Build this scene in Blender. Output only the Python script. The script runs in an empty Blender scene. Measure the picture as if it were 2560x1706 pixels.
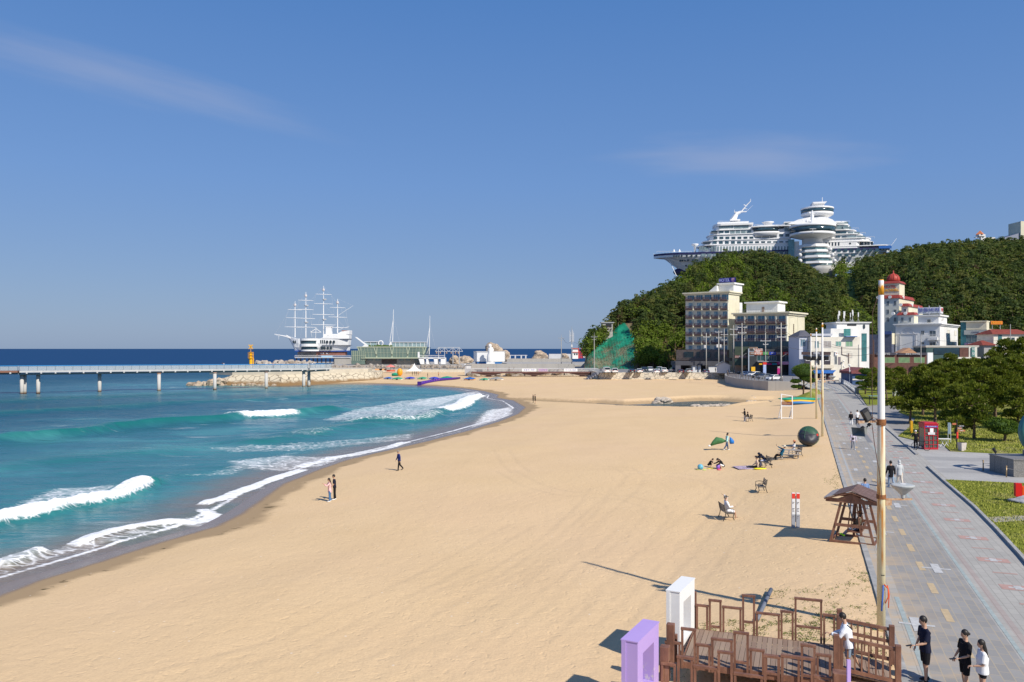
import bpy,bmesh,math,random
import numpy as np
from mathutils import Vector,Matrix
R=math.radians
random.seed(7);rng=np.random.default_rng(7)
S=bpy.context.scene
COL=S.collection
# ---------------------------------------------------------------- camera, light, sky
F=1991.0;HZ=872.0;CX=1280.0;CH=9.3
cam_d=bpy.data.cameras.new('camera');cam=bpy.data.objects.new('camera',cam_d);COL.objects.link(cam)
cam_d.sensor_width=36.0;cam_d.lens=36.0*F/2560.0
cam_d.shift_y=(HZ-853.0)/2560.0
cam.location=(0,0,CH);cam.rotation_euler=(R(90),0,0)
cam_d.clip_start=0.5;cam_d.clip_end=90000
S.camera=cam
SUN_AZ=(0.625,-0.781);SUN_EL=R(41)
sun_d=bpy.data.lights.new('sun','SUN');sun=bpy.data.objects.new('sun',sun_d);COL.objects.link(sun)
sun_d.energy=4.9;sun_d.angle=R(0.6);sun_d.color=(1.0,0.93,0.82)
sv=Vector((SUN_AZ[0]*math.cos(SUN_EL),SUN_AZ[1]*math.cos(SUN_EL),math.sin(SUN_EL)))
sun.rotation_euler=sv.to_track_quat('Z','Y').to_euler();sun.location=(60,-80,90)
W=bpy.data.worlds.new("World");S.world=W;W.use_nodes=True
nt=W.node_tree;nt.nodes.clear()
def wn(t,**k):
 n=nt.nodes.new(t)
 for a,b in k.items():setattr(n,a,b)
 return n
out=wn('ShaderNodeOutputWorld');bg=wn('ShaderNodeBackground');bg.inputs[1].default_value=0.1
sky=wn('ShaderNodeTexSky',sky_type='NISHITA',sun_disc=False,sun_elevation=SUN_EL,sun_rotation=math.atan2(SUN_AZ[0],SUN_AZ[1]),altitude=0,air_density=1.0,dust_density=0.6,ozone_density=2.5)
tc=wn('ShaderNodeTexCoord');sep=wn('ShaderNodeSeparateXYZ');nt.links.new(tc.outputs['Generated'],sep.inputs[0])
ramp=wn('ShaderNodeValToRGB');nt.links.new(sep.outputs[2],ramp.inputs[0])
SKY=[(0.0,(1.88,2.88,4.8)),(0.06,(1.74,2.80,5.0)),(0.20,(1.30,2.65,5.7)),(0.40,(0.72,2.05,5.2)),(1.0,(0.5,1.3,3.9))]
cr=ramp.color_ramp
while len(cr.elements)<len(SKY):cr.elements.new(0.5)
for e,(p,c)in zip(cr.elements,SKY):e.position=p;e.color=(c[0]/8,c[1]/8,c[2]/8,1)
mulr=wn('ShaderNodeVectorMath',operation='SCALE');nt.links.new(ramp.outputs[0],mulr.inputs[0]);mulr.inputs[3].default_value=8.0
mixs=wn('ShaderNodeMixRGB');mixs.inputs[0].default_value=0.80
nt.links.new(sky.outputs[0],mixs.inputs[1]);nt.links.new(mulr.outputs[0],mixs.inputs[2])
def veil(cx,cz,wx,wz,slope,amt,prev,seed):
 dv=wn('ShaderNodeMath',operation='DIVIDE');nt.links.new(sep.outputs[0],dv.inputs[0]);nt.links.new(sep.outputs[1],dv.inputs[1])
 dz=wn('ShaderNodeMath',operation='DIVIDE');nt.links.new(sep.outputs[2],dz.inputs[0]);nt.links.new(sep.outputs[1],dz.inputs[1])
 ax=wn('ShaderNodeMath',operation='SUBTRACT');nt.links.new(dv.outputs[0],ax.inputs[0]);ax.inputs[1].default_value=cx
 az=wn('ShaderNodeMath',operation='SUBTRACT');nt.links.new(dz.outputs[0],az.inputs[0]);az.inputs[1].default_value=cz
 sl=wn('ShaderNodeMath',operation='MULTIPLY_ADD');nt.links.new(ax.outputs[0],sl.inputs[0]);sl.inputs[1].default_value=-slope;nt.links.new(az.outputs[0],sl.inputs[2])
 c=wn('ShaderNodeCombineXYZ')
 a=wn('ShaderNodeMath',operation='DIVIDE');nt.links.new(ax.outputs[0],a.inputs[0]);a.inputs[1].default_value=wx
 b=wn('ShaderNodeMath',operation='DIVIDE');nt.links.new(sl.outputs[0],b.inputs[0]);b.inputs[1].default_value=wz
 nz=wn('ShaderNodeTexNoise');nz.inputs['Scale'].default_value=1.6;nz.inputs['Detail'].default_value=5
 nt.links.new(a.outputs[0],c.inputs[0]);nt.links.new(b.outputs[0],c.inputs[1]);c.inputs[2].default_value=seed
 nt.links.new(c.outputs[0],nz.inputs['Vector'])
 c2=wn('ShaderNodeCombineXYZ');nt.links.new(a.outputs[0],c2.inputs[0]);nt.links.new(b.outputs[0],c2.inputs[1])
 ln=wn('ShaderNodeVectorMath',operation='LENGTH');nt.links.new(c2.outputs[0],ln.inputs[0])
 s=wn('ShaderNodeMath',operation='MULTIPLY_ADD');nt.links.new(nz.outputs[0],s.inputs[0]);s.inputs[1].default_value=-1.1;nt.links.new(ln.outputs['Value'],s.inputs[2])
 mr=wn('ShaderNodeMapRange',interpolation_type='SMOOTHSTEP');nt.links.new(s.outputs[0],mr.inputs[0])
 mr.inputs[1].default_value=0.55;mr.inputs[2].default_value=-0.65;mr.inputs[3].default_value=0;mr.inputs[4].default_value=amt
 m=wn('ShaderNodeMixRGB');nt.links.new(mr.outputs[0],m.inputs[0]);nt.links.new(prev,m.inputs[1]);m.inputs[2].default_value=(4.3,4.5,5.6,1)
 return m.outputs[0]
o=veil(0.30,0.24,0.21,0.033,0.0,0.30,mixs.outputs[0],3.0)
o=veil(-0.50,0.345,0.30,0.035,-0.26,0.28,o,11.0)
nt.links.new(o,bg.inputs[0]);nt.links.new(bg.outputs[0],out.inputs[0])
S.view_settings.view_transform='Standard';S.view_settings.look='None'
S.view_settings.exposure=0.12;S.view_settings.gamma=1.0
S.render.engine='CYCLES'
# ---------------------------------------------------------------- helpers
def PX(px,d):return(px-CX)/F*d
def ZY(py,d):return CH-(py-HZ)/F*d
def G(px,py,z=0.0):
 d=(CH-z)*F/(py-HZ);return Vector((PX(px,d),d,z))
def lerp(a,b,t):return a+(b-a)*t
def obj(name,me_,mat=None,parent=None,smooth=False):
 o=bpy.data.objects.new(name,me_);COL.objects.link(o)
 if parent is not None:o.parent=parent
 if mat is not None:
  for m in(mat if isinstance(mat,(list,tuple))else[mat]):me_.materials.append(m)
 if smooth:me_.shade_smooth()
 return o
def tag(o,label=None,cat=None,group=None,kind=None):
 if label:o['label']=label
 if cat:o['category']=cat
 if group:o['group']=group
 if kind:o['kind']=kind
 return o
def empty(name,loc=(0,0,0),rz=0,label=None,cat=None,group=None):
 o=bpy.data.objects.new(name,None);COL.objects.link(o);o.location=loc;o.rotation_euler=(0,0,rz)
 o.empty_display_size=0.3
 return tag(o,label,cat,group)
CH_MAP={}
def kids(o):return[c for c in bpy.data.objects if c.parent==o]
def dup(root,loc=None,rz=None,label=None,scale=None,mats=None):
 kidmap={}
 for c in bpy.data.objects:
  if c.parent:kidmap.setdefault(c.parent.name,[]).append(c)
 def cp(o,par):
  c=o.copy();COL.objects.link(c);c.parent=par
  for k in kidmap.get(o.name,[]):cp(k,c)
  return c
 r=cp(root,None)
 if loc is not None:r.location=loc
 if rz is not None:r.rotation_euler=(0,0,rz)
 if label:r['label']=label
 if scale is not None:r.scale=scale if hasattr(scale,'__len__')else(scale,)*3
 return r
def frame_of(a,b=None):
 z=(a).normalized();x=Vector((0,0,1)).cross(z)
 if x.length<1e-4:x=Vector((1,0,0))
 x.normalize();return x,z.cross(x),z
class MB:
 def __init__(s):s.v=[];s.f=[];s.m=[];s.mi=0;s.M=None
 def add(s,vs,fs):
  n=len(s.v)
  if s.M is not None:vs=[s.M@Vector(p)for p in vs]
  s.v+=[tuple(p)for p in vs];s.f+=[tuple(i+n for i in f)for f in fs];s.m+=[s.mi]*len(fs);return s
 def box(s,x0,x1,y0,y1,z0,z1,M=None):
  vs=[(x,y,z)for z in(z0,z1)for y in(y0,y1)for x in(x0,x1)]
  if M is not None:vs=[M@Vector(p)for p in vs]
  return s.add(vs,[(0,2,3,1),(4,5,7,6),(0,1,5,4),(2,6,7,3),(0,4,6,2),(1,3,7,5)])
 def cbox(s,c,d,rz=0,rx=0,ry=0):
  M=Matrix.Translation(Vector(c))@Matrix.Rotation(rz,4,'Z')@Matrix.Rotation(ry,4,'Y')@Matrix.Rotation(rx,4,'X')
  return s.box(-d[0]/2,d[0]/2,-d[1]/2,d[1]/2,-d[2]/2,d[2]/2,M)
 def bar(s,p,q,w,h=None,up=None):
  p=Vector(p);q=Vector(q);h=h or w;z=(q-p).normalized()
  u=Vector(up)if up else Vector((0,0,1))
  x=u.cross(z)
  if x.length<1e-3:x=Vector((1,0,0)).cross(z)
  x.normalize();y=z.cross(x)
  vs=[c+x*a*w/2+y*b*h/2 for c in(p,q)for a,b in((-1,-1),(1,-1),(1,1),(-1,1))]
  return s.add(vs,[(3,2,1,0),(4,5,6,7),(0,1,5,4),(1,2,6,5),(2,3,7,6),(3,0,4,7)])
 def tube(s,pts,rs,n=8,cap=True,sq=1.0):
  pts=[Vector(p)for p in pts]
  if not hasattr(rs,'__len__'):rs=[rs]*len(pts)
  rings=[];px=None
  for i,p in enumerate(pts):
   t=(pts[min(i+1,len(pts)-1)]-pts[max(i-1,0)])
   if t.length<1e-6:t=Vector((0,0,1))
   t.normalize()
   if px is None:
    x=Vector((0,1,0)).cross(t)if abs(t.y)<.9 else Vector((1,0,0)).cross(t)
   else:x=px-t*px.dot(t)
   if x.length<1e-6:x=Vector((1,0,0))
   x.normalize();y=t.cross(x);px=x
   r=rs[i];ra,rb=r if hasattr(r,'__len__')else(r,r*sq)
   rings.append([p+x*math.cos(2*math.pi*k/n)*ra+y*math.sin(2*math.pi*k/n)*rb for k in range(n)])
  vs=[p for r in rings for p in r];fs=[]
  for i in range(len(pts)-1):
   for k in range(n):
    a=i*n+k;b=i*n+(k+1)%n;fs.append((a,b,b+n,a+n))
  if cap:fs.append(tuple(range(n-1,-1,-1)));fs.append(tuple((len(pts)-1)*n+k for k in range(n)))
  return s.add(vs,fs)
 def cyl(s,p,q,r0,r1=None,n=10):return s.tube([p,q],[r0,r0 if r1 is None else r1],n)
 def lathe(s,c,prof,n=24,sx=1,sy=1,a0=0,a1=2*math.pi):
  c=Vector(c);full=abs(a1-a0-2*math.pi)<1e-6;m=n if full else n+1
  vs=[c+Vector((r*sx*math.cos(a0+(a1-a0)*k/n),r*sy*math.sin(a0+(a1-a0)*k/n),z))for r,z in prof for k in range(m)]
  fs=[]
  for i in range(len(prof)-1):
   for k in range(n):
    a=i*m+k;b=i*m+(k+1)%m;fs.append((a,b,b+m,a+m))
  fs.append(tuple(range(m-1,-1,-1)));fs.append(tuple((len(prof)-1)*m+k for k in range(m)))
  return s.add(vs,fs)
 def ball(s,c,r,n=12,m=8,M=None):
  c=Vector(c);r=r if hasattr(r,'__len__')else(r,)*3
  vs=[Vector((0,0,-1))]+[Vector((math.cos(2*math.pi*k/n)*math.sin(math.pi*i/m),math.sin(2*math.pi*k/n)*math.sin(math.pi*i/m),-math.cos(math.pi*i/m)))for i in range(1,m)for k in range(n)]+[Vector((0,0,1))]
  vs=[Vector((v.x*r[0],v.y*r[1],v.z*r[2]))for v in vs]
  if M is not None:vs=[M@v for v in vs]
  vs=[c+v for v in vs];fs=[]
  for k in range(n):fs.append((0,1+(k+1)%n,1+k));fs.append((len(vs)-1,1+(m-2)*n+k,1+(m-2)*n+(k+1)%n))
  for i in range(m-2):
   for k in range(n):
    a=1+i*n+k;b=1+i*n+(k+1)%n;fs.append((a,b,b+n,a+n))
  return s.add(vs,fs)
 def prism(s,pts,z0,z1):
  n=len(pts);vs=[(p[0],p[1],z0)for p in pts]+[(p[0],p[1],z1)for p in pts]
  fs=[tuple(range(n-1,-1,-1)),tuple(range(n,2*n))]+[(k,(k+1)%n,n+(k+1)%n,n+k)for k in range(n)]
  return s.add(vs,fs)
 def side(s,pts,y0,y1):
  n=len(pts);vs=[(p[0],y0,p[1])for p in pts]+[(p[0],y1,p[1])for p in pts]
  fs=[tuple(range(n)),tuple(range(2*n-1,n-1,-1))]+[((k+1)%n,k,n+k,n+(k+1)%n)for k in range(n)]
  return s.add(vs,fs)
 def quad(s,a,b,c,d):return s.add([a,b,c,d],[(0,1,2,3)])
 def mesh(s,name,fix=True):
  me=bpy.data.meshes.new(name);me.from_pydata(s.v,[],s.f)
  if any(s.m):me.polygons.foreach_set('material_index',s.m)
  if fix:
   bm=bmesh.new();bm.from_mesh(me);bmesh.ops.recalc_face_normals(bm,faces=bm.faces);bm.to_mesh(me);bm.free()
  me.update();return me
 def build(s,name,mat=None,parent=None,smooth=False,fix=True):
  return obj(name,s.mesh(name,fix),mat,parent,smooth)
def bevel(o,w,seg=1):
 m=o.modifiers.new('bevel','BEVEL');m.width=w;m.segments=seg;m.limit_method='ANGLE';return o
def npmesh(name,V,Fc):
 me=bpy.data.meshes.new(name);V=np.asarray(V,np.float32);Fc=np.asarray(Fc,np.int32)
 k=Fc.shape[1]
 me.vertices.add(len(V));me.vertices.foreach_set('co',V.ravel())
 me.loops.add(Fc.size);me.loops.foreach_set('vertex_index',Fc.ravel())
 me.polygons.add(len(Fc));me.polygons.foreach_set('loop_start',np.arange(0,Fc.size,k,dtype=np.int32))
 me.update(calc_edges=True);return me
def vattr(me,name,a):
 at=me.attributes.new(name,'FLOAT','POINT');at.data.foreach_set('value',np.asarray(a,np.float32).ravel())
def grid_faces(nr,nc):
 i=np.arange(nr-1)[:,None]*nc+np.arange(nc-1)[None,:];i=i.ravel()
 return np.stack([i,i+1,i+nc+1,i+nc],1)
def vnoise(x,y,seed=0):
 xi=np.floor(x).astype(np.int64);yi=np.floor(y).astype(np.int64);fx=x-xi;fy=y-yi
 fx=fx*fx*(3-2*fx);fy=fy*fy*(3-2*fy)
 def h(a,b):
  n=(a*374761393+b*668265263+seed*974711)&0x7fffffff
  n=((n^(n>>13))*1274126177)&0x7fffffff
  return((n^(n>>16))&0xffff)/65535.0
 return(h(xi,yi)*(1-fx)+h(xi+1,yi)*fx)*(1-fy)+(h(xi,yi+1)*(1-fx)+h(xi+1,yi+1)*fx)*fy
def fbm(x,y,oct=4,seed=0):
 s=0;a=0.5
 for i in range(oct):s=s+a*vnoise(x*2**i,y*2**i,seed+i*17);a*=.5
 return s
def poly_dist(X,Y,pts):
 best=np.full(X.shape,1e9);run=np.zeros(X.shape);sd=np.zeros(X.shape);L=0
 for(a,b)in zip(pts[:-1],pts[1:]):
  dx,dy=b[0]-a[0],b[1]-a[1];l2=dx*dx+dy*dy;l=math.sqrt(l2)
  t=np.clip(((X-a[0])*dx+(Y-a[1])*dy)/l2,0,1)
  d=np.hypot(X-a[0]-t*dx,Y-a[1]-t*dy);m=d<best
  best=np.where(m,d,best);run=np.where(m,L+t*l,run)
  sd=np.where(m,np.sign((X-a[0])*dy-(Y-a[1])*dx),sd);L+=l
 return best,run/L,sd
def inside(X,Y,pts):
 c=np.zeros(X.shape,bool);n=len(pts)
 for i in range(n):
  x1,y1=pts[i][0],pts[i][1];x2,y2=pts[(i+1)%n][0],pts[(i+1)%n][1]
  if y1==y2:continue
  c^=((y1>Y)!=(y2>Y))&(X<(x2-x1)*(Y-y1)/(y2-y1)+x1)
 return c
def sstep(a,b,x):
 t=np.clip((x-a)/(b-a),0,1);return t*t*(3-2*t)
# ---- materials
MATS={}
def mat(name,col=(.5,.5,.5),rough=.7,metal=0,spec=.4,var=0,scale=2.0,bump=0,bscale=20,trans=0,alpha=1,emis=None,detail=4,var2=None,coords='Object'):
 if name in MATS:return MATS[name]
 m=bpy.data.materials.new(name);m.use_nodes=True;n=m.node_tree;b=n.nodes['Principled BSDF']
 b.inputs['Base Color'].default_value=(*col,1);b.inputs['Roughness'].default_value=rough;b.inputs['Metallic'].default_value=metal
 b.inputs['Specular IOR Level'].default_value=spec;b.inputs['Alpha'].default_value=alpha
 if trans:b.inputs['Transmission Weight'].default_value=trans
 if emis:b.inputs['Emission Color'].default_value=(*emis,1);b.inputs['Emission Strength'].default_value=1
 if var or bump:tcn=n.nodes.new('ShaderNodeTexCoord')
 if var:
  nz=n.nodes.new('ShaderNodeTexNoise');nz.inputs['Scale'].default_value=scale;nz.inputs['Detail'].default_value=detail;nz.inputs['Roughness'].default_value=.65
  n.links.new(tcn.outputs[coords],nz.inputs['Vector'])
  rp=n.nodes.new('ShaderNodeValToRGB');n.links.new(nz.outputs[0],rp.inputs[0])
  rp.color_ramp.elements[0].position=.3;rp.color_ramp.elements[1].position=.7
  c0=var2 if var2 else tuple(max(0,c*(1-var))for c in col);c1=tuple(min(1,c*(1+var*.6))for c in col)if not var2 else col
  rp.color_ramp.elements[0].color=(*c0,1);rp.color_ramp.elements[1].color=(*c1,1)
  n.links.new(rp.outputs[0],b.inputs['Base Color'])
 if bump:
  nb=n.nodes.new('ShaderNodeTexNoise');nb.inputs['Scale'].default_value=bscale;nb.inputs['Detail'].default_value=3
  n.links.new(tcn.outputs[coords],nb.inputs['Vector'])
  bp=n.nodes.new('ShaderNodeBump');bp.inputs['Strength'].default_value=bump;bp.inputs['Distance'].default_value=.05
  n.links.new(nb.outputs[0],bp.inputs['Height']);n.links.new(bp.outputs[0],b.inputs['Normal'])
 MATS[name]=m;return m
class NG:
 def __init__(s,name):
  s.m=bpy.data.materials.new(name);s.m.use_nodes=True;s.t=s.m.node_tree;s.b=s.t.nodes['Principled BSDF'];MATS[name]=s.m
 def set(s,k,v):
  if hasattr(v,'links')or isinstance(v,bpy.types.NodeSocket):s.t.links.new(v,s.b.inputs[k])
  else:s.b.inputs[k].default_value=v
 def n(s,t,ins=None,**k):
  nd=s.t.nodes.new(t)
  for a,b in k.items():setattr(nd,a,b)
  for a,b in(ins or{}).items():
   if isinstance(b,bpy.types.NodeSocket):s.t.links.new(b,nd.inputs[a])
   else:nd.inputs[a].default_value=b
  return nd
 def attr(s,name):return s.n('ShaderNodeAttribute',attribute_name=name).outputs['Fac']
 def math(s,op,a,b=0,c=0,clamp=False):return s.n('ShaderNodeMath',{0:a,1:b,2:c},operation=op,use_clamp=clamp).outputs[0]
 def mix(s,f,a,b,bt='MIX'):
  a=(*a,1)if isinstance(a,tuple)and len(a)==3 else a;b=(*b,1)if isinstance(b,tuple)and len(b)==3 else b
  return s.n('ShaderNodeMixRGB',{0:f,1:a,2:b},blend_type=bt).outputs[0]
 def noise(s,scale,detail=4,vec=None,rough=.6):
  nd=s.n('ShaderNodeTexNoise',{'Scale':scale,'Detail':detail,'Roughness':rough})
  s.t.links.new(vec if vec is not None else s.pos(),nd.inputs['Vector']);return nd.outputs[0]
 def pos(s,scale=None):
  if not hasattr(s,'_p'):s._p=s.n('ShaderNodeNewGeometry').outputs['Position']
  if scale is None:return s._p
  return s.n('ShaderNodeVectorMath',{0:s._p,1:scale},operation='MULTIPLY').outputs[0]
 def rng(s,v,a,b,c=0.,d=1.,smooth=True):return s.n('ShaderNodeMapRange',{0:v,1:a,2:b,3:c,4:d},interpolation_type='SMOOTHSTEP' if smooth else 'LINEAR').outputs[0]
 def ramp(s,v,els):
  nd=s.n('ShaderNodeValToRGB',{0:v});e=nd.color_ramp.elements
  e.remove(e[1]);e[0].position=els[0][0];e[0].color=(*els[0][1],1)
  for p,c in els[1:]:e.new(p).color=(*c,1)
  return nd.outputs[0]
 def bump(s,h,st,dist=.05,nrm=None):
  i={'Strength':st,'Distance':dist,'Height':h}
  if nrm is not None:i['Normal']=nrm
  return s.n('ShaderNodeBump',i).outputs[0]
def text(name,body,size,M,mt,parent=None,depth=.03,align='CENTER',sx=1.0):
 c=bpy.data.curves.new('lettering','FONT');c.body=body;c.size=size;c.extrude=depth;c.align_x=align;c.align_y='CENTER';c.resolution_u=2
 o=bpy.data.objects.new('tmp',c);COL.objects.link(o)
 dg=bpy.context.evaluated_depsgraph_get();me=bpy.data.meshes.new_from_object(o.evaluated_get(dg));bpy.data.objects.remove(o)
 me.transform(M@Matrix.Diagonal((sx,1,1,1)));me.materials.clear()
 return obj(name,me,mt,parent)
FACE=Matrix.Rotation(R(90),4,'X')
def TM(x,y,z):return Matrix.Translation((x,y,z))@FACE
# ---------------------------------------------------------------- beach, sea
WL=-2.0
def GW(pts,z=WL):return[tuple(G(x,y,z))[:2]for x,y in pts]
SHORE=[(-31.0,5.0),(-29.5,20.0)]+GW([(-110,1490),(0,1450),(163,1403),(326,1354),(468,1316),(535,1284),(650,1213),(760,1172),(827,1150),(935,1126),(1033,1104),(1142,1077),(1218,1055),(1268,1036),(1288,1020),(1262,1003),(1222,996),(1226,988),(1190,979),(1142,972),(1060,966),(960,962),(880,960),(760,962),(705,966)])
LAND=SHORE+[(-98,300),(-128,400),(-140,440),(-140,500),(60,520),(90,640),(900,700),(900,-60),(-31,-60)]
POND=GW([(1490,1009),(1560,1013),(1610,1011),(1690,1006),(1750,1003),(1800,1003),(1860,1008),(1925,1009),(1858,1015),(1795,1019),(1742,1026),(1650,1024),(1565,1020)])
CHAN=GW([(1228,1000),(1290,1000),(1360,1004),(1430,1008),(1500,1011),(1560,1014)])
def shore_ds(X,Y):
 d,t,s=poly_dist(X,Y,SHORE);return np.where(inside(X,Y,LAND),d,-d)
PE0,PEK=3.0,0.365
PU=Vector((PEK,1,0)).normalized();PT=Vector((PU.y,-PU.x,0))
def PR(y,t=0.,z=0.):return Vector((PE0+PEK*y,y,z))+PT*t
TRACKS=[[(1380,1596),(1500,1500),(1600,1410),(1690,1330),(1760,1270),(1800,1240),(1808,1222),(1770,1200),(1680,1185),(1560,1178)],[(1000,1598),(1200,1490),(1330,1400),(1430,1330),(1500,1270),(1560,1225),(1590,1190),(1560,1170),(1480,1165)],[(1150,1706),(1300,1600),(1420,1500),(1520,1400),(1600,1330),(1640,1290),(1632,1262),(1560,1240),(1400,1225),(1330,1205),(1260,1165)],[(600,1706),(900,1600),(1100,1480),(1250,1420),(1370,1350),(1480,1250),(1500,1215)],[(1450,1706),(1600,1580),(1760,1400),(1850,1290),(1900,1235)],[(1250,1110),(1275,1150),(1300,1170)],[(200,1706),(700,1590),(1050,1440),(1300,1300)],[(900,1706),(1180,1560),(1400,1400),(1560,1270)]]
def sand_h(X,Y):
 ds=shore_ds(X,Y)
 z=np.interp(ds,[-60,-4,0,1.2,4,8,16,30,60,110],[-4.5,-2.7,WL-.04,WL+.02,-1.72,-1.42,-1.02,-.70,-.38,-.22])
 far=sstep(140,190,Y);z=np.where(ds>4,z-far*np.clip((ds-4)*.02,0,.55),z)
 d,_,_=poly_dist(X,Y,POND+[POND[0]]);ins=inside(X,Y,POND)
 bank=np.where(ins,WL-.25-.0*d,WL-.1+d*np.where(X*0+Y>150,.30,.16)*1.0)
 z=np.minimum(z,bank)
 d2,_,sd=poly_dist(X,Y,CHAN);ch=np.where(sd<0,WL+.12+np.clip(d2-1.5,0,99)*.42,WL+.12+np.clip(d2-1.5,0,99)*.09)
 z=np.where(d2<14,np.minimum(z,ch),z)
 dry=sstep(4,9,ds)
 tp=(PE0+PEK*Y-X)*.94;z=np.where((tp>-1)&(Y<250),z+(-.05-z)*sstep(9,.4,tp)*dry,z)
 z=z+dry*((fbm(X*.12,Y*.12,3,5)-.45)*.22)*sstep(-1,5,np.where(Y<250,tp,9))
 z=z+dry*(fbm(X*2.6,Y*2.1,2,9)-.37)*.034*sstep(120,60,Y)
 return z,ds,np.minimum(np.where(ins,0,d),d2)
def H(x,y):return float(sand_h(np.array([float(x)]),np.array([float(y)]))[0][0])
def GS(px,py):
 z=-.5
 for _ in range(25):p=G(px,py,z);z=.5*z+.5*H(p.x,p.y)
 p=G(px,py,z);p.z=H(p.x,p.y);return p
def fan(rows,us,y0=-20.0):
 Y=np.repeat(rows[:,None],len(us),1);X=(Y-y0)*us[None,:];return X,Y
rows=np.concatenate([np.geomspace(10,150,620),np.geomspace(150.7,420,240)])
us=np.linspace(-.78,.66,760)
X,Y=fan(rows,us)
Z,DS,PD=sand_h(X,Y)
trk=np.zeros(X.shape)
for t in TRACKS:
 for off in(-.75,.75):
  w=[Vector(G(a,b,-.6)).xy for a,b in t];q=[]
  for i,p in enumerate(w):
   d=(w[min(i+1,len(w)-1)]-w[max(i-1,0)]).normalized();q.append((p.x+d.y*off,p.y-d.x*off))
  d,rr,_=poly_dist(X,Y,q);trk=np.maximum(trk,np.exp(-(d/.17)**2)*sstep(0,.12,rr)*(.5+.7*vnoise(X*.3,Y*.3,3)))
Z-=trk*.009*(DS>9)
keep=(X<PE0+PEK*Y+.25)|(Y>262)
Vn=np.stack([X,Y,Z],-1).reshape(-1,3);Fc=grid_faces(*X.shape)
k=(keep&~((Y>262)&(X>80))&(DS>-45)).ravel();Fc=Fc[k[Fc].all(1)]
me=npmesh('sand_beach',Vn,Fc);vattr(me,'ds',DS);vattr(me,'pd',PD);vattr(me,'track',trk);me.shade_smooth()
g=NG('sand')
ds=g.attr('ds');pd=g.attr('pd')
n1=g.noise(.16,5);n2=g.noise(1.3,4,g.pos((1,.5,1)));n3=g.noise(9,3);n5=g.noise(.035,3)
dry=g.mix(n1,(.64,.455,.25),(.75,.55,.325));dry=g.mix(g.rng(n3,.35,.75,0,.30),dry,(.44,.31,.185))
dry=g.mix(g.rng(n5,.4,.65,0,.4),dry,(.67,.475,.30))
dry=g.mix(g.math('MULTIPLY',g.attr('track'),.16),dry,(.40,.30,.20))
dsn=g.math('ADD',ds,g.math('MULTIPLY_ADD',g.noise(.22,4,g.pos((.7,1,1))),-4.4,2.1))
damp=g.rng(dsn,4.7,3.6)
pdn=g.math('ADD',pd,g.math('MULTIPLY',n2,-2.));damp=g.math('MAXIMUM',damp,g.rng(pdn,2.2,.2,0,.9))
c=g.mix(damp,dry,(.37,.262,.15))
dsw=g.math('ADD',ds,g.math('MULTIPLY_ADD',n2,-.5,.25));ww=g.rng(g.n('ShaderNodeSeparateXYZ',{0:g.pos()}).outputs[1],38,72,2.4,2.0,False);wet=g.rng(g.math('SUBTRACT',dsw,ww),.4,-.4)
c=g.mix(wet,c,(.235,.165,.105))
ln=g.rng(g.math('ABSOLUTE',g.math('SUBTRACT',dsn,3.9)),.9,.1);sw=g.math('MULTIPLY',ln,g.rng(g.noise(1.9,5,g.pos((.6,1,1))),.60,.68))
c=g.mix(g.math('MULTIPLY',sw,g.rng(ds,2.2,2.8)),c,(.09,.07,.03))
vr=g.n('ShaderNodeTexVoronoi',{'Scale':1.1});g.t.links.new(g.pos(),vr.inputs['Vector'])
c=g.mix(g.rng(vr.outputs['Distance'],.06,.03,0,.55),c,(.82,.76,.68))
g.set('Base Color',c)
g.set('Roughness',g.math('MULTIPLY_ADD',wet,-.70,.95));g.set('Specular IOR Level',g.math('MULTIPLY_ADD',wet,.30,.1))
b1=g.bump(g.noise(2.6,3),g.math('MULTIPLY_ADD',damp,-.25,.3),.06);vd=g.n('ShaderNodeTexVoronoi',{'Scale':2.6,'Vector':g.n('ShaderNodeVectorMath',{0:g.pos(),1:g.n('ShaderNodeVectorMath',{0:g.n('ShaderNodeTexNoise',{'Scale':1.5,'Vector':g.pos()}).outputs['Color'],1:(1.2,1.2,0)},operation='MULTIPLY').outputs[0]},operation='ADD').outputs[0]},feature='SMOOTH_F1').outputs[0]
b1=g.bump(g.rng(vd,.0,.35),g.math('MULTIPLY_ADD',damp,-.24,.28),.06,b1);b2=g.bump(g.noise(11,2),g.math('MULTIPLY_ADD',damp,-.4,.45),.03,b1);g.set('Normal',b2)
sand=obj('sand_beach',me,g.m);tag(sand,kind='structure')
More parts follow.
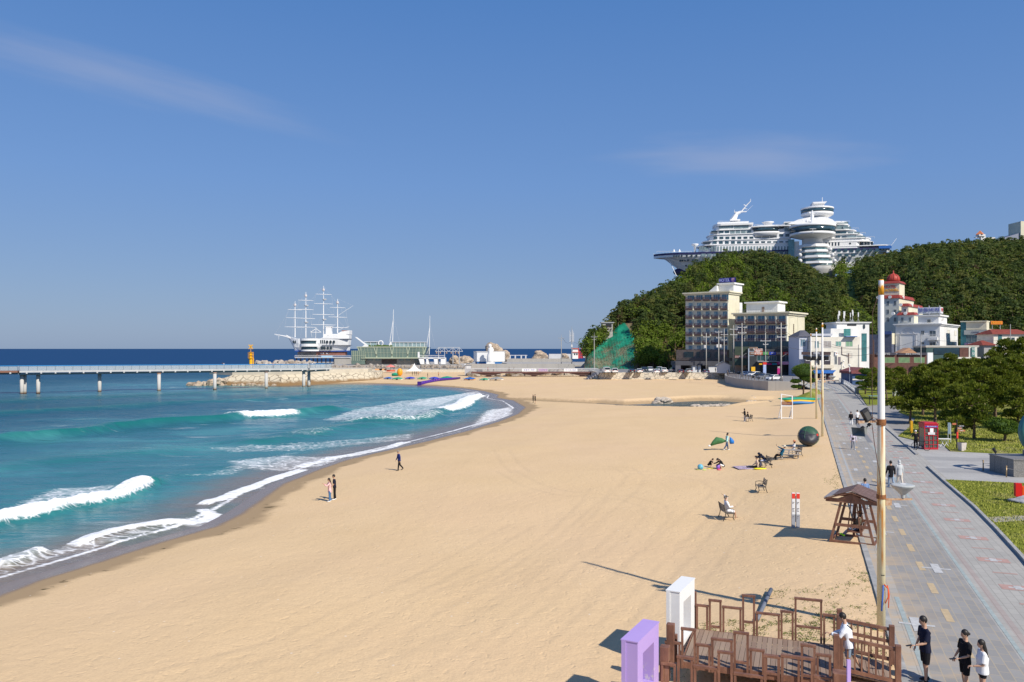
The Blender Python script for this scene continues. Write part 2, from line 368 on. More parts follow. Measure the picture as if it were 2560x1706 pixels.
WAVES=[([(-160,1338),(-60,1316),(0,1303),(110,1281),(200,1262),(275,1243),(335,1222),(352,1204),(396,1197),(440,1196)],.75,.8,2.3,[(-.2,.90,.93)]),([(-120,1108),(30,1094),(200,1081),(280,1067),(380,1057),(480,1051),(560,1047),(600,1041),(660,1037),(735,1031),(800,1024),(880,1017)],1.05,1.6,5.0,[(.60,.790,1.0)]),([(800,1057),(900,1053),(990,1050),(1060,1044),(1080,1036),(1120,1026),(1150,1018),(1172,1004),(1205,986)],.8,1.2,4.0,[(.0,.34,.5),(.34,1.1,1.0)]),([(560,1110),(700,1097),(770,1085),(850,1070),(950,1059),(1050,1056)],.5,2.2,5.0,[(.28,.5,.38)]),([(500,1266),(560,1244),(640,1213),(700,1192),(760,1172)],.22,.7,1.1,[(0,1.1,.80)]),([(740,1170),(830,1146),(880,1137),(960,1122),(1020,1104)],.20,.7,1.1,[(0,1.1,.72)]),([(165,1368),(230,1351),(290,1334),(360,1321),(430,1311),(480,1307),(515,1300),(535,1285),(505,1277)],.20,.5,1.2,[(0,1.1,.78)]),([(0,1415),(60,1394),(112,1374)],.35,.6,1.4,[(0,1.1,.62)]),([(260,1365),(400,1325),(470,1300),(600,1250)],.28,1.2,2.5,[]),([(-150,1180),(0,1165),(150,1150),(330,1135),(520,1118)],.35,3,6,[]),([(-150,1045),(100,1028),(400,1010),(700,995),(950,985)],.45,4,9,[]),([(-150,1010),(200,995),(600,978),(900,972)],.35,5,10,[]),([(900,1095),(1050,1078),(1180,1050),(1240,1020)],.22,1.5,3,[])]
LACE=[([(-100,1330),(0,1262),(120,1215),(300,1210),(340,1225),(150,1275),(0,1300)],.56),([(780,1050),(900,1018),(1000,1002),(1195,985),(1160,1015),(1060,1045),(900,1056)],.52),([(1000,1010),(1100,990),(1210,975),(1190,1000),(1080,1020)],.60),([(540,1155),(700,1135),(880,1140),(900,1160),(700,1185),(560,1175)],.53),([(-150,1520),(-50,1400),(120,1365),(300,1330),(500,1285),(540,1290),(470,1325),(170,1405),(0,1455)],.52),([(1150,1075),(1200,1030),(1290,1010),(1300,1040),(1200,1070)],.62),([(250,1200),(500,1180),(700,1130),(800,1120),(600,1190)],.44),([(500,1265),(740,1175),(1000,1110),(1240,1050),(1230,1062),(1000,1125),(760,1180),(560,1265)],.60),([(480,1120),(900,1095),(1060,1082),(1050,1100),(800,1125),(560,1135)],.46)]
rows=np.concatenate([np.geomspace(16,130,900),np.geomspace(130.5,420,330),np.geomspace(424,40000,70)])
us=np.concatenate([np.linspace(-6,-.80,14),np.linspace(-.79,.10,760),np.linspace(.104,.36,90),np.linspace(.4,6,16)])
X,Y=fan(rows,us)
near=Y<430
Z=np.full(X.shape,WL);foam=np.zeros(X.shape);face=np.zeros(X.shape)
DS=np.full(X.shape,-500.0);DS[near]=shore_ds(X[near],Y[near])
off=sstep(0,8,-DS)
nz=fbm(X*.9+Y*.3,Y*.9,3,21);Z[near]+=(off*(fbm(X*.23,Y*.35,4,31)-.47)*.34)[near]
sw=np.where(near,np.sin((Y*.55+X*.25)*.35+2*vnoise(X*.03,Y*.03,4))*.09*off,0);Z+=sw
for pts,hgt,wf,wb,fo in WAVES:
 m=(Y>25)&(Y<210);x_,y_=X[m],Y[m]
 wob=(fbm(x_*.45,y_*.45,3,8)-.45)*1.6
 P_=GW(pts,WL+hgt*.4)
 d,t,s=poly_dist(x_,y_,P_)
 sd=d*s+wob*.5
 ends=sstep(0,.10,t)*sstep(1,.90,t)
 prof=np.where(sd>0,np.exp(-(np.abs(sd)/wf)**2.2),np.exp(-(np.abs(sd)/wb)**1.6))
 edge=np.where((t<=0)|(t>=1),np.exp(-d*1.2),1)
 Z[m]+=hgt*prof*ends
 face[m]=np.maximum(face[m],np.where(sd>-wb*.4,prof,prof*.5)*ends*min(1,hgt*1.4))
 for a,b,st in fo:
  e2=sstep(a-.02,a+.06,t)*sstep(b+.02,b-.03,t)
  fz=np.exp(-np.clip(np.abs(sd+.25*wb*.4)-.42*wf-.12*wb,0,99)**2/(.22*wb)**2)*e2*edge
  fn=fbm(x_*1.6,y_*1.6,3,77)
  foam[m]=np.maximum(foam[m],fz*st);Z[m]+=fz*st*(fn-.3)*.55*min(1,hgt*1.6)
for pts,st in LACE:
 P_=GW(pts);m=(Y>25)&(Y<210);x_,y_=X[m],Y[m]
 ins=inside(x_,y_,P_);d,_,_=poly_dist(x_,y_,P_+[P_[0]]);w=np.where(ins,sstep(-.3,2.0,d),0)
 foam[m]=np.maximum(foam[m],w*st)
foam[near]=np.maximum(foam[near],(np.exp(-((DS+.40)/.30)**2)*.80*(.72+.42*vnoise(X*.5,Y*.5,6))*sstep(235,215,Y))[near])
Z=WL+(Z-WL)*sstep(.6,-2.2,DS)
Vn=np.stack([X,Y,Z],-1).reshape(-1,3);Fc=grid_faces(*X.shape)
k=(DS<1.2).ravel()|(PD.ravel()[0]*0>1);k2=inside(X,Y,[(a*1.0,b)for a,b in POND])if 0 else None
dp,_,_=poly_dist(X[near],Y[near],POND+[POND[0]]);pk=np.zeros(X.shape,bool);pk[near]=(dp<2.5)|inside(X[near],Y[near],POND)
k=k|pk.ravel()|(~near).ravel();Fc=Fc[k[Fc].all(1)]
me=npmesh('sea',Vn,Fc);vattr(me,'ds',-DS);vattr(me,'foam',foam);vattr(me,'face',face);vattr(me,'pond',pk);me.shade_smooth()
g=NG('sea_water')
ds=g.attr('ds');fo=g.attr('foam');fc=g.attr('face')
wv=g.pos((.35,1.0,1));L1=g.noise(.05,4,g.pos((.6,1,1)));L2=g.noise(.5,4,wv);L3=g.noise(2.2,4,wv)
dsn=g.math('ADD',ds,g.math('MULTIPLY_ADD',L1,60,-30))
col=g.ramp(g.math('DIVIDE',dsn,400),[(0,(.042,.205,.215)),(.10,(.026,.130,.165)),(.20,(.013,.078,.12)),(.42,(.010,.062,.135)),(.7,(.014,.058,.15)),(1,(.019,.064,.165))])
col=g.mix(g.rng(L2,.35,.7,0,.45),col,g.mix(.5,col,(.004,.04,.06)))
shal=g.rng(g.math('ADD',ds,g.math('MULTIPLY',L2,-4)),5.5,-1.0,0,.92);col=g.mix(shal,col,(.21,.155,.115))
col=g.mix(g.math('MULTIPLY',fc,.75),col,(.006,.150,.125))
milk=g.math('MULTIPLY',g.rng(g.noise(.09,4,g.pos((.45,1,1))),.48,.68,0,.55),g.math('MULTIPLY',g.rng(ds,85,25),g.rng(ds,4,10)));col=g.mix(milk,col,(.085,.32,.31))
col=g.mix(g.attr('pond'),col,(.028,.065,.062))
lv=g.pos((.55,1.15,1));dis=g.n('ShaderNodeVectorMath',{0:lv,1:g.n('ShaderNodeVectorMath',{0:g.n('ShaderNodeTexNoise',{'Scale':.7,'Detail':3,'Vector':lv}).outputs['Color'],1:(1.6,1.6,0)},operation='MULTIPLY').outputs[0]},operation='ADD').outputs[0]
vo=g.n('ShaderNodeTexVoronoi',{'Scale':1.7,'Vector':dis},feature='DISTANCE_TO_EDGE').outputs[0]
rid=g.rng(vo,.16,0.0,0,1);fn=g.noise(1.1,6,lv,.75);fn2=g.noise(.32,3,lv)
fin=g.noise(3.6,4,g.pos((.6,1.1,1)),.8);lac=g.math('MULTIPLY_ADD',rid,.22,g.math('MULTIPLY_ADD',fn,.55,g.math('MULTIPLY_ADD',fin,.42,g.math('MULTIPLY',fn2,.16))))
thr=g.math('SUBTRACT',1.12,g.math('MULTIPLY',fo,1.02))
fm=g.n('ShaderNodeMapRange',{0:g.math('SUBTRACT',lac,thr),1:-.16,2:.36,3:0,4:1},interpolation_type='SMOOTHSTEP').outputs[0]
wc=g.math('MULTIPLY',g.rng(g.noise(.16,6,g.pos((.35,1.6,1)),.7),.60,.74,0,.55),g.rng(ds,90,30))
fm=g.math('MULTIPLY',g.math('MAXIMUM',fm,wc),g.rng(fo,-.2,.0,.3,1))
col=g.mix(fm,col,(.86,.87,.88));g.set('Base Color',col)
g.set('Roughness',g.math('MULTIPLY_ADD',fm,.6,.22));g.set('Specular IOR Level',g.math('MULTIPLY',g.math('SUBTRACT',1,fm),g.rng(ds,60,400,.30,.08)));g.set('IOR',1.33)
far=g.rng(ds,500,60,.35,1)
b1=g.bump(g.noise(.55,4,wv),g.math('MULTIPLY',far,.55),.5);b2=g.bump(g.noise(2.4,4,wv),g.math('MULTIPLY',far,.5),.12,b1)
b3=g.bump(g.math('MULTIPLY',fm,g.noise(5,4)),.5,.2,b2);g.set('Normal',b3)
df=g.n('ShaderNodeBsdfDiffuse',{'Color':col,'Normal':b3});mx=g.n('ShaderNodeMixShader',{0:g.math('ADD',g.rng(ds,20,120,.0,.55),g.rng(ds,150,450,0,.40)),1:g.b.outputs[0],2:df.outputs[0]})
g.t.links.new(mx.outputs[0],g.t.nodes['Material Output'].inputs[0])
tag(obj('sea',me,g.m),kind='structure')
# ---------------------------------------------------------------- ground on the landward side
def sheet(name,pts,z,m,kind='structure',th=None,px=True):
 b=MB();w=[tuple(G(a,c,z))[:2]if px else(a,c)for a,c in pts]
 if th:b.prism(w,z-th,z)
 else:b.add([(x,y,z)for x,y in w],[tuple(range(len(w)))])
 o=b.build(name,m);
 if not th:
  if o.data.polygons[0].normal.z<0:o.data.flip_normals()
 return tag(o,kind=kind)
g=NG('ground_asphalt');n=g.noise(.2,5);g.set('Base Color',g.mix(n,(.16,.155,.15),(.26,.25,.235)));g.set('Roughness',.95);g.set('Specular IOR Level',.1)
left=[PR(-12,.02),PR(250,.02)]
sheet('ground',[(left[0].x,left[0].y),(left[1].x,left[1].y),(70,262),(70,330),(300,900),(3000,2500),(3000,-60),(20,-60)],-.03,g.m,px=False)
g=NG('promenade_paving')
P=g.pos();sx=g.n('ShaderNodeSeparateXYZ',{0:P})
cu,su=PU.y,PU.x
tt=g.math('SUBTRACT',g.math('MULTIPLY',g.math('SUBTRACT',sx.outputs[0],PE0),cu),g.math('MULTIPLY',sx.outputs[1],su))
ss=g.math('ADD',g.math('MULTIPLY',sx.outputs[0],su),g.math('MULTIPLY',sx.outputs[1],cu))
uv=g.n('ShaderNodeCombineXYZ',{0:ss,1:tt}).outputs[0]
br=g.n('ShaderNodeTexBrick',{'Vector':uv,'Color1':(.365,.35,.32,1),'Color2':(.41,.395,.36,1),'Mortar':(.27,.26,.235,1),'Scale':1.0,'Mortar Size':.012,'Brick Width':.62,'Row Height':.31,'Bias':0})
br2=g.n('ShaderNodeTexBrick',{'Vector':uv,'Color1':(.27,.262,.25,1),'Color2':(.315,.305,.29,1),'Mortar':(.40,.34,.25,1),'Scale':1.0,'Mortar Size':.014,'Brick Width':.62,'Row Height':.31,'Bias':0})
lane=g.math('MULTIPLY',g.math('GREATER_THAN',tt,.62),g.math('LESS_THAN',tt,3.3));lane=g.math('MULTIPLY',lane,g.math('LESS_THAN',sx.outputs[1],80))
far_l=g.math('MULTIPLY',g.math('MULTIPLY',g.math('GREATER_THAN',tt,.62),g.math('LESS_THAN',tt,3.3)),g.math('MULTIPLY',g.math('GREATER_THAN',sx.outputs[1],104),g.math('LESS_THAN',sx.outputs[1],146)))
c=g.mix(g.math('MAXIMUM',lane,far_l),br.outputs[0],br2.outputs[0])
def stripe(a,b):return g.math('MULTIPLY',g.math('GREATER_THAN',tt,a),g.math('LESS_THAN',tt,b))
c=g.mix(g.math('MULTIPLY',stripe(3.66,3.90),.35),c,(.36,.24,.22))
drift=g.math('MULTIPLY',g.rng(g.math('ADD',tt,g.math('MULTIPLY',g.noise(.25,3),1.6)),3.3,.6),g.rng(g.noise(.9,5,g.pos((.5,1.8,1))),.38,.66));drift=g.math('MAXIMUM',g.math('MULTIPLY',drift,.85),g.rng(g.math('ADD',tt,g.math('MULTIPLY',g.noise(1.5,3),.8)),.75,.2,0,.9))
c=g.mix(drift,c,(.50,.375,.245));c=g.mix(g.rng(g.noise(.35,4),.4,.7,0,.22),c,(.20,.195,.19))
g.set('Base Color',c);g.set('Roughness',.9);g.set('Specular IOR Level',.15)
PAVE=g.m
b=MB();q=[PR(-12),PR(238),PR(238,7.2),PR(100,6.9),PR(60,6.9),PR(-12,6.9)];b.prism([(p.x,p.y)for p in q],-.6,0);tag(b.build('promenade',PAVE),kind='structure')
blue=mat('blue_line',(.34,.39,.375),.8,var=.2,scale=3);kerbm=mat('kerb_stone',(.36,.355,.34),.9,var=.3,scale=1.5);white=mat('paint_mark',(.50,.50,.49),.85,var=.25,scale=4)
yel=mat('yellow_tile',(.50,.385,.235),.85,var=.15,scale=4);redt=mat('red_tile',(.44,.28,.24),.85,var=.15,scale=4)
def strip(name,y0,y1,t0,t1,z,m,step=6):
 b=MB();ys=np.arange(y0,y1+.01,step);vs=[]
 for y in ys:vs+=[PR(y,t0,z),PR(y,t1,z)]
 b.add(vs,[(2*i,2*i+1,2*i+3,2*i+2)for i in range(len(ys)-1)]);return tag(b.build(name,m),kind='structure')
strip('lane_line',-12,80,3.36,3.50,.006,blue);strip('lane_line',104,146,3.3,3.42,.006,blue)
strip('lane_line',-12,34,.40,.56,.006,blue);strip('lane_line',34,80,.40,.52,.006,mat('pale_line',(.38,.39,.385),.85))
strip('lane_line',80,104,3.25,3.7,.006,mat('dark_line',(.20,.205,.215),.85))
b=MB()
for y in np.arange(12,76,3.15):
 p=PR(y,1.92,.006);q=PR(y+1.35,1.92,.006);w=PT*.125;b.quad(p-w,p+w,q+w,q-w)
for y in np.arange(105,142,3.4):p=PR(y,1.92,.006);q=PR(y+1.2,1.92,.006);w=PT*.125;b.quad(p-w,p+w,q+w,q-w)
tag(b.build('lane_dashes',yel),kind='structure')
b=MB()
for y in np.arange(82,103,3.0):p=PR(y,1.92,.006);q=PR(y+1.2,1.92,.006);w=PT*.2;b.quad(p-w,p+w,q+w,q-w)
tag(b.build('lane_dashes',redt),kind='structure')
def plus(b,c,a,bb,w1,w2,z):
 c=Vector((c.x,c.y,z));b.quad(c-PT*a-PU*w1,c+PT*a-PU*w1,c+PT*a+PU*w1,c-PT*a+PU*w1)
 c2=Vector((c.x,c.y,z+.003));b.quad(c2-PT*w2-PU*bb,c2+PT*w2-PU*bb,c2+PT*w2+PU*bb,c2-PT*w2+PU*bb)
b=MB()
for px,py in((2341,1422),(2243,1264),(2292,1562),(2150,1210),(2205,1330)):plus(b,G(px,py),.55,.75,.09,.16,.010)
for y in np.arange(58,146,8.5):plus(b,PR(y,2.75),.45,.6,.08,.14,.010);plus(b,PR(y+3.5,1.0),.45,.6,.08,.14,.010)
tag(b.build('cross_marks',white),kind='structure')
b=MB();b2=MB()
for k in range(34):
 y=26.5+k*2.05
 if 61<y<0:continue
 c=PR(y,5.05,.006);wx=.62 if k%2 else .30
 if k%2:b.quad(c-PT*.62-PU*.36,c+PT*.62-PU*.36,c+PT*.62+PU*.36,c-PT*.62+PU*.36);plus(b2,c,.33,.26,.07,.14,.010)
 else:b.quad(c-PT*.45-PU*.07,c+PT*.45-PU*.07,c+PT*.45+PU*.07,c-PT*.45+PU*.07)
tag(b.build('red_tile_marks',redt),kind='structure');tag(b2.build('white_tile_marks',white),kind='structure')
def kerb(name,pts,h,w,m,z=0.):
 b=MB()
 for p,q in zip(pts[:-1],pts[1:]):
  d=(q-p).normalized();nrm=Vector((d.y,-d.x,0));b.prism([(c.x,c.y)for c in(p,q,q+nrm*w,p+nrm*w)],z-.3,h)
 return tag(b.build(name,m),kind='structure')
kerb('beach_kerb',[PR(y,-.22)for y in range(0,235,12)],.012,.24,kerbm)
LA=[G(*p)for p in((2322,1168),(2367,1208),(2440,1270),(2495,1325),(2560,1395),(2640,1490),(2760,1640))]
kerb('lawn_kerb',LA,.13,.16,kerbm)
LB=[G(*p)for p in((2208,1062),(2243,1092),(2296,1138))];kerb('lawn_kerb',LB,.10,.22,kerbm)
kerb('lawn_kerb',[G(*p)for p in((2140,985),(2165,1014),(2240,1016))],.10,.2,kerbm)
g=NG('plaza_granite');P=g.pos();v=g.n('ShaderNodeMapping',{'Vector':P,'Rotation':(0,0,.25)}).outputs[0]
br=g.n('ShaderNodeTexBrick',{'Vector':v,'Color1':(.40,.39,.37,1),'Color2':(.44,.43,.405,1),'Mortar':(.31,.30,.285,1),'Scale':1.0,'Mortar Size':.01,'Brick Width':.9,'Row Height':.6})
wvb=g.n('ShaderNodeTexWave',{'Vector':g.n('ShaderNodeMapping',{'Vector':P,'Rotation':(0,0,.2)}).outputs[0],'Scale':.045},bands_direction='Y').outputs[0]
g.set('Base Color',g.mix(g.rng(wvb,.72,.76,0,.35),g.mix(g.rng(g.noise(.3,4),.35,.7,0,.35),br.outputs[0],(.27,.265,.26)),(.19,.19,.20)));g.set('Roughness',.85);g.set('Specular IOR Level',.15)
sheet('plaza',[(2296,1139),(2243,1092),(2190,1055),(2140,1018),(2300,1010),(2900,1010),(3200,1120),(3200,1230),(2560,1209),(2367,1200)],-.012,g.m)
def lawn(name,pts,z,seed,dry=.4,dens=1.0):
 g=NG(name+'_turf_%d'%seed);n1=g.noise(.35,5);n2=g.noise(3,4);n3=g.noise(22,3)
 c=g.mix(n2,(.17,.205,.026),(.27,.285,.048));c=g.mix(g.rng(n1,.62-dry*.4,.85-dry*.2,0,.9),c,(.40,.34,.16));c=g.mix(g.rng(n3,.4,.7,0,.35),c,(.07,.10,.015))
 g.set('Base Color',c);g.set('Roughness',1.0);g.set('Specular IOR Level',.05);g.set('Normal',g.bump(n3,.8,.08))
 return sheet(name,pts,z,g.m,th=.2)
lawn('lawn',[(2364,1199),(2560,1208),(3000,1228),(3000,1720),(2770,1640),(2645,1490),(2564,1394),(2499,1325),(2444,1270),(2370,1209)],.09,1,.28)
lawn('lawn',[(2262,1018),(2246,1030),(2288,1046),(2282,1062),(2245,1090),(2300,1103),(2356,1110),(2376,1127),(2480,1132),(2900,1134),(3000,1000),(2500,965)],.06,2,.55)
lawn('lawn',[(2143,975),(2168,1014),(2262,1011),(2330,985),(2200,965)],.06,3,.35)
g=NG('worn_paving');n1=g.noise(.8,5,g.pos((.3,1,1)));g.set('Base Color',g.ramp(n1,[(.40,(.36,.32,.18)),(.5,(.33,.31,.27)),(.58,(.20,.20,.215))]));g.set('Roughness',.95)
sheet('stone_path',[(2470,1293),(2560,1289),(2900,1290),(2900,1312),(2560,1302),(2488,1306)],.094,g.m)
g=NG('shaded_asphalt');g.set('Base Color',g.mix(g.noise(.5,5),(.23,.22,.205),(.31,.295,.27)));g.set('Roughness',.95)
sheet('path',[(2135,1015),(2262,1015),(2246,1030),(2288,1046),(2282,1062),(2245,1089),(2200,1055)],-.006,g.m)
# ---------------------------------------------------------------- hills and the woods on them
def interp(px,tab,c):return np.interp(px,[t[0]for t in tab],[t[c]for t in tab])
HILL1=dict(ridge=[(1462,902,330),(1470,885,332),(1490,866,336),(1520,843,345),(1545,812,352),(1580,791,362),(1620,772,376),(1660,750,390),(1700,724,402),(1740,692,410),(1780,674,416),(1830,664,420),(1880,662,420),(1930,666,416),(1980,680,408),(2030,708,398),(2075,740,388),(2120,780,375),(2160,824,362),(2210,879,345)],foot=[(1462,316),(1600,312),(2000,306),(2210,320)],zf=-1.)
HILL2=dict(ridge=[(1640,735,470),(1700,715,470),(1780,700,480),(2060,695,490),(2095,690,492),(2120,686,495),(2150,688,500),(2190,676,503),(2250,666,500),(2300,655,495),(2350,648,495),(2420,642,500),(2480,640,500),(2560,636,505),(2900,616,520),(3300,620,530)],foot=[(1640,430),(2100,425),(2180,360),(2300,330),(3300,300)],zf=-1.)
def hill_pos(Hd,px,t,rough=1.0):
 dr=interp(px,Hd['ridge'],2);zr=CH-(interp(px,Hd['ridge'],1)-HZ)/F*dr;df=interp(px,Hd['foot'],1)
 tt=np.clip(t,0,1);d=df+(dr-df)*tt**1.15;p=1-(1-tt)**1.45;z=Hd['zf']+(zr-Hd['zf'])*p
 back=np.clip(t-1,0,1);d=d+back*150;z=z*(1-back*.75)
 x=(px-CX)/F*d;y=d
 n=(fbm(x*.05,(y+z)*.05,4,3)-.47)*9*rough*np.clip(tt*3,0,1)*(1-sstep(.75,1,tt)*.7)
 n2=(fbm(x*.25,z*.25,3,13)-.47)*2.6*rough
 gul=-np.abs(np.sin(x*.16+2*vnoise(z*.05,x*.02,8)))*3.0*sstep(.0,.2,tt)*sstep(.9,.5,tt)*rough*(Hd is HILL1)
 return x,y-n-n2-gul,z
def hill_mesh(name,Hd,px0,px1,npx,nt_,m):
 pxs=np.linspace(px0,px1,npx);ts=np.concatenate([np.linspace(0,1,nt_),np.linspace(1.05,2,12)])
 T,Pp=np.meshgrid(ts,pxs,indexing='ij');x,y,z=hill_pos(Hd,Pp,T)
 me=npmesh(name,np.stack([x,y,z],-1).reshape(-1,3),grid_faces(*x.shape));vattr(me,'t',T)
 me.shade_smooth();o=obj(name,me,m);return tag(o,kind='structure')
g=NG('hillside');P=g.pos((1,1,.45));n1=g.noise(.12,5,P);n2=g.noise(.9,5,g.pos((1,1,.5)),.7)
rock=g.ramp(n2,[(.3,(.10,.075,.045)),(.5,(.26,.20,.13)),(.72,(.42,.34,.24))])
veg=g.mix(n2,(.035,.055,.016),(.10,.12,.03));soil=g.mix(n2,(.10,.065,.035),(.19,.12,.065))
c=g.mix(g.rng(n1,.42,.56),veg,soil);rk=g.rng(g.n('ShaderNodeSeparateXYZ',{0:g.pos()}).outputs[0],62,44)
c=g.mix(rk,c,rock);g.set('Base Color',c);g.set('Roughness',.95);g.set('Specular IOR Level',.1);g.set('Normal',g.bump(n2,1.0,1.2))
hill_mesh('hill',HILL1,1462,2210,380,90,g.m);hill_mesh('hill',HILL2,1640,3300,300,60,g.m)
def tree_tmpl(kind,r,ntri):
 V=[];
 pads=[]
 if kind==0:
  for i in range(7):
   a=r.uniform(0,6.28);h=[.5,.62,.72,.8,.88,.95,1.0][i];rr=r.uniform(.08,.34)*(1.25-.7*h);pads.append((math.cos(a)*rr,math.sin(a)*rr,h,r.uniform(.13,.21),.028))
 elif kind==1:
  for i in range(11):
   h=.25+.75*i/10;rr=.24*(1.05-h)+.02;a=r.uniform(0,6.28);pads.append((math.cos(a)*rr,math.sin(a)*rr,h,.10+.20*(1.08-h),.06))
 else:
  for i in range(9):
   v=r.normal(size=3);v/=np.linalg.norm(v);pads.append((v[0]*.24,v[1]*.24,.62+v[2]*.22,.20,.16))
 for i in range(ntri):
  p=pads[i%len(pads)];v=r.normal(size=3);v/=np.linalg.norm(v);v[2]=abs(v[2])*.9 if kind<2 else v[2]
  c=np.array([p[0]+v[0]*p[3],p[1]+v[1]*p[3],p[2]+v[2]*p[4]*1.2]);s=r.uniform(.034,.066)
  nn=v+r.normal(size=3)*.38;nn/=np.linalg.norm(nn);u=np.cross(nn,r.normal(size=3));u/=np.linalg.norm(u)+1e-6;w=np.cross(u,nn)
  V+=[c+u*s*1.1,c-u*s*.6+w*s*.8,c-u*s*.5-w*s*.85]
 return np.array(V)
def leafy(g,c,f=.38):
 tl=g.n('ShaderNodeBsdfTranslucent',{'Color':g.mix(1,c,(1.3,1.35,.9),'MULTIPLY')});mx=g.n('ShaderNodeMixShader',{0:f,1:g.b.outputs[0],2:tl.outputs[0]});g.t.links.new(mx.outputs[0],g.t.nodes['Material Output'].inputs[0])
def forest(name,Hd,n,px0,px1,seed,hmin,hmax,skip=None,lab='',ntri=150,gain=1.0):
 r=np.random.default_rng(seed);tm=[[tree_tmpl(k,r,ntri)for _ in range(3)]for k in range(3)]
 px=r.uniform(px0,px1,n);t=r.uniform(0.02,1.06,n)**.85
 x,y,z=hill_pos(Hd,px,t);keep=np.ones(n,bool)
 if skip is not None:keep=~skip(px,t,x,y,z)
 px,t,x,y,z=[a[keep]for a in(px,t,x,y,z)];n=len(px)
 Vs=[];hue=[];TV=[];TF=[]
 kn=vnoise(x*.03,z*.05,seed)
 for i in range(n):
  u=r.random();k=2 if(kn[i]>.66 and u<.75)or u<.10 or(Hd is HILL1 and px[i]<1730 and px[i]>1590 and z[i]<15)else(0 if u<.68 else 1)
  h=r.uniform(hmin,hmax)*(1.1 if k==1 else .95);a=r.uniform(0,6.28);wd=h*r.uniform(.85,1.35)
  T=tm[k][r.integers(3)];ca,sa=math.cos(a),math.sin(a)
  V=np.stack([(T[:,0]*ca-T[:,1]*sa)*wd,(T[:,0]*sa+T[:,1]*ca)*wd,T[:,2]*h],1);V[:,0]+=x[i];V[:,1]+=y[i];V[:,2]+=z[i]-.5
  Vs.append(V);hb=r.random()*.5+(.5 if k==2 else 0)if r.random()>.006 else-1;hue.append(np.full(len(V),hb))
  w=.16;b=len(TV);TV+=[(x[i]-w,y[i]-.1,z[i]-1),(x[i]+w,y[i]-.1,z[i]-1),(x[i]+w*.5,y[i]-.1,z[i]+h*.8),(x[i]-w*.5,y[i]-.1,z[i]+h*.8),(x[i],y[i]+.25,z[i]-1),(x[i],y[i]+.2,z[i]+h*.8)]
  TF+=[(b,b+1,b+2,b+3),(b+1,b+4,b+5,b+2),(b+4,b,b+3,b+5)]
 V=np.concatenate(Vs);F3=np.arange(len(V)).reshape(-1,3);hue=np.concatenate(hue)
 jit=np.repeat(r.uniform(0,1,len(F3)),3)
 me=npmesh(name,V,F3);vattr(me,'hue',hue);vattr(me,'jit',jit)
 g=MATS.get('forest_leaves')
 if g is None:
  g=NG('forest_leaves');hu=g.attr('hue');j=g.attr('jit')
  c=g.ramp(hu,[(0,(.050,.082,.028)),(.2,(.076,.112,.030)),(.35,(.105,.135,.035)),(.5,(.150,.160,.046)),(.56,(.125,.185,.026)),(1,(.18,.25,.032))])
  c=g.mix(g.math('LESS_THAN',hu,-.5),c,(.12,.08,.05));c=g.mix(g.math('MULTIPLY',j,.35),c,g.mix(1,c,(.5,.55,.42),'MULTIPLY'))
  c=g.mix(g.rng(g.noise(.03,3),.35,.65,0,.5),c,g.mix(1,c,(1.12,1.0,.8),'MULTIPLY'))
  g.set('Base Color',c);g.set('Roughness',.75);g.set('Specular IOR Level',.2);leafy(g,c);g=g.m
 o=obj(name,me,g);tag(o,lab,'woodland',kind='stuff')
 t_=obj('trunks',npmesh('trunks',TV,TF),mat('bark_far',(.16,.11,.075),.9),o);t_['kind']='stuff'
 return o
NETZ=lambda p:np.interp(p,[1463,1500,1540,1560,1592],[9,15,21.5,20,12])
def skip1(px,t,x,y,z):
 e=fbm(x*.11,z*.11,3,40)
 cliff=(px<1594)&(z<NETZ(px)+1.0+(e-.5)*4)&(t<.84)
 crag=(px<1720)&(e>.55)&(t<.85)&(z<34);return cliff|crag|((px>1700)&(e>.68))|((z<5)&(px>1590)&(px<2010)&(y<305))
forest('pine_wood',HILL1,3500,1464,2206,5,4.2,8.6,skip1,'dense dark pine wood covering the steep hill behind the cream hotels')
def skip2(px,t,x,y,z):return((px>1600)&(px<2098)&(t>.1))|((px>=2098)&(px<2148-t*10)&(z>14)&(z<56)&(np.abs(px-2128)<17))
forest('pine_wood',HILL2,5200,2090,3000,6,5.,10.5,skip2,'broad pine wood on the long ridge to the right below the sky',120)
def patch_on(name,Hd,px0,px1,t0,t1,m,n=24,lift=.6,parent=None,shape=None):
 Pp,T=np.meshgrid(np.linspace(px0,px1,n),np.linspace(t0,t1,n),indexing='ij');x,y,z=hill_pos(Hd,Pp,T)
 Fc=grid_faces(n,n)
 if shape is not None:k=shape(Pp,T,x,y,z).ravel();Fc=Fc[k[Fc].all(1)]
 V=np.stack([x,y-lift,z+lift*.5],-1).reshape(-1,3);me=npmesh(name,V,Fc)
 used=np.unique(Fc);o=obj(name,me,m,parent);me.shade_smooth();return o
g=NG('rock_net');n1=g.noise(.16,5,g.pos((1,1,.35)));n2=g.noise(1.1,5,None,.75)
wv=g.n('ShaderNodeTexWave',{'Vector':g.pos((1,.3,.12)),'Scale':.28,'Distortion':5.,'Detail':3}).outputs[0]
g.set('Base Color',g.mix(n2,(.0,.13,.085),(.01,.30,.17)));g.set('Roughness',.55)
hz=g.n('ShaderNodeSeparateXYZ',{0:g.pos()}).outputs[2]
a=g.math('ADD',g.math('MULTIPLY_ADD',n1,2.2,-.72),g.math('MULTIPLY',wv,.16));a=g.math('ADD',a,g.rng(hz,9,20,-.12,.65));a=g.math('ADD',a,g.math('MULTIPLY_ADD',n2,.9,-.45))
g.set('Alpha',g.rng(a,.1,.75,.14,.92));g.m.blend_method='HASHED' if hasattr(g.m,'blend_method')else None
o=patch_on('rockfall_net',HILL1,1463,1590,0.0,.99,g.m,90,.75,None,lambda p,t,x,y,z:(z<NETZ(p)+.8)&(p<1586))
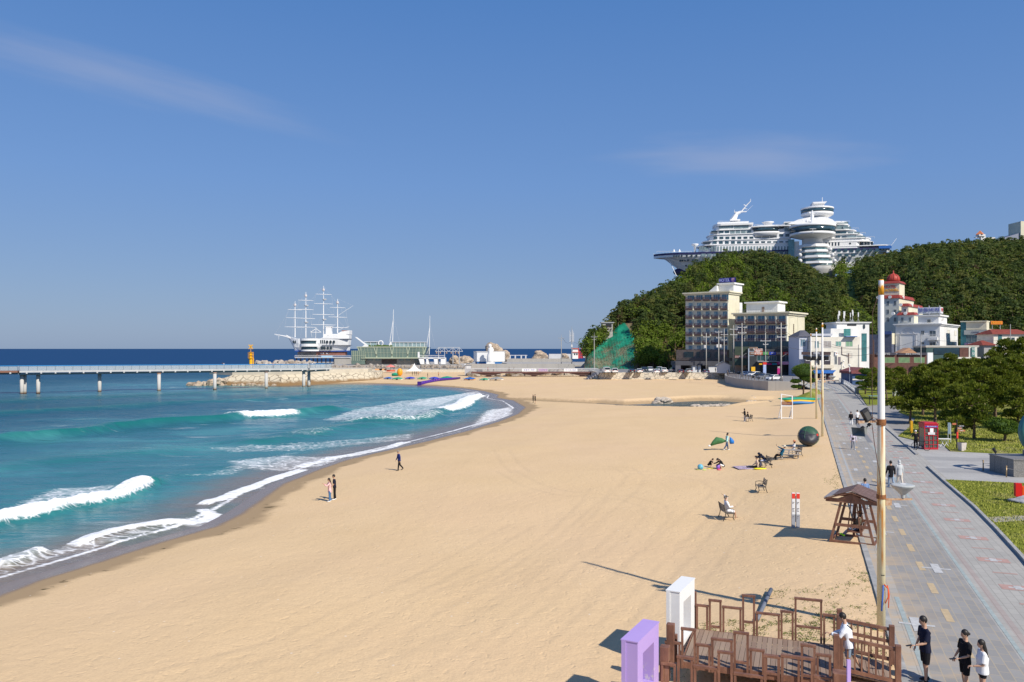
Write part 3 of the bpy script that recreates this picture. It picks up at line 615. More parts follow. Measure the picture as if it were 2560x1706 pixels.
tag(o,'green rockfall net draped over the tan cliff at the hill\'s seaward foot','netting')
g=NG('cut_slope');n=g.noise(.3,4);g.set('Base Color',g.mix(n,(.075,.13,.035),(.14,.19,.05)));g.set('Roughness',.95)
o=patch_on('grass_slope',HILL2,2098,2150,.28,1.0,g.m,30,1.2,None);tag(o,kind='structure')
# ---------------------------------------------------------------- the hotel built as an ocean liner on the cliff top
WHITE=mat('ship_white',(.80,.80,.79),.45,var=.06,scale=.15);WHITE2=mat('soft_white',(.66,.66,.655),.6,var=.1,scale=.3)
SGLASS=mat('ship_glass',(.035,.075,.095),.12,spec=.8,var=.6,scale=.35);SGL2=mat('pale_glass',(.20,.27,.28),.15,spec=.7,var=.45,scale=.5)
NAVY=mat('navy',(.02,.022,.09),.5);GREY=mat('grey_metal',(.33,.34,.35),.6);DARKW=mat('dark_window',(.03,.045,.055),.15,spec=.7,var=.5,scale=.5)
x0_,y0_=PX(1634,533),533.0;x1_,y1_=PX(2229,500),500.0
SL=math.hypot(x1_-x0_,y1_-y0_);SA=math.atan2(y1_-y0_,x1_-x0_)
ship=empty('cruise_ship_hotel',(x0_,y0_,0),SA,'huge white hotel shaped like an ocean liner standing on top of the wooded hill','hotel')
def SH(zx,zy,y=0.):
 px=1600+zx/3.565;py=480+zy/3.565;k=(px-CX)/F
 ca,sa=math.cos(SA),math.sin(SA)
 x=(k*(y0_+y*ca)-x0_+y*sa)/(ca-k*sa);d=y0_+x*sa+y*ca
 return x,CH-(py-HZ)/F*d
BEAM=26.0
def tier(x0,x1,zt,zb,inset,rb=0.,name='deck_tier',m=WHITE,par=ship,rr=0.,over=0.):
 xa,ztop=SH(x0,zt,inset);xb,_=SH(x1,zt,inset);_,zbot=SH((x0+x1)/2,zb,inset);_,ztop=SH((x0+x1)/2,zt,inset)
 y0,y1=inset,BEAM-inset;pts=[]
 def arc(cx,sgn,r):
  return[(cx+sgn*r*(1-abs(math.sin(a)))*-1 if 0 else cx+sgn*(-r+r*math.cos(a)),(y0+y1)/2+((y1-y0)/2)*math.sin(a))for a in np.linspace(-math.pi/2,math.pi/2,9)]
 L_=[(x,y)for x,y in arc(xa,-1,-abs(rb))]if rb else[(xa,y0),(xa,y1)]
 if rb:L_=[(xa+rb*(1-math.cos(a)),(y0+y1)/2+(y1-y0)/2*math.sin(a))for a in np.linspace(-math.pi/2,math.pi/2,9)]
 R_=[(xb-rr*(1-math.cos(a)),(y0+y1)/2+(y1-y0)/2*math.sin(a))for a in np.linspace(math.pi/2,-math.pi/2,9)]if rr else[(xb,y1),(xb,y0)]
 b=MB();b.prism(L_+R_,zbot,ztop);return b.build(name,m,par),(xa,xb,zbot,ztop)
st=[]
def hull_st(x,zdeck,half,zk,halfk,yc=BEAM/2):
 return[(x,yc-half,zdeck),(x,yc-half*.97,zdeck-2.6),(x,yc-lerp(half,halfk,.45),lerp(zdeck,zk,.5)),(x,yc-halfk,zk),(x,yc+halfk,zk),(x,yc+lerp(half,halfk,.45),lerp(zdeck,zk,.5)),(x,yc+half*.97,zdeck-2.6),(x,yc+half,zdeck)]
xb,zb_=SH(120,548);zd=73.0
S_=[]
for zx,zy,hf,hk in((122,552,.3,.1),(170,582,4.0,.3),(230,610,7.5,.5),(290,655,9.8,.8),(350,694,11.6,1.2),(430,700,12.5,5.0),(560,705,13,8),(900,705,13,9),(1330,705,13,9),(1760,690,13,10),(2110,640,12.6,9),(2180,560,11.5,9),(2238,500,9.5,8)):
 x,z=SH(zx,zy,BEAM/2 if zx<420 else 0);S_.append(hull_st(x,zd+max(0,(420-zx)/420)*.9,hf,z,hk))
b=MB();vs=[p for s_ in S_ for p in s_];n=8
fs=[(i*n+k,i*n+k+1,(i+1)*n+k+1,(i+1)*n+k)for i in range(len(S_)-1)for k in range(n-1)]+[(i*n+7,i*n,(i+1)*n,(i+1)*n+7)for i in range(len(S_)-1)]
b.add(vs,fs+[tuple(range(7,-1,-1)),tuple((len(S_)-1)*n+k for k in range(n))]);hull=b.build('hull',mat('hull_paint',(.70,.73,.74),.45,var=.08,scale=.2),ship)
b=MB()
for s_,s2 in zip(S_[:-1],S_[1:]):
 for k in(0,):
  p,q=Vector(s_[0]),Vector(s2[0]);b.add([p+Vector((0,-.12,.15)),q+Vector((0,-.12,.15)),q+Vector((0,-.12,-1.15)),p+Vector((0,-.12,-1.15)),p+Vector((0,.3,.15)),q+Vector((0,.3,.15)),q+Vector((0,.3,-1.15)),p+Vector((0,.3,-1.15))],[(0,1,2,3),(4,7,6,5),(0,4,5,1),(3,2,6,7)])
b.build('sheer_stripe',NAVY,ship)
b=MB();x,z=SH(365,715,BEAM/2);b.ball((x,BEAM/2,z),(5.2,3.4,2.7),16,10);b.build('bulbous_bow',NAVY,ship,True)
b=MB();p=SH(265,620,8);q=SH(325,750,2);b.cyl((p[0],8,p[1]),(q[0],2,q[1]),.22);b.build('mooring_strut',WHITE,ship)
x,z=SH(160,540,BEAM/2)
DK=[]
def deck(x0,x1,zt,zb,inset=1.2,**k):
 o,d=tier(x0,x1,zt,zb,inset,**k);DK.append((o,d,inset));return o,d
def slab(x0,x1,z,over=.5,inset=0.5,th=.55,**k):
 o,d=tier(x0,x1,z,z+7,inset-over*0,name='deck_edge',**k);return o
A,dA=deck(615,1345,467,548,.3,rb=5);B,dB=deck(560,1345,424,467,1.4,rb=7);C,dC=deck(600,1345,378,424,1.4,rb=6);D,dD=deck(632,1345,338,378,1.8,rb=6)
E,dE=deck(655,1000,296,338,2.0,rb=4);T_,dT=deck(648,1010,279,297,1.0,rb=5);T2,dT2=deck(690,968,268,280,5)
deck(1283,1520,268,340,3.0);deck(520,618,500,548,1.5,rb=8)
slab(500,1330,462,rb=9,inset=.1);slab(545,1330,420,rb=8,inset=.9);slab(590,1010,374,rb=7,inset=.9);slab(625,1000,334,rb=6,inset=1.2);slab(1000,1345,300,inset=-.8);slab(1283,1480,264,inset=1)
deck(1590,1990,436,548,.3,rr=4);deck(1600,2075,415,440,1.4,rr=6);deck(1600,2000,380,415,1.8,rr=8);deck(1600,1945,345,380,2.2,rr=8);deck(1600,1890,292,345,3,rr=8);deck(1620,1872,264,292,5,rr=6);deck(1990,2080,440,480,3,rr=4)
slab(1600,2115,438,rr=8,inset=.1);slab(1600,2092,408,rr=8,inset=.6);slab(1600,2018,372,rr=8,inset=.8);slab(1600,1958,335,rr=8,inset=1);slab(1610,1895,285,rr=8,inset=1.6);slab(1610,1872,266,rr=8,inset=3)
slab(1640,2238,477,rr=3,inset=.1)
b=MB();x0,z0=SH(2128,482);x1,z1=SH(2238,500);b.box(x0,x1+.3,-.02,1,z1-.2,z0);b.build('stern_band',mat('bright_blue',(.02,.12,.42),.5),ship)
def wins(par,zx0,zx1,n,zt,zb,wfrac,inset,m=SGLASS,name='window',oval=False,each=True):
 B_=None
 for i in range(n):
  zc=lerp(zx0,zx1,(i+.5)/n);w=(zx1-zx0)/n*wfrac
  xa,za=SH(zc-w/2,zt,inset);xb,_=SH(zc+w/2,zt,inset);_,zb2=SH(zc,zb,inset)
  if each or B_ is None:B_=MB()
  if oval:
   r=(xb-xa)/2;cx=(xa+xb)/2;pts=[(cx+r*math.cos(a),(za-r if a<math.pi else zb2+r)+r*math.sin(a))for a in np.linspace(0,2*math.pi,13)[:-1]]
   B_.side(pts,inset-.08,inset+.2)
  else:B_.box(xa,xb,inset-.08,inset+.2,zb2,za)
  if each:B_.build(name,m,par)
 if not each:B_.build(name,m,par)
wins(A,628,1330,26,485,530,.58,.3,SGL2,oval=True);wins(B,640,1340,13,441,464,.64,1.4);wins(C,645,1020,7,400,422,.64,1.4);wins(C,1230,1340,2,376,399,.6,1.4);wins(C,1015,1225,3,382,408,.85,1.4)
wins(D,700,800,2,346,368,.8,1.8);wins(D,800,995,4,343,372,.86,1.8,SGL2);wins(E,700,970,2,301,327,.96,2.0,SGL2);wins(D,632,690,1,348,374,.9,1.8,DARKW);wins(B,562,628,1,448,466,1,1.4,DARKW)
wins(hull,395,525,3,560,586,.38,.05,DARKW);wins(hull,450,525,2,600,628,.45,.2,DARKW);wins(hull,540,700,3,552,578,.7,-.06,SGL2);wins(hull,1110,1325,5,528,556,.7,-.05)
wins(DK[8][0],525,612,4,492,520,.85,1.5,SGL2);wins(DK[7][0],1290,1500,3,276,300,.93,3,SGL2);wins(D,1285,1335,1,318,352,.9,1.8,SGL2)
sA=DK[9][0];wins(sA,1645,1785,5,446,486,.5,.3,DARKW,oval=True);wins(sA,1862,1882,1,452,470,1,.3,DARKW,oval=True);wins(DK[10][0],1735,1850,2,396,420,.72,1.4);wins(DK[10][0],1850,2010,2,394,417,.95,1.4,SGL2)
wins(DK[11][0],1740,1840,2,352,378,.95,1.8);wins(DK[11][0],1850,1960,2,358,374,.9,1.8,SGL2);wins(DK[12][0],1745,1860,2,300,330,.8,2.2,SGL2);wins(DK[13][0],1780,1885,2,312,330,.85,3,SGL2);wins(DK[14][0],1730,1860,3,270,284,.9,5,SGL2);wins(DK[15][0],1968,2080,4,444,474,.8,3,DARKW)
wins(hull,1690,2140,8,505,534,.62,-.06);wins(hull,1690,1930,4,552,578,.62,-.02);wins(hull,2145,2225,3,500,520,.7,.3,DARKW)
for k,(zx,zy)in enumerate(((302,574),(325,574),(348,574),(372,573),(358,616),(378,615),(402,613),(427,612),(410,660),(434,660))):
 b=MB();f_=1-(zx-120)/420;y=4.2*f_+.5+(zy-570)*.055*(1 if zx<420 else .6);x,z=SH(zx,zy,y);b.M=Matrix.Translation((x,y-.9,z))@Matrix.Rotation(R(90),4,'X');b.lathe((0,0,0),[(.62,-2.2),(.62,.25)],12);b.build('porthole',DARKW,hull)
def disc(par,name,zx0,zx1,prof,yc,m,sy=1.0,n=40,seg=None):
 """solid of revolution given by half widths in zoom px at zoom rows"""
 xa,_=SH(zx0,prof[0][1],yc);xb,_=SH(zx1,prof[0][1],yc);cx=(xa+xb)/2;s=(xb-xa)/(zx1-zx0)
 b=MB();b.lathe((cx,yc,0),[(h*s,SH((zx0+zx1)/2,zy,yc)[1])for h,zy in prof],n,1,sy);o=b.build(name,m,par);
 for p in o.data.polygons:p.use_smooth=abs(p.normal.z)<.9
 return o
l1=disc(ship,'panorama_lounge',1000,1240,[(105,402),(112,378),(125,372),(125,358)],2.5,WHITE,.38);disc(l1,'window_band',1000,1240,[(112,359),(118,322)],2.5,SGLASS,.38);disc(l1,'roof',1000,1240,[(124,322),(120,305),(112,303)],2.5,WHITE,.38)
l2=disc(ship,'sun_deck',1085,1195,[(38,303),(38,284),(54,276),(54,270)],8,WHITE);
l3=disc(ship,'crow_nest',458,520,[(10,540),(10,490),(32,474),(32,466)],8,WHITE)
b=MB()
for zx in(303,352):x,z=SH(zx,535,6);b.lathe((x,6,z),[(.9,0),(.05,1.9)],8)
b.build('foredeck_vent',WHITE,ship)
b=MB();P3=lambda zx,zy,y=BEAM/2:(SH(zx,zy,y)[0],y,SH(zx,zy,y)[1])
b.box(P3(800,250)[0],P3(890,250)[0],9,17,P3(0,280)[2]-1,P3(850,252)[2]);b.tube([P3(828,255),P3(862,195),P3(900,178)],[2.1,1.3,.8],6);b.tube([P3(900,180),P3(950,120),P3(985,84),P3(986,62)],[.45,.35,.25,.12],6);b.bar(P3(840,183),P3(950,176),1.6,.5)
b.bar(P3(842,183),P3(842,160),.2);b.bar(P3(950,174),P3(1004,122),.12);b.bar(P3(925,114),P3(950,128),.5);b.bar(P3(930,150),P3(955,152),.3);b.build('radar_mast',WHITE,ship)
YC=-2.0
pod=disc(ship,'round_restaurant',1330,1745,[(92,470),(92,424),(200,396),(203,374)],YC,WHITE,1.0,56);disc(pod,'window_band',1330,1745,[(200,377),(207,326)],YC,SGLASS,1,56);disc(pod,'roof',1330,1745,[(209,326),(207,305),(190,301),(60,292)],YC,WHITE,1,56)
top=disc(ship,'revolving_lounge',1430,1728,[(90,250),(92,232),(112,228),(143,212),(146,193)],YC+10,WHITE,1,48);disc(top,'window_band',1430,1728,[(143,196),(148,163)],YC+10,SGLASS,1,48);disc(top,'roof',1430,1728,[(149,163),(148,148),(120,143)],YC+10,WHITE,1,48)
b=MB();yb=YC+8;pts=[SH(1528,145,yb),SH(1540,104,yb),SH(1640,104,yb),SH(1640,145,yb)];b.side(pts,yb,yb+9)
pts=[SH(1535,96,yb),SH(1545,108,yb),SH(1645,106,yb),SH(1664,90,yb)];b.side(pts,yb-2,yb+11);b.bar(P3(1625,92,yb+3),P3(1625,50,yb+3),.3);b.build('bridge_house',WHITE,top)
b=MB();y=YC+9;b.side([SH(1300,302,y),SH(1400,262,y),SH(1500,240,y),SH(1640,238,y),SH(1700,262,y),SH(1745,302,y)],y-7,y+6)
b.side([SH(1640,292,0),SH(1650,270,0),SH(1700,262,0),SH(1735,292,0)],-4,8);b.build('funnel_base',WHITE,ship)
b=MB();y=YC-5
for zx,r in((1512,6),(1560,5),(1488,5)):
 x,z=SH(zx,262,y);b.ball((x,y,z),.95,10,8)
b.tube([P3(1538,302,y),P3(1536,240,y),P3(1535,165,y)],[1.8,1.0,.35],8);b.bar(P3(1510,190,y),P3(1560,190,y),.5);b.bar(P3(1518,215,y),P3(1552,215,y),.7);x,z=SH(1510,188,y);b.ball((x,y,z),.7,10,8);b.build('radar_domes',WHITE,ship)
b=MB();b.bar(P3(1512,330,YC-14.9),P3(1570,330,YC-14.9),.25);b.bar(P3(1540,326,YC-14.9),P3(1540,372,YC-14.6),.25);b.build('cleaning_frame',WHITE,ship)
ter=None
for i,(hw,zt,zb)in enumerate(((140,470,500),(146,522,546),(158,572,597),(166,624,650))):
 zc=(1412+1690)/2+i*10;y=YC-1.0
 o=disc(ship,'terrace_deck',zc-hw,zc+hw,[(hw*.90,zb+2),(hw,zb-4),(hw*.97,zt+4),(hw*.80,zt)],y,WHITE,.82,8);o.data.shade_flat()
 disc(o,'terrace_glass',zc-hw,zc+hw,[(hw*.86,zb+26),(hw*.86,zb)],y,mat('teal_glass',(.12,.22,.23),.15,spec=.7,var=.5,scale=.6),.82,8).data.shade_flat()
 if i:
  b=MB()
  for s in(-1,1):x,z=SH(zc+s*hw*.92,zt-8,y-5);b.ball((x,y-5,z),(1.25,1.25,1.35),12,8)
  b.build('lamp_globe',WHITE2,o,True)
o=disc(ship,'tower_base',1470,1752,[(95,860),(141,700),(141,668)],YC-1,mat('base_concrete',(.44,.44,.42),.8,var=.2,scale=.3),.9,32)
disc(o,'base_glazing',1470,1752,[(132,668),(132,650)],YC-1,SGL2,.9,32)
b=MB();y=-3;b.box(SH(1323,430,y)[0],SH(1376,430,y)[0],y,y+5,40,SH(1350,424,y)[1]);b.build('glass_lift_tower',mat('lift_glass',(.13,.30,.33),.15,spec=.7,var=.4,scale=1.2),ship)
b=MB();b.box(SH(1376,430,y)[0],SH(1420,430,y)[0],y+1,y+8,40,SH(1400,440,y)[1]);b.build('lift_lobby',WHITE,ship)
b=MB()
b.bar(P3(2238,480,12),P3(2286,416,12),.22);b.build('ensign_staff',WHITE,ship)
b=MB()
for zx0,zx1,zy,y in((700,800,262,6),(890,970,262,6),(1020,1290,292,0),(1725,1870,260,5),(1895,1950,322,2),(1960,2010,362,1.5),(2020,2090,400,1),(150,460,530,3),(2090,2230,470,.6),(620,700,367,1)):
 p,q=P3(zx0,zy,y),P3(zx1,zy,y);b.bar(p,q,.14);n=max(2,int((q[0]-p[0])/2))
 for i in range(n+1):r=Vector(p).lerp(Vector(q),i/n);b.bar(r,r-Vector((0,0,1.1)),.09)
b.build('handrail',WHITE2,ship)
fb=empty('footbridge',(0,0,0),0,'white trussed footbridge leading off the liner-shaped hotel to the right','bridge')
b=MB();p0=Vector((PX(2088,492),492,ZY(663,492)));p1=Vector((PX(2132,500),500,ZY(663,500)));b.bar(p0,p1,2.4,.4);b.build('bridge_deck',GREY,fb)
b=MB();up=Vector((0,0,1.6));b.bar(p0+up,p1+up,.25)
for i in range(7):a=p0.lerp(p1,i/7);c=p0.lerp(p1,(i+1)/7);b.bar(a,c+up,.18)if i%2 else b.bar(a+up,c,.18);b.bar(a,a+up,.18)
b.build('truss',WHITE2,fb)
# ---------------------------------------------------------------- town: every building has its near corner at its origin
def z2(x,y):return 1660+x/4.525,680+y/4.525
def z3(x,y):return 2080+x/4.9,660+y/4.9
class Bld:
 def __init__(s,name,label,cat,pxc,d,ang,pxl,pxr,z0,pytop,m,inset=None,group=None):
  s.o=empty(name,(PX(pxc,d),d,0),R(ang),label,cat,group)
  s.x0,s.y0,s.a=PX(pxc,d),d,R(ang);s.z0=z0;s.zt=ZY(pytop,d)
  s.w=-s.u('F',pxl);s.dep=s.u('R',pxr)if pxr>pxc else 8.0
  if isinstance(pxr,float)and pxr<100:s.dep=pxr
  s.body=s.block('walls',-s.w,0,0,s.dep,z0,s.zt,m)
 def u(s,face,px):
  k=(px-CX)/F;ca,sa=math.cos(s.a),math.sin(s.a)
  if face=='F':dx,dy=ca,sa;ox,oy=s.x0,s.y0
  elif face=='R':dx,dy=-sa,ca;ox,oy=s.x0,s.y0
  else:dx,dy=-sa,ca;ox,oy=s.x0-s.w*ca,s.y0-s.w*sa
  return(k*oy-ox)/(dx-k*dy)
 def P(s,face,px,py):
  u=s.u(face,px);ca,sa=math.cos(s.a),math.sin(s.a)
  if face=='F':y=s.y0+u*sa
  elif face=='R':y=s.y0+u*ca
  else:y=s.y0-s.w*sa+u*ca
  return u,ZY(py,y)
 def M(s,face):return{'F':Matrix.Identity(4),'R':Matrix.Rotation(R(90),4,'Z'),'L':Matrix.Translation((-s.w,0,0))@Matrix.Rotation(R(-90),4,'Z')@Matrix.Scale(-1,4,(1,0,0))}[face]
 def block(s,name,x0,x1,y0,y1,z0,z1,m,par=None):
  b=MB();b.box(x0,x1,y0,y1,z0,z1);return b.build(name,m,par or s.o)
 def panel(s,name,face,a,b_,m,out=.12,inn=.1,par=None):
  u0,z1=s.P(face,*a);u1,z0=s.P(face,*b_);um=(a[0]+b_[0])/2
  z1=s.P(face,um,a[1])[1];z0=s.P(face,um,b_[1])[1]
  b=MB();b.M=s.M(face);b.box(min(u0,u1),max(u0,u1),-out,inn,min(z0,z1),max(z0,z1));return b.build(name,m,par or s.o)
 def window(s,face,a,b_,m=None,fm=None,mull=2,par=None):
  u0,_=s.P(face,*a);u1,_=s.P(face,*b_);um=(a[0]+b_[0])/2;z1=s.P(face,um,a[1])[1];z0=s.P(face,um,b_[1])[1];u0,u1=min(u0,u1),max(u0,u1)
  fm=fm or FRAME;t=.09;b=MB();b.M=s.M(face)
  b.box(u0,u1,-.07,.1,z0,z0+t);b.box(u0,u1,-.07,.1,z1-t,z1);b.box(u0,u0+t,-.068,.1,z0+t,z1-t);b.box(u1-t,u1,-.068,.1,z0+t,z1-t)
  for i in range(1,mull):x=lerp(u0,u1,i/mull);b.box(x-.04,x+.04,-.066,.1,z0+t,z1-t)
  f=b.build('window',fm,par or s.o);b=MB();b.M=s.M(face);b.box(u0+t,u1-t,-.03,.1,z0+t,z1-t);b.build('pane',m or WGL,f);return f
 def cornice(s,z,over=.5,th=.5,m=None,x0=None,x1=None,y0=0,y1=None):
  x0=-s.w if x0 is None else x0;x1=0 if x1 is None else x1;y1=s.dep if y1 is None else y1
  b=MB();b.box(x0-over,x1+over,y0-over,y1+over,z,z+th*.5);b.box(x0-over*.5,x1+over*.5,y0-over*.5,y1+over*.5,z-th*.6,z-.003);return b.build('cornice',m or CREAM,s.o)
 def sign(s,face,a,b_,bm,body=None,tm_=None,name='sign_board',out=.3,size=.7,par=None,sx=1.0):
  p=s.panel(name,face,a,b_,bm,out,.05,par)
  if body:
   u0,_=s.P(face,*a);u1,_=s.P(face,*b_);um=(a[0]+b_[0])/2;z1=s.P(face,um,a[1])[1];z0=s.P(face,um,b_[1])[1]
   M_=s.M(face)@Matrix.Translation(((u0+u1)/2,-out-.05,(z0+z1)/2))@FACE
   text('lettering',body,(z1-z0)*size,M_,tm_,p,.02,sx=sx)
  return p
CREAM=mat('cream_wall',(.70,.655,.49),.85,var=.12,scale=.25);CREAMG=mat('cream_front',(.76,.735,.60),.85,var=.12,scale=.25);FRAME=mat('window_frame',(.55,.56,.55),.6);WGL=mat('window_glass',(.045,.075,.095),.12,spec=.8,var=.7,scale=.5)  # cream fronts: shade tone put into the colour, then lifted against weak fill light
BGL=mat('blue_glass',(.09,.27,.36),.15,spec=.7,var=.6,scale=.8,var2=(.04,.13,.20));DKB=mat('dark_blue_glass',(.02,.06,.16),.15,spec=.6,var=.5,scale=.5);BRN=mat('balcony_brown',(.085,.05,.045),.7,var=.3,scale=1);WW=mat('white_wall',(.76,.755,.73),.85,var=.1,scale=.3)
WC=mat('warm_white_wall',(.74,.70,.60),.85,var=.16,scale=.35);TEAL=mat('teal_panel',(.05,.17,.18),.2,spec=.6,var=.4,scale=.6);TILE=mat('red_roof',(.30,.045,.035),.7,var=.3,scale=1.5);BRICK=mat('brown_brick',(.14,.065,.05),.85,var=.3,scale=1.5);TAN=mat('tan_wall',(.33,.23,.17),.85,var=.25,scale=.6)
BLK=mat('black_panel',(.02,.022,.028),.5,var=.3,scale=1);MAG=mat('magenta_panel',(.42,.012,.16),.6);PINK=mat('pink_panel',(.75,.30,.42),.6,var=.3,scale=1.5);ORG=mat('orange_sign',(.70,.20,.02),.6);YEL=mat('yellow_sign',(.75,.42,.02),.6);GRNP=mat('olive_green',(.06,.085,.06),.8,var=.3,scale=.5);CONC=mat('concrete',(.40,.39,.365),.9,var=.25,scale=.35);LTR=mat('white_lettering',(.85,.85,.83),.6);BLUE=mat('blue_sign',(.02,.06,.42),.5);REDL=mat('red_lettering',(.62,.03,.02),.6);ASPH=mat('parking_asphalt',(.21,.21,.215),.95,var=.2,scale=.15)
A=Bld('hotel','cream seven-storey hotel with rows of brown balconies and a blue roof sign, nearest the cliff','hotel',1821,282,-39,1714,1848,.5,731,CREAMG)
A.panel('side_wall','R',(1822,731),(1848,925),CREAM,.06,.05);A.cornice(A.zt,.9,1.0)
b=MB();u0=A.P('R',1833,700)[0];zt=ZY(713,290);b.box(-5.5,.15,u0,u0+7.5,A.zt,zt);t_=b.build('stair_tower',WW,A.o);b=MB();b.box(-6,.7,u0-.6,u0+8,zt,zt+.5);b.build('cornice',WW,t_)
b=MB();b.box(-5.4,.12,A.dep+.003,A.dep+2.5,.5,ZY(755,285));b.build('side_wing',WW,A.o)
b=MB();b.side([(-9,A.zt+.5),(-5.5,A.zt+.5),(-5.5,zt-.4),(-6,zt-.4)],2.5,6);b.build('roof_ramp',WW,A.o)
zs=zt+.5;nm=6
b=MB()
for i in range(5):b.bar((-5.2+i*1.3,u0+1,zs),(-5.2+i*1.3,u0+1,zs+2.0),.12)
b.bar((-5.6,u0+1,zs+.3),(.6,u0+1,zs+.3),.12);b.bar((-5.6,u0+1,zs+1.9),(.6,u0+1,zs+1.9),.12);rs=b.build('roof_sign_frame',mat('sign_frame_blue',(.02,.03,.16),.5),A.o)
b=MB();b.box(-5.6,.6,u0+.86,u0+.94,zs+.3,zs+1.8);b.build('sign_panel',mat('sign_backing',(.02,.02,.20),.5),rs)
text('lettering','HOTEL',1.55,Matrix.Translation((-3.8,u0+.82,zs+1.05))@FACE,mat('pale_blue_lettering',(.45,.5,.85),.5),rs,.03,sx=.85);text('lettering','썬',1.4,Matrix.Translation((-.5,u0+.82,zs+1.05))@FACE,mat('pale_pink_lettering',(.75,.45,.55),.5),rs,.03)
RAILM=mat('balcony_rail',(.16,.10,.095),.6,var=.3,scale=2)
for r in range(7):
 for c in range(5):
  zx=250+c*97;zy=262+r*96.5 if r else 256;bw=76 if c<4 else 82
  w_=52 if r else 76
  A.window('F',z2(zx+27-(10 if not r else 0),zy-8+(0 if r else 6)),z2(zx+27+w_-(10 if not r else 0),zy+62),BGL,FRAME,3)
  u0_,zf=A.P('F',*z2(zx+3,zy+66));u1_,_=A.P('F',*z2(zx+bw,zy+66));
  b=MB();b.box(u0_,u1_,-.85,-.003,zf-.30,zf);bal=b.build('balcony',BRN,A.o)
  b=MB();b.box(u0_,u1_,-.85,-.78,zf+.95,zf+1.05);b.box(u0_,u1_,-.84,-.79,zf+.1,zf+.45)
  for q in np.linspace(u0_,u1_,8):b.box(q-.03,q+.03,-.84,-.79,zf,zf+1)
  b.box(u0_,u0_+.07,-.84,0,zf+.95,zf+1.05);b.box(u1_-.07,u1_,-.84,0,zf+.95,zf+1.05);b.box(u0_,u0_+.4,-.83,-.77,zf+.2,zf+1);b.build('railing',RAILM,bal)
  if r:b=MB();b.box(u1_+.05,u1_+.3,-.35,-.003,zf-.38,zf+2.3);b.build('pier',CREAMG,A.o)
A.window('R',(1826,736),(1843,750),mat('blind',(.58,.53,.36),.8),FRAME,2)
b=MB();b.box(-A.w-3,.3,-1.5,0,.5,ZY(875,284));pod_=b.build('podium',mat('podium_stone',(.20,.155,.13),.85,var=.3,scale=.8),A.o)
for i,(a,c)in enumerate(((250,355),(392,425),(470,545),(600,640))):A.panel('glazing','F',z2(a,905),z2(c,985),mat('shop_glass',(.02,.04,.045),.1,spec=.8,var=.6,scale=.6),1.62,0,pod_)
A.panel('sign_board','F',z2(662,903),z2(735,935),mat('pink_brown',(.38,.24,.22),.8,var=.3,scale=2),1.7,-1.52,pod_)
b=MB();u0_,zz=A.P('F',*z2(200,1000));b.box(u0_,2,-2.9,-1.503,zz,zz+1.0);b.build('parapet',mat('terrace_planks',(.17,.13,.11),.8,var=.4,scale=2),A.o)
g_=empty('carport',(PX(z2(130,0)[0],272),272,0),0,'long low dark grey carport with white-walled bays below the cream hotel','carport');L_=PX(z2(620,0)[0],272)-g_.location.x
z0_,z1_=ZY(z2(0,1058)[1],272),ZY(z2(0,1013)[1],272)
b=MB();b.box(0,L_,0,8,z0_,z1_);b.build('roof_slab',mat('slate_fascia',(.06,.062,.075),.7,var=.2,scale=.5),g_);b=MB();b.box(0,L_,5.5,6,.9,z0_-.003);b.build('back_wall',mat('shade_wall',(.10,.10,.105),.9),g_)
for a,c in((0,60),(190,290),(250,258),(380,470)):
 b=MB();b.box((a-0)*.0302*1.0 if a else 0,c*.0302,.6 if a else .003,5.497,.9,z0_-.003);b.build('bay_wall',mat('white_bay',(.62,.62,.62),.8)if a else mat('grey_bay',(.10,.10,.12),.8),g_)
Bb=Bld('hotel','lower broad cream hotel with three rows of brown balconies over dark blue glazing','hotel',1969,262,-39,1838,2011,.5,783,CREAMG)
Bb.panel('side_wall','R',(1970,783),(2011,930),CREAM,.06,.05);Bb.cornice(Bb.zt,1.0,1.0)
for r in range(3):
 for c in range(5):
  zx=820+c*117.5;zy=497+r*108;
  Bb.window('F',z2(zx+8,zy-2),z2(zx+98-(15 if not r else 0),zy+64),BGL if not r else DKB,FRAME,3 if r else 2)
  u0_,zf=Bb.P('F',*z2(zx-4,zy+84));u1_,_=Bb.P('F',*z2(zx+96,zy+84));b=MB();b.box(u0_,u1_,-1.15,-.003,zf-.35,zf);bal=b.build('balcony',BRN,Bb.o)
  b=MB();b.box(u0_,u1_,-1.15,-1.08,zf+1.1,zf+1.22);b.box(u0_,u1_,-1.14,-1.09,zf+.1,zf+.5)
  for q in np.linspace(u0_,u1_,9):b.box(q-.035,q+.035,-1.14,-1.09,zf,zf+1.15)
  b.box(u0_,u0_+.07,-1.14,0,zf+1.1,zf+1.22);b.box(u1_-.07,u1_,-1.14,0,zf+1.1,zf+1.22);b.box(u0_,u0_+.45,-1.13,-1.07,zf+.2,zf+1.1);b.build('railing',RAILM,bal)
  b=MB();b.box(u1_+.08,u1_+.42,-.8,-.003,zf-.6,zf+2.2);b.build('pier',CREAMG,Bb.o)
b=MB();u0_,z1=Bb.P('F',*z2(802,788));z0_=ZY(z2(0,905)[1],262);b.box(-Bb.w,3.6,-2.2,-.003,z0_,z1);gl=b.build('glazed_storey',mat('dark_teal_glazing',(.012,.04,.06),.12,spec=.7,var=.5,scale=.3),Bb.o)
b=MB();[b.box(x-.05,x+.05,-2.26,-2.2,z0_,z1)for x in np.linspace(-Bb.w,3.5,12)];b.box(-Bb.w,3.6,-2.27,-2.2,z1-3.3,z1-3.2);b.build('glazing_bars',mat('glazing_bar',(.03,.06,.07),.5),gl)
b=MB();
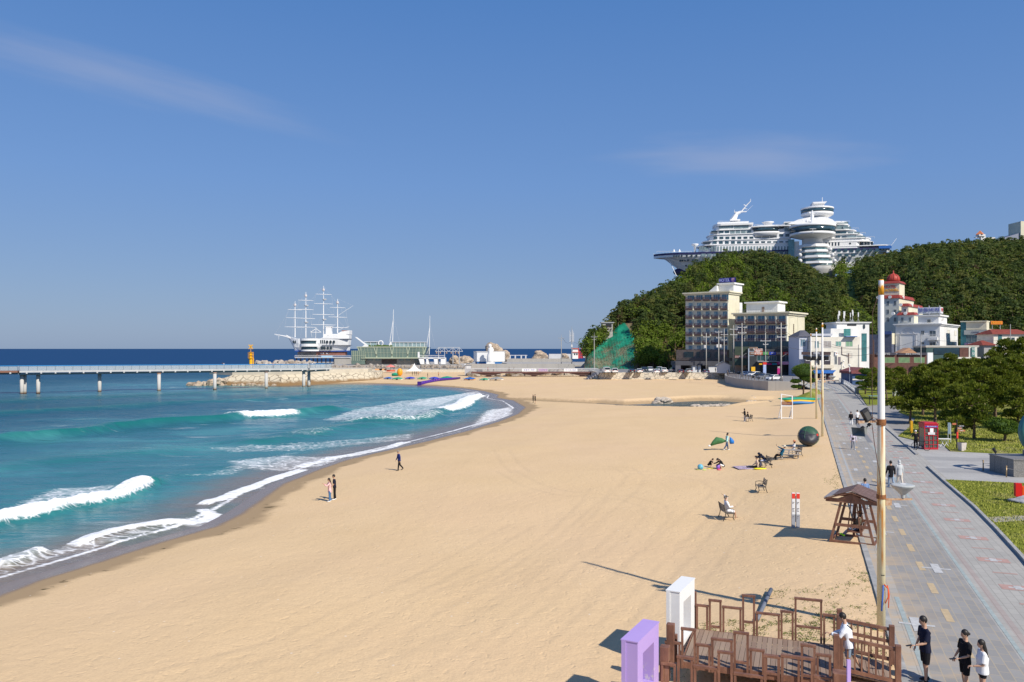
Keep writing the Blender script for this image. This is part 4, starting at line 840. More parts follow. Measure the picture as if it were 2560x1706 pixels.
for a,c in((1415,1480),(1505,1572)):
 u_,za=Bb.P('R',*z2(a,507));u2,_=Bb.P('R',*z2(c,507));zb2=za-10
 b.M=Bb.M('R');pts=[(u_,zb2),(u2,zb2),(u2,za),(u_,za)];b.box(u_,u_+.15,-.14,-.06,zb2,za);b.box(u2-.15,u2,-.14,-.06,zb2,za);b.box(u_+.15,u2-.15,-.14,-.06,za-.2,za);b.box(u_+.15,u2-.15,-.14,-.06,zb2,zb2+.2)
b.build('wall_moulding',CREAM,Bb.o)
for i in range(7):
 u_,z_=Bb.P('R',*z2(1463,600+i*22));b=MB();b.M=Bb.M('R');b.cbox((u_,-.12,z_),(.55,.1,.5),0,0,R(20*((i%3)-1)));b.cbox((u_+.1*(i%2),-.12,z_-.2),(.12,.1,.8));b.build('carved_letter',mat('bronze_letter',(.10,.06,.04),.6),Bb.o)
b=MB();x0,_=Bb.P('F',*z2(865,345));b.box(-Bb.w+1.5,-Bb.w+1.5+11,6,13,Bb.zt,ZY(z2(0,350)[1],272));rh=b.build('roof_house',WW,Bb.o);zr=ZY(z2(0,350)[1],272);b=MB();b.box(-Bb.w+.9,-Bb.w+13.1,5.4,13.6,zr,zr+.5);b.build('cornice',WW,rh);b=MB();b.box(-Bb.w+7.0,-Bb.w+7.9,5.9,6,Bb.zt+.5,Bb.zt+2.6);b.build('door',TAN,rh)
b=MB();[b.bar((x,.3,Bb.zt+.5),(x,.3,Bb.zt+1.5),.05)for x in np.linspace(-Bb.w+.4,-4,24)];b.bar((-Bb.w+.4,.3,Bb.zt+1.5),(-4,.3,Bb.zt+1.5),.06);b.build('roof_railing',GREY,Bb.o)
SP=Bld('shop_row','two-storey row of shops with brown fascia signs and pink banner by the parking lot','shops',1990,245,-8,1873,12.0,.3,873,mat('shop_upper',(.05,.055,.06),.4,var=.4,scale=.5))
SP.sign('F',z2(960,906),z2(1500,940),mat('fascia_brown',(.30,.19,.13),.8,var=.3,scale=1.2))
for i,(a,c,t,m)in enumerate(((970,1020,'식당',LTR),(1120,1175,'회',mat('green_sign',(.08,.30,.10),.6)),(1190,1264,'초당',BLUE),(1270,1330,'순두부',LTR),(1345,1410,'카페',REDL),(1430,1490,'횟집',LTR))):
 if m is LTR:SP.sign('F',z2(a,908),z2(c,936),mat('fascia_brown2',(.24,.15,.11),.8),t,LTR,'shop_sign',.42,.62)
 else:SP.sign('F',z2(a,906),z2(c,938),m,t,LTR,'shop_sign',.42,.62)
for a,c in((1050,1180),(1190,1270),(1370,1420),(1430,1500)):SP.window('F',z2(a,948),z2(c,1005),mat('teal_shop_glass',(.03,.08,.09),.12,spec=.7,var=.6,scale=.4),GREY,3)
SP.panel('canopy','F',z2(1045,1012),z2(1500,1019),GREY,2.5,0);SP.panel('shopfront','F',z2(1090,1034),z2(1500,1130),mat('dark_shopfront',(.022,.02,.024),.4,var=.6,scale=.6),.1,0)
SP.sign('F',z2(1268,1016),z2(1308,1048),MAG,'M',LTR,'banner',2.7,.6);SP.sign('F',z2(1308,1016),z2(1503,1048),PINK,'Camping',mat('pale_lettering',(.85,.75,.85),.6),'banner',2.7,.8)
for i,(a,c,m)in enumerate(((1060,1095,YEL),(1105,1200,MAG),(1205,1262,mat('teal_banner',(.02,.22,.28),.6)))):SP.panel('banner','F',z2(a,1034),z2(c,1050),m,2.6,-2.5)
SP.sign('F',z2(1510,1015),z2(1530,1110),mat('navy_sign',(.03,.05,.12),.6),None,None,'blade_sign',1.6);SP.sign('F',z2(1533,1015),z2(1566,1072),mat('pale_green_sign',(.40,.50,.42),.6),'2',mat('orange_lettering',(.7,.2,.05),.6),'blade_sign',2.4,.45);SP.panel('sign_board','F',z2(1533,1046),z2(1566,1071),REDL,2.5,-2.3)
TB=Bld('shop','tan two-storey shop with dark green awning left of the shop row','shop',1891,252,-20,1837,8.0,.3,868,TAN)
TB.panel('upper_cladding','F',z2(802,846),z2(962,943),GRNP,.25,.1);TB.sign('F',z2(805,948),z2(945,974),mat('pink_brown',(.38,.24,.22)),'해물탕',LTR,'shop_sign',.35,.7);TB.panel('awning','F',z2(805,985),z2(985,1058),mat('awning_green',(.035,.07,.06),.8,var=.5,scale=.3),1.6,0);TB.sign('F',z2(985,1010),z2(1036,1043),LTR,'회',REDL,'sign_board',1.7,.5)
C=Bld('guest_house','off-white three-storey house with blue awning and phone antennas on its roof','house',2150,232,0,2027,9.0,.2,z2(0,735)[1],WC)
C.panel('roof_parapet','F',z2(1668,700),z2(1900,724),mat('pale_grey_wall',(.50,.52,.58),.8),.3,-.1)
for a,b_,m in((z2(1705,782),z2(1752,862),TEAL),(z2(1800,782),z2(1892,860),mat('grey_shutter',(.38,.35,.33),.7,var=.3,scale=1)),(z2(1942,785),z2(2005,840),mat('green_curtain',(.18,.38,.32),.4,var=.5,scale=1.5)),(z2(2055,783),z2(2135,845),mat('pale_green_glass',(.22,.38,.24),.3))):C.window('F',a,b_,m,FRAME,2)
C.sign('F',z2(1555,905),z2(1882,938),mat('dark_brown_fascia',(.06,.035,.035),.7,var=.4,scale=.8));C.sign('F',z2(1680,907),z2(1762,934),mat('slate_sign',(.16,.17,.2),.6),'해돋이',LTR,'shop_sign',.42,.75)
for a,c in((1592,1660),(1808,1882)):
 C.panel('window_surround','F',z2(a,950),z2(c,1050),mat('dark_surround',(.035,.03,.045),.6),.05,.1);C.window('F',z2(a+12,956),z2(c-12,1006),mat('teal_pane',(.06,.20,.20),.2,spec=.6),LTR,2)
C.panel('door','F',z2(1705,945),z2(1760,1052),BLK,.06,.05);C.window('F',z2(1928,955),z2(1958,1046),DARKW,FRAME,2);C.panel('door','F',z2(1970,962),z2(1998,1050),mat('grey_door',(.22,.19,.20),.7),.06,.05);C.sign('F',z2(1930,905),z2(1960,945),LTR,'F',ORG,'sign_board',.35,.6);C.window('F',z2(2070,920),z2(2130,972),mat('cream_shutter',(.62,.56,.48),.8),FRAME,1)
b=MB();u0_,z1=C.P('F',*z2(1905,640));u1_,_=C.P('F',*z2(2155,640));b.box(u0_,u1_,1.2,7,C.zt,z1);rh=b.build('roof_house',WW,C.o);C.window('F',z2(2035,645),z2(2110,725),mat('green_glass',(.08,.26,.25),.2,spec=.6,var=.5,scale=1),mat('teal_frame',(.05,.30,.26),.5),3)
C.panel('blue_ledge','F',z2(2040,728),z2(2165,737),mat('blue_ledge',(.02,.12,.35),.6),1.3,0)
C.panel('balcony_front','F',z2(1575,1055),z2(1900,1090),mat('cream_band',(.68,.60,.46),.8,var=.1,scale=.5),1.4,0)
b=MB();[b.box(x,x+.14,-.2,-.05,5.0,8.0)for x in(-3.4,)];b.bar((-5.3,-.12,9.9),(-5.3,-.12,7.6),.12);b.bar((-5.3,-.12,7.6),(-3.3,-.12,7.1),.12);b.build('drain_pipe',mat('brown_pipe',(.22,.15,.12),.6),C.o)
CG=Bld('house_wing','grey-walled house wing with slate hipped roof at the left end of the off-white house','house',2026,234,0,1998,9.0,.2,z2(0,730)[1],mat('shaded_white',(.55,.58,.66),.85))  # blue-grey wall colour stands in for shade on the white house's left side
b=MB();b.add([(-CG.w-.4,-.5,CG.zt),(.4,-.5,CG.zt),(.4,9,CG.zt),(-CG.w-.4,9,CG.zt),(-.2,4,CG.zt+1.9),(-1.2,5,CG.zt+1.9)],[(0,1,4),(1,2,5,4),(2,3,5),(3,0,4,5),(3,2,1,0)]);b.build('roof',mat('slate_roof',(.11,.11,.13),.8,var=.2,scale=1),CG.o);CG.window('F',z2(1545,760),z2(1602,843),mat('blue_curtain',(.10,.22,.32),.3,var=.6,scale=2),FRAME,3);CG.window('F',z2(1618,785),z2(1652,880),mat('grey_curtain',(.30,.32,.38),.5),FRAME,2)
CT=Bld('house_tower','tall white stair tower with a strip of teal glazing and a small oval window','tower',2173,236,0,2092,8.0,.2,z2(0,577)[1],WW)
CT.cornice(CT.zt,.5,.5,WW);CT.panel('teal_strip','F',z2(2236,697),z2(2292,1012),TEAL,.1,.1);CT.panel('louvre','F',z2(2072,588),z2(2175,610),BLK,.1,.1)
b=MB();u_,z_=CT.P('F',*z2(2262,620));b.M=Matrix.Translation((u_,.05,z_))@Matrix.Rotation(R(90),4,'X');b.lathe((0,0,0),[(.55,0),(.55,.18)],16,.6,1.3);b.build('oval_window',DARKW,CT.o)
ant=empty('phone_antennas',(CT.x0,CT.y0,CT.zt+.25),0,'cluster of white phone mast panels on the white tower roof','antenna')
for i,(zx,zb,zt_,w)in enumerate(((2000,570,480,.25),(2028,560,440,.5),(2042,560,435,.3),(2066,560,470,.35),(2085,560,475,.3),(2102,565,440,.55),(2140,565,460,.2),(2180,560,425,.35),(2200,560,440,.35),(2230,565,455,.3))):
 u_,a=CT.P('F',*z2(zx,zt_));_,c=CT.P('F',*z2(zx,zt_+50));h=CT.zt+.25;b=MB();b.bar((u_,2+i%3,0),(u_,2+i%3,a-h),.07);b.bar((u_-.5,2+i%3,0),(u_,2+i%3,1),.05);b.bar((u_+.5,2+i%3,0),(u_,2+i%3,1),.05);b.build('mast',GREY,ant);b=MB();b.box(u_-w/2,u_+w/2,1.85+i%3,1.95+i%3,c-h,a-h);b.build('panel',WHITE2,ant)
aw=empty('awning',(0,0,0),0,'bright blue awning over the dark cafe front below the off-white house','awning')
d_=226;b=MB();X0,X1=PX(z2(1700,0)[0],d_),PX(z2(2010,0)[0],d_);zt_,zb_=ZY(z2(0,1112)[1],d_+4),ZY(z2(0,1145)[1],d_)
b.add([(X0,d_,zb_),(X1-2.5,d_,zb_),(X1,d_+4,zt_),(X0+.6,d_+4,zt_),(X0,d_,zb_-.1),(X1-2.5,d_,zb_-.1),(X1,d_+4,zt_-.1),(X0+.6,d_+4,zt_-.1)],[(0,1,2,3),(7,6,5,4),(0,4,5,1),(1,5,6,2),(2,6,7,3),(3,7,4,0)]);b.build('canvas',mat('awning_blue',(.005,.12,.42),.6,var=.15,scale=1),aw)
b=MB();[b.bar((x,d_+.2,0),(x,d_+.2,zb_),.1)for x in np.linspace(X0+.3,X1-3,4)];b.build('post',GREY,aw);b=MB();b.box(X0,X1-1,d_+3.4,d_+3.9,0,zt_-.6);b.build('shopfront',mat('plum_front',(.06,.03,.045),.6,var=.6,scale=1.2),aw)
E=Bld('hotel','grey and cream stepped hotel with red mansard roofs and a red onion dome','hotel',z3(820,0)[0],300,-39,z3(560,0)[0],z3(1000,0)[0],.5,z3(0,420)[1],mat('grey_cream',(.64,.64,.57),.85,var=.1,scale=.3))  # front wall greyed, its shade put into the colour; side wall stays cream
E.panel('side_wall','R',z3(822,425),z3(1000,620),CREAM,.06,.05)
def mans(par,x0,x1,y0,y1,z,h,o=.5,ins=.9):
 b=MB();b.add([(x0-o,y0-o,z),(x1+o,y0-o,z),(x1+o,y1+o,z),(x0-o,y1+o,z),(x0+ins*.2,y0+ins*.2,z+h),(x1-ins*.2,y0+ins*.2,z+h),(x1-ins*.2,y1-ins*.2,z+h),(x0+ins*.2,y1-ins*.2,z+h)],[(0,1,5,4),(1,2,6,5),(2,3,7,6),(3,0,4,7),(4,5,6,7),(3,2,1,0)]);return b.build('mansard_roof',TILE,par)
def dorm(par,x,y,z,M_=None):
 b=MB();b.M=(M_ or Matrix.Identity(4));b.M=b.M@Matrix.Translation((x,y,z))@Matrix.Rotation(R(90),4,'X');b.lathe((0,0,0),[(.6,-.8),(.6,.3)],12);b.build('dormer',WW,par)
rf=mans(E.o,-E.w,0,0,E.dep,E.zt,1.3);[dorm(rf,*p)for p in((-7.3,-.2,E.zt+.5),(-3.1,-.2,E.zt+.5))];dorm(rf,5.5,-.2,E.zt+.5,E.M('R'))
tw=MB();zt_=ZY(z3(0,245)[1],305);tw.box(-E.w+.8,-.2,1.5,9.5,E.zt+1.3,zt_);tow=tw.build('tower',CREAM,E.o);r2=mans(tow,-E.w+.8,-.2,1.5,9.5,zt_,.9)
b=MB();b.lathe((-E.w/2+.6,5,0),[(2.15,zt_+.9),(2.35,zt_+1.6),(2.2,zt_+2.4),(1.7,zt_+3.2),(1.0,zt_+3.7),(.35,zt_+4.05),(.22,zt_+4.4),(.28,zt_+4.7),(.04,zt_+5.3)],20);b.build('onion_dome',mat('dome_red',(.42,.055,.035),.55,var=.2,scale=1),tow,True)
for k in range(10):
 a=k*.628;b=MB();b.tube([(-E.w/2+.6+r*math.cos(a),5+r*math.sin(a),zt_+z)for r,z in((2.38,1.5),(2.25,2.4),(1.75,3.2),(1.05,3.7))],.09,4);b.build('dome_rib',TILE,tow)
xx=-E.w/2+.3;yy=1.42;text('lettering','HOTEL',1.45,Matrix.Translation((xx,yy,ZY(z3(0,278)[1],302)))@FACE,REDL,tow,.1,sx=.95);text('lettering','BEACHHILL',1.45,Matrix.Translation((xx,yy,ZY(z3(0,322)[1],302)))@FACE,mat('yellow_lettering',(.85,.42,.01),.6),tow,.1,sx=.84)
for zy in(455,558,655):
 for a,c in((610,634),(668,702),(756,792)):E.window('F',z3(a,zy),z3(c,zy+56),WGL,FRAME,2)
E.window('R',z3(895,458),z3(940,490),mat('blind',(.58,.53,.36)),FRAME,2)
E2=Bld('hotel_wing','middle red-roofed wing of the domed hotel with round white dormers','hotel',z3(935,0)[0],292,-39,z3(850,0)[0],z3(1110,0)[0],.5,z3(0,520)[1],CREAMG);E2.panel('side_wall','R',z3(936,525),z3(1100,700),CREAM,.06,.05);r_=mans(E2.o,-E2.w,0,0,E2.dep,E2.zt,1.1);dorm(r_,-2.5,-.2,E2.zt+.6);dorm(r_,4.5,-.2,E2.zt+.6,E2.M('R'));E2.window('F',z3(875,553),z3(912,598),WGL,FRAME,2);E2.window('R',z3(1000,560),z3(1050,590),WW,FRAME,2)
E3=Bld('hotel_wing','lowest front wing of the domed hotel with two windows under a red roof edge','hotel',z3(1005,0)[0],286,-39,z3(810,0)[0],z3(1050,0)[0],.5,z3(0,625)[1],mat('grey_cream'));r_=mans(E3.o,-E3.w,0,0,E3.dep,E3.zt,1.0);dorm(r_,-7,-.2,E3.zt+.6);dorm(r_,-2.8,-.2,E3.zt+.6);[E3.window('F',z3(a,655),z3(a+34,712),WGL,FRAME,2)for a in(845,938)];E3.panel('side_wall','R',z3(1006,625),z3(1048,720),CREAM,.06,.05)
D=Bld('guest_house','large white guest house with moulded cornices and a balcony, red and blue roof sign','house',z3(1320,0)[0],262,-39,z3(778,0)[0],z3(1540,0)[0],.3,z3(0,740)[1],WW)
D.cornice(D.zt,.7,.7,WW);b=MB();u0_=D.u('F',z3(1050,0)[0]);zt_=ZY(z3(0,640)[1],264);b.box(u0_,-.4,.5,D.dep*.45,D.zt+.35,zt_);up=b.build('upper_storey',WW,D.o);b=MB();b.box(u0_-.5,.1,0,D.dep*.45+.5,zt_,zt_+.5);b.build('cornice',WW,up)
b=MB();[b.box(x-.12,x+.12,-.05,.05,zt_+.5,zt_+3.4)for x in np.linspace(u0_+.3,0,3)];b.box(u0_,.2,-.04,.1,zt_+.8,zt_+2.9);b.box(.1,.2,.1,4.2,zt_+.8,zt_+2.9);sg=b.build('roof_sign',mat('sign_white',(.70,.71,.74),.6,var=.15,scale=2),up)
text('lettering','정동비치',1.4,Matrix.Translation(((u0_)/2,-.1,zt_+1.95))@FACE,mat('violet_lettering',(.12,.14,.45),.6),sg,.05,sx=1.3);text('lettering','모텔',1.3,D.M('R')@Matrix.Translation((2.2,-.28,zt_+1.95))@FACE,REDL,sg,.05)
D.window('F',z3(1165,678),z3(1212,722),DARKW,FRAME,2)
for zy,h in((818,70),(958,45)):D.window('F',z3(1090,zy),z3(1132,zy+h*.7),WGL,FRAME,2);D.window('F',z3(1193,zy),z3(1274,zy+h),WGL,FRAME,2)
u0_,z_=D.P('F',*z3(1180,900));u1_,_=D.P('F',*z3(1300,900));b=MB();b.box(u0_,u1_,-1.2,-.003,z_-1,z_);ba=b.build('balcony',WW,D.o);b=MB();b.box(u0_,u1_,-1.2,-1.12,z_+.95,z_+1.05);[b.box(x-.04,x+.04,-1.19,-1.13,z_,z_+1)for x in np.linspace(u0_+.05,u1_-.05,10)];b.build('railing',WHITE2,ba)
for a,zy in((1410,810),(1495,818),(1410,955),(1470,960)):D.window('R',z3(a,zy),z3(a+30,zy+62),WC,FRAME,1)
D.window('R',z3(1358,668),z3(1366,695),WC,FRAME,1)
b=MB()
u_,z_=D.P('F',*z3(925,860));
for a in np.linspace(0,math.pi,9)[:-1]:a2=a+math.pi/8;b.bar((u_+1.9*math.cos(a),-.08,z_+1.9*math.sin(a)),(u_+1.9*math.cos(a2),-.08,z_+1.9*math.sin(a2)),.16)
for x in(-2.6,-2.2,2.2,2.6):b.box(u_+x-.06,u_+x+.06,-.12,-.003,.3,z_-.4)
b.box(u_-3.2,u_+3.2,-.16,-.003,z_-.1,z_+.18)
for a in(-.6,0,.6):b.bar((u_,-.08,z_+.2),(u_+1.7*math.sin(a),-.08,z_+1.7*math.cos(a)),.1)
b.build('arch_moulding',mat('pale_moulding',(.62,.62,.63),.8),D.o)
b=MB();
for i in range(14):b.box(-.5 if i%2 else-.8,.06,-.06,-.003,.8+i*.95,1.5+i*.95)
b.build('quoins',WW,D.o)
for nm_,lab,a,c,top_,txt,m in(('restaurant','brown brick restaurant with white lettering board, left of the big white house',520,790,1110,'해안식당',BRICK),('restaurant','brown brick restaurant with small gable and lettering below the big white house',790,1170,1110,'정동진 이우직집',BRICK)):
 q=Bld(nm_,lab,'restaurant',z3(c,0)[0],240,-6,z3(a,0)[0],9.0,.1,z3(0,top_)[1],m)
 q.sign('F',z3(a+15,1088),z3(c-15,1118),mat('charcoal_sign',(.05,.05,.07),.6),txt,LTR,'sign_board',.5,.85);
 for s_,e_ in(((630,772),)if a==520 else((812,955),(1000,1140))):q.window('F',z3(s_,1142),z3(e_,1215),mat('green_blind',(.16,.27,.13),.5,var=.3,scale=1),TAN,1)
 if a==790:b=MB();b.side([(-q.w+.5,q.zt+.4),(-3.2,q.zt+.4),(-q.w/2-1,q.zt+2)],-.6,4);b.build('gable',mat('orange_gable',(.45,.25,.14),.7),q.o)
q=Bld('sign_pylon','tall white upright sign board beside the brick restaurant','sign',z3(1238,0)[0],236,-6,z3(1172,0)[0],.6,.1,z3(0,1088)[1],LTR);text('lettering','모.카',1.3,Matrix.Translation((-q.w/2,-.05,q.zt-4))@FACE,mat('dark_lettering',(.1,.1,.11),.6),q.o,.03)
q=Bld('restaurant','modern flat-roofed restaurant with long dark window and brown end panel','restaurant',z3(1785,0)[0],243,-6,z3(1155,0)[0],10.0,.1,z3(0,1012)[1],mat('dark_green_wall',(.05,.10,.10),.6,var=.3,scale=.5));q.cornice(q.zt,.3,.5,WC);q.panel('long_window','F',z3(1245,1035),z3(1558,1108),mat('navy_glass',(.012,.04,.06),.1,spec=.8,var=.4,scale=.4),.15,.1);q.panel('brick_panel','F',z3(1562,1030),z3(1668,1140),BRICK,.2,.1);q.panel('white_end','F',z3(1672,1020),z3(1772,1165),WC,.25,.1);q.sign('F',z3(1700,1022),z3(1740,1140),mat('teal_sign',(.10,.25,.22),.6),None,None,'blade_sign',.6);q.panel('white_band','F',z3(1400,1142),z3(1810,1162),WC,.5,.1)
u_,z_=q.P('F',*z3(1720,1050));[text('lettering',ch,1.0,Matrix.Translation((u_,-.65,z_-i*1.35))@FACE,LTR,q.o,.03)for i,ch in enumerate('이모네집')]
q=Bld('annex','slate grey clad annex between the white tower and the big white house','building',z3(730,0)[0],268,-39,z3(440,0)[0],z3(775,0)[0],.3,z3(0,865)[1],mat('slate_cladding',(.10,.115,.17),.6,var=.2,scale=.6));q.panel('roof_edge','F',z3(600,826),z3(730,865),mat('blue_roof_edge',(.05,.09,.25),.6),.3,.1);q.panel('bright_side','R',z3(732,850),z3(775,985),CREAM,.1,.1)
G_=Bld('guest_house','cream and teal glazed guest house below an orange roof board at right','house',z3(1895,0)[0],262,-39,z3(1578,0)[0],z3(2000,0)[0],.3,z3(0,800)[1],TEAL)
G_.panel('cream_top','F',z3(1645,705),z3(1895,808),CREAM,.3,5);G_.panel('cornice','F',z3(1575,700),z3(1900,712),CREAM,.8,6);G_.sign('F',z3(1620,812),z3(1895,868),mat('pale_fascia',(.42,.44,.42),.8),'COFFEE',mat('navy_lettering',(.08,.10,.2),.6),'fascia',.35,.45);G_.panel('roof_block','F',z3(1578,700),z3(1645,1000),mat('teal_tower',(.04,.17,.20),.5,var=.3,scale=.5),.2,5)
for a in(1650,1712,1775,1838):G_.window('F',z3(a,875),z3(a+56,960),mat('pale_teal_glass',(.09,.17,.18),.15,spec=.7,var=.5,scale=.7),GREY,2)
G_.panel('side_wall','R',z3(1897,800),z3(2000,1000),CREAM,.06,.05);G_.sign('F',z3(1625,968),z3(1800,995),mat('mauve_sign',(.20,.16,.28),.6),'조개구이',LTR,'sign_board',.4,.8)
ob=empty('roof_board',(PX(z3(1948,0)[0],268),268,0),0,'orange board with yellow lettering raised on posts over the roofs','sign');w_=142/4.9/F*268;z1,z0_=ZY(z3(0,702)[1],268),ZY(z3(0,742)[1],268);b=MB();b.box(0,w_,0,.3,z0_,z1);bo=b.build('board',ORG,ob);text('lettering','물회전문',(z1-z0_)*.62,Matrix.Translation((w_/2,-.04,(z0_+z1)/2))@FACE,mat('yellow_lettering'),bo,.03,sx=1.35);b=MB();b.bar((.6,.35,5),(.6,.35,z1),.15);b.bar((w_-.6,.35,5),(w_-.6,.35,z1),.15);b.build('post',GREY,ob)
for nm_,lab,a,c,zt_,zr,d,wm in(('house','cream house with a broad dark red tiled roof at the right edge',1980,2420,862,798,250,WC),('house','small low house with a dark red lean-to roof behind the pines',1862,2000,998,938,246,mat('grey_house',(.35,.34,.33),.8))):
 q=Bld(nm_,lab,'house',z3(c,0)[0],d,0,z3(a,0)[0],9.0,.2,z3(0,zt_)[1],wm);h=ZY(z3(0,zr)[1],d)-q.zt
 b=MB();b.add([(-q.w-.7,-.7,q.zt),(.7,-.7,q.zt),(.7,9.5,q.zt),(-q.w-.7,9.5,q.zt),(-q.w+1.5,4.5,q.zt+h),(-1,4.5,q.zt+h)],[(0,1,5,4),(1,2,5),(2,3,4,5),(3,0,4),(3,2,1,0)]);b.build('roof',mat('dark_red_tiles',(.24,.05,.03),.8,var=.3,scale=1.2),q.o)
 if d==250:q.panel('teal_corner','F',z3(2035,870),z3(2080,1020),TEAL,.1,.1);q.window('F',z3(2150,900),z3(2240,960),WGL,FRAME,2)
 else:q.window('F',z3(1918,1035),z3(1985,1090),WGL,FRAME,2)
q=Bld('shed','low shed with dull red roof and blue shutter beside the promenade bridge','shed',z3(430,0)[0],205,0,z3(250,0)[0],7.0,0.,z3(0,1345)[1],mat('blue_shutter',(.05,.10,.22),.6,var=.3,scale=1));b=MB();b.side([(-q.w-.5,q.zt),(.5,q.zt),(.2,q.zt+1.0),(-q.w*.35,q.zt+1.6),(-q.w-.5,q.zt+.6)],-.6,7);b.build('roof',mat('dull_red_roof',(.22,.07,.07),.8,var=.3,scale=1),q.o);q.panel('lower_wall','F',z3(250,1408),z3(430,1425),WC,.1,.1)
pv=empty('pavilion',(PX(2455,505),505,ZY(612,505)),0,'small white lookout pavilion with orange pyramid roof on the ridge','pavilion')
b=MB();b.box(-1.7,2.2,0,4,5.4,6.6);b.box(-3.5,1,1,3,4.7,5);b.box(-.3,.2,.5,1,-2,5.4);b.box(.6,3,1,4,-2,5.4);b.box(-2,2,-.5,4,.5,1.1);b.build('walls',WW,pv);b=MB();b.lathe((0,2,6.6),[(2.9,0),(.1,2.6)],4);b.build('roof',mat('orange_roof',(.60,.20,.08),.7),pv)
wl=empty('ridge_wall',(0,0,0),0,'pale wall running along the ridge beside the lookout pavilion','wall');b=MB();d=512;b.box(PX(2463,d),PX(2488,d),d,d+4,ZY(606,d),ZY(594,d));b.build('wall',WC,wl)
sr=empty('sloping_roof_building',(0,0,0),0,'grey building with long sloping roof rising to a tall white slab at the frame edge','building');b=MB();d=520
b.side([(PX(2485,d),ZY(603,d)),(PX(2552,d),ZY(582,d)),(PX(2700,d),ZY(575,d)),(PX(2700,d),ZY(610,d)),(PX(2485,d),ZY(610,d))],d,d+14);b.build('roof',mat('grey_roof',(.24,.26,.33),.6),sr);b=MB();b.box(PX(2552,d-1),PX(2700,d-1),d-1,d+12,ZY(610,d),ZY(554,d));b.build('slab',CREAM,sr)
bb=empty('billboard',(PX(2345,430),430,ZY(718,430)),0,'row of sky-blue hoarding panels among the pines on the right hill','hoarding')
for i,w_ in enumerate((15,14,12)):b=MB();x=i*4.1;b.box(x,x+w_*.22,0,.3,0,2.6);b.build('panel',mat('hoarding_blue',(.05,.14,.38),.6,var=.4,scale=.8),bb)
b=MB();[b.bar((x,.5,-4),(x,.5,4),.3)for x in(3.6,7.6)];b.build('post',mat('dark_post',(.05,.05,.05),.6),bb)
cn=empty('canopy_tent',(PX(2388,490),490,ZY(648,490)),0,'tiny orange canopy showing among the trees of the right hill','canopy');b=MB();b.lathe((0,0,2),[(2.2,0),(1.6,1.4),(.2,2.2)],8);b.build('canvas',YEL,cn);b=MB();b.bar((0,0,-3),(0,0,3),.15);b.build('pole',GREY,cn)
bk=empty('cliff_hut',(PX(1506,338),338,ZY(835,338)),0,'small grey concrete hut on the seaward edge of the netted cliff','hut');b=MB();b.box(-.2,4.4,0,4,-6,4.6);b.build('walls',CONC,bk);b=MB();b.box(-.6,5,-.4,4.4,4.6,5.0);b.build('roof',GREY,bk);b=MB();b.box(1.5,3.9,-.1,.2,2.8,4.2);b.build('opening',BLK,bk)
# ---------------------------------------------------------------- quay, seawalls, pier, museum ships
def z4(x,y):return 660+x/4.706,690+y/4.706
def z5(x,y):return 1120+x/5.348,790+y/5.348
def z8(x,y):return 940+x/7.353,900+y/7.353
STONE=NG('seawall_stone');g=STONE
vr=g.n('ShaderNodeTexVoronoi',{'Scale':.75,'Vector':g.pos((1,1,1.3))},feature='DISTANCE_TO_EDGE').outputs[0];n_=g.noise(.9,5)
g.set('Base Color',g.mix(g.rng(vr,.07,.02),g.mix(n_,(.50,.46,.38),(.66,.60,.50)),(.28,.26,.22)));g.set('Roughness',.95);STONE=g.m
g=NG('quay_concrete');sp=g.n('ShaderNodeSeparateXYZ',{0:g.pos()});n_=g.noise(.4,5,g.pos((1,1,.25)));jn=g.n('ShaderNodeMath',{0:sp.outputs[0],1:3.2},operation='PINGPONG').outputs[0]
g.set('Base Color',g.mix(g.rng(jn,.10,.0,0,.6),g.mix(n_,(.30,.29,.27),(.44,.42,.385)),(.18,.17,.16)));g.set('Roughness',.95);QC=g.m
def wall_block(name,label,pts,z0,z1,m,cat='seawall'):
 b=MB();b.prism(pts,z0,z1);o=b.build(name,m);return tag(o,label,cat)
LOT=[(29,265),(48,265.5),(72,266),(67,250),(62.5,232),(60.2,214),(60.6,199),(62.5,194),(68,192),(74,200),(87,243),(330,246),(330,360),(20,360),(20,300),(29,296)]
b=MB();
def ribbon(b,pts,z0,z1,th,closed=False):
 n=len(pts);P_=[Vector((p[0],p[1],0))for p in pts]
 offs=[]
 for i in range(n):
  Q_=[Vector((p[0],p[1],0))for p in pts];t=(Q_[min(i+1,n-1)]-Q_[max(i-1,0)]).normalized();nn=Vector((-t.y,t.x,0));offs.append(P_[i]+nn*(th-.25));P_[i]=(P_[i],nn)
 P_=[p-nn*.25 for p,nn in P_];vs=[]
 for p,q in zip(P_,offs):vs+=[(p.x,p.y,z0),(p.x,p.y,z1),(q.x,q.y,z1),(q.x,q.y,z0)]
 fs=[(4*i+a,4*i+4+a,4*i+4+(a+1)%4,4*i+(a+1)%4)for i in range(n-1)for a in range(4)]+[(3,2,1,0),(4*n-4,4*n-3,4*n-2,4*n-1)]
 b.add(vs,fs)
b=MB();ribbon(b,[(20,300),(29,296),(29,265),(48,265.5),(71.5,266)],-3,1.35,.6);tag(b.build('stone_seawall',STONE),'long cream stone seawall holding up the car park at the head of the beach','seawall')
b=MB();ribbon(b,[(72,265.9),(67,250),(62.5,232),(60.2,214),(60.6,199),(62.5,194),(68,192),(74,199.5),(87,242)],-3,1.38,.5);tag(b.build('concrete_seawall',QC),'grey curved concrete retaining wall below the second car park','seawall')
b=MB();b.prism(LOT,-3,1.2);tag(b.build('car_park',ASPH),kind='structure')
QUAY=[(-88,345),(-16,345),(-12,326),(20,322),(20,360),(60,520),(-136,520),(-136,436),(-112,405),(-98,380)]
b=MB();b.prism(QUAY,-3,.7);tag(b.build('quay',QC),kind='structure')
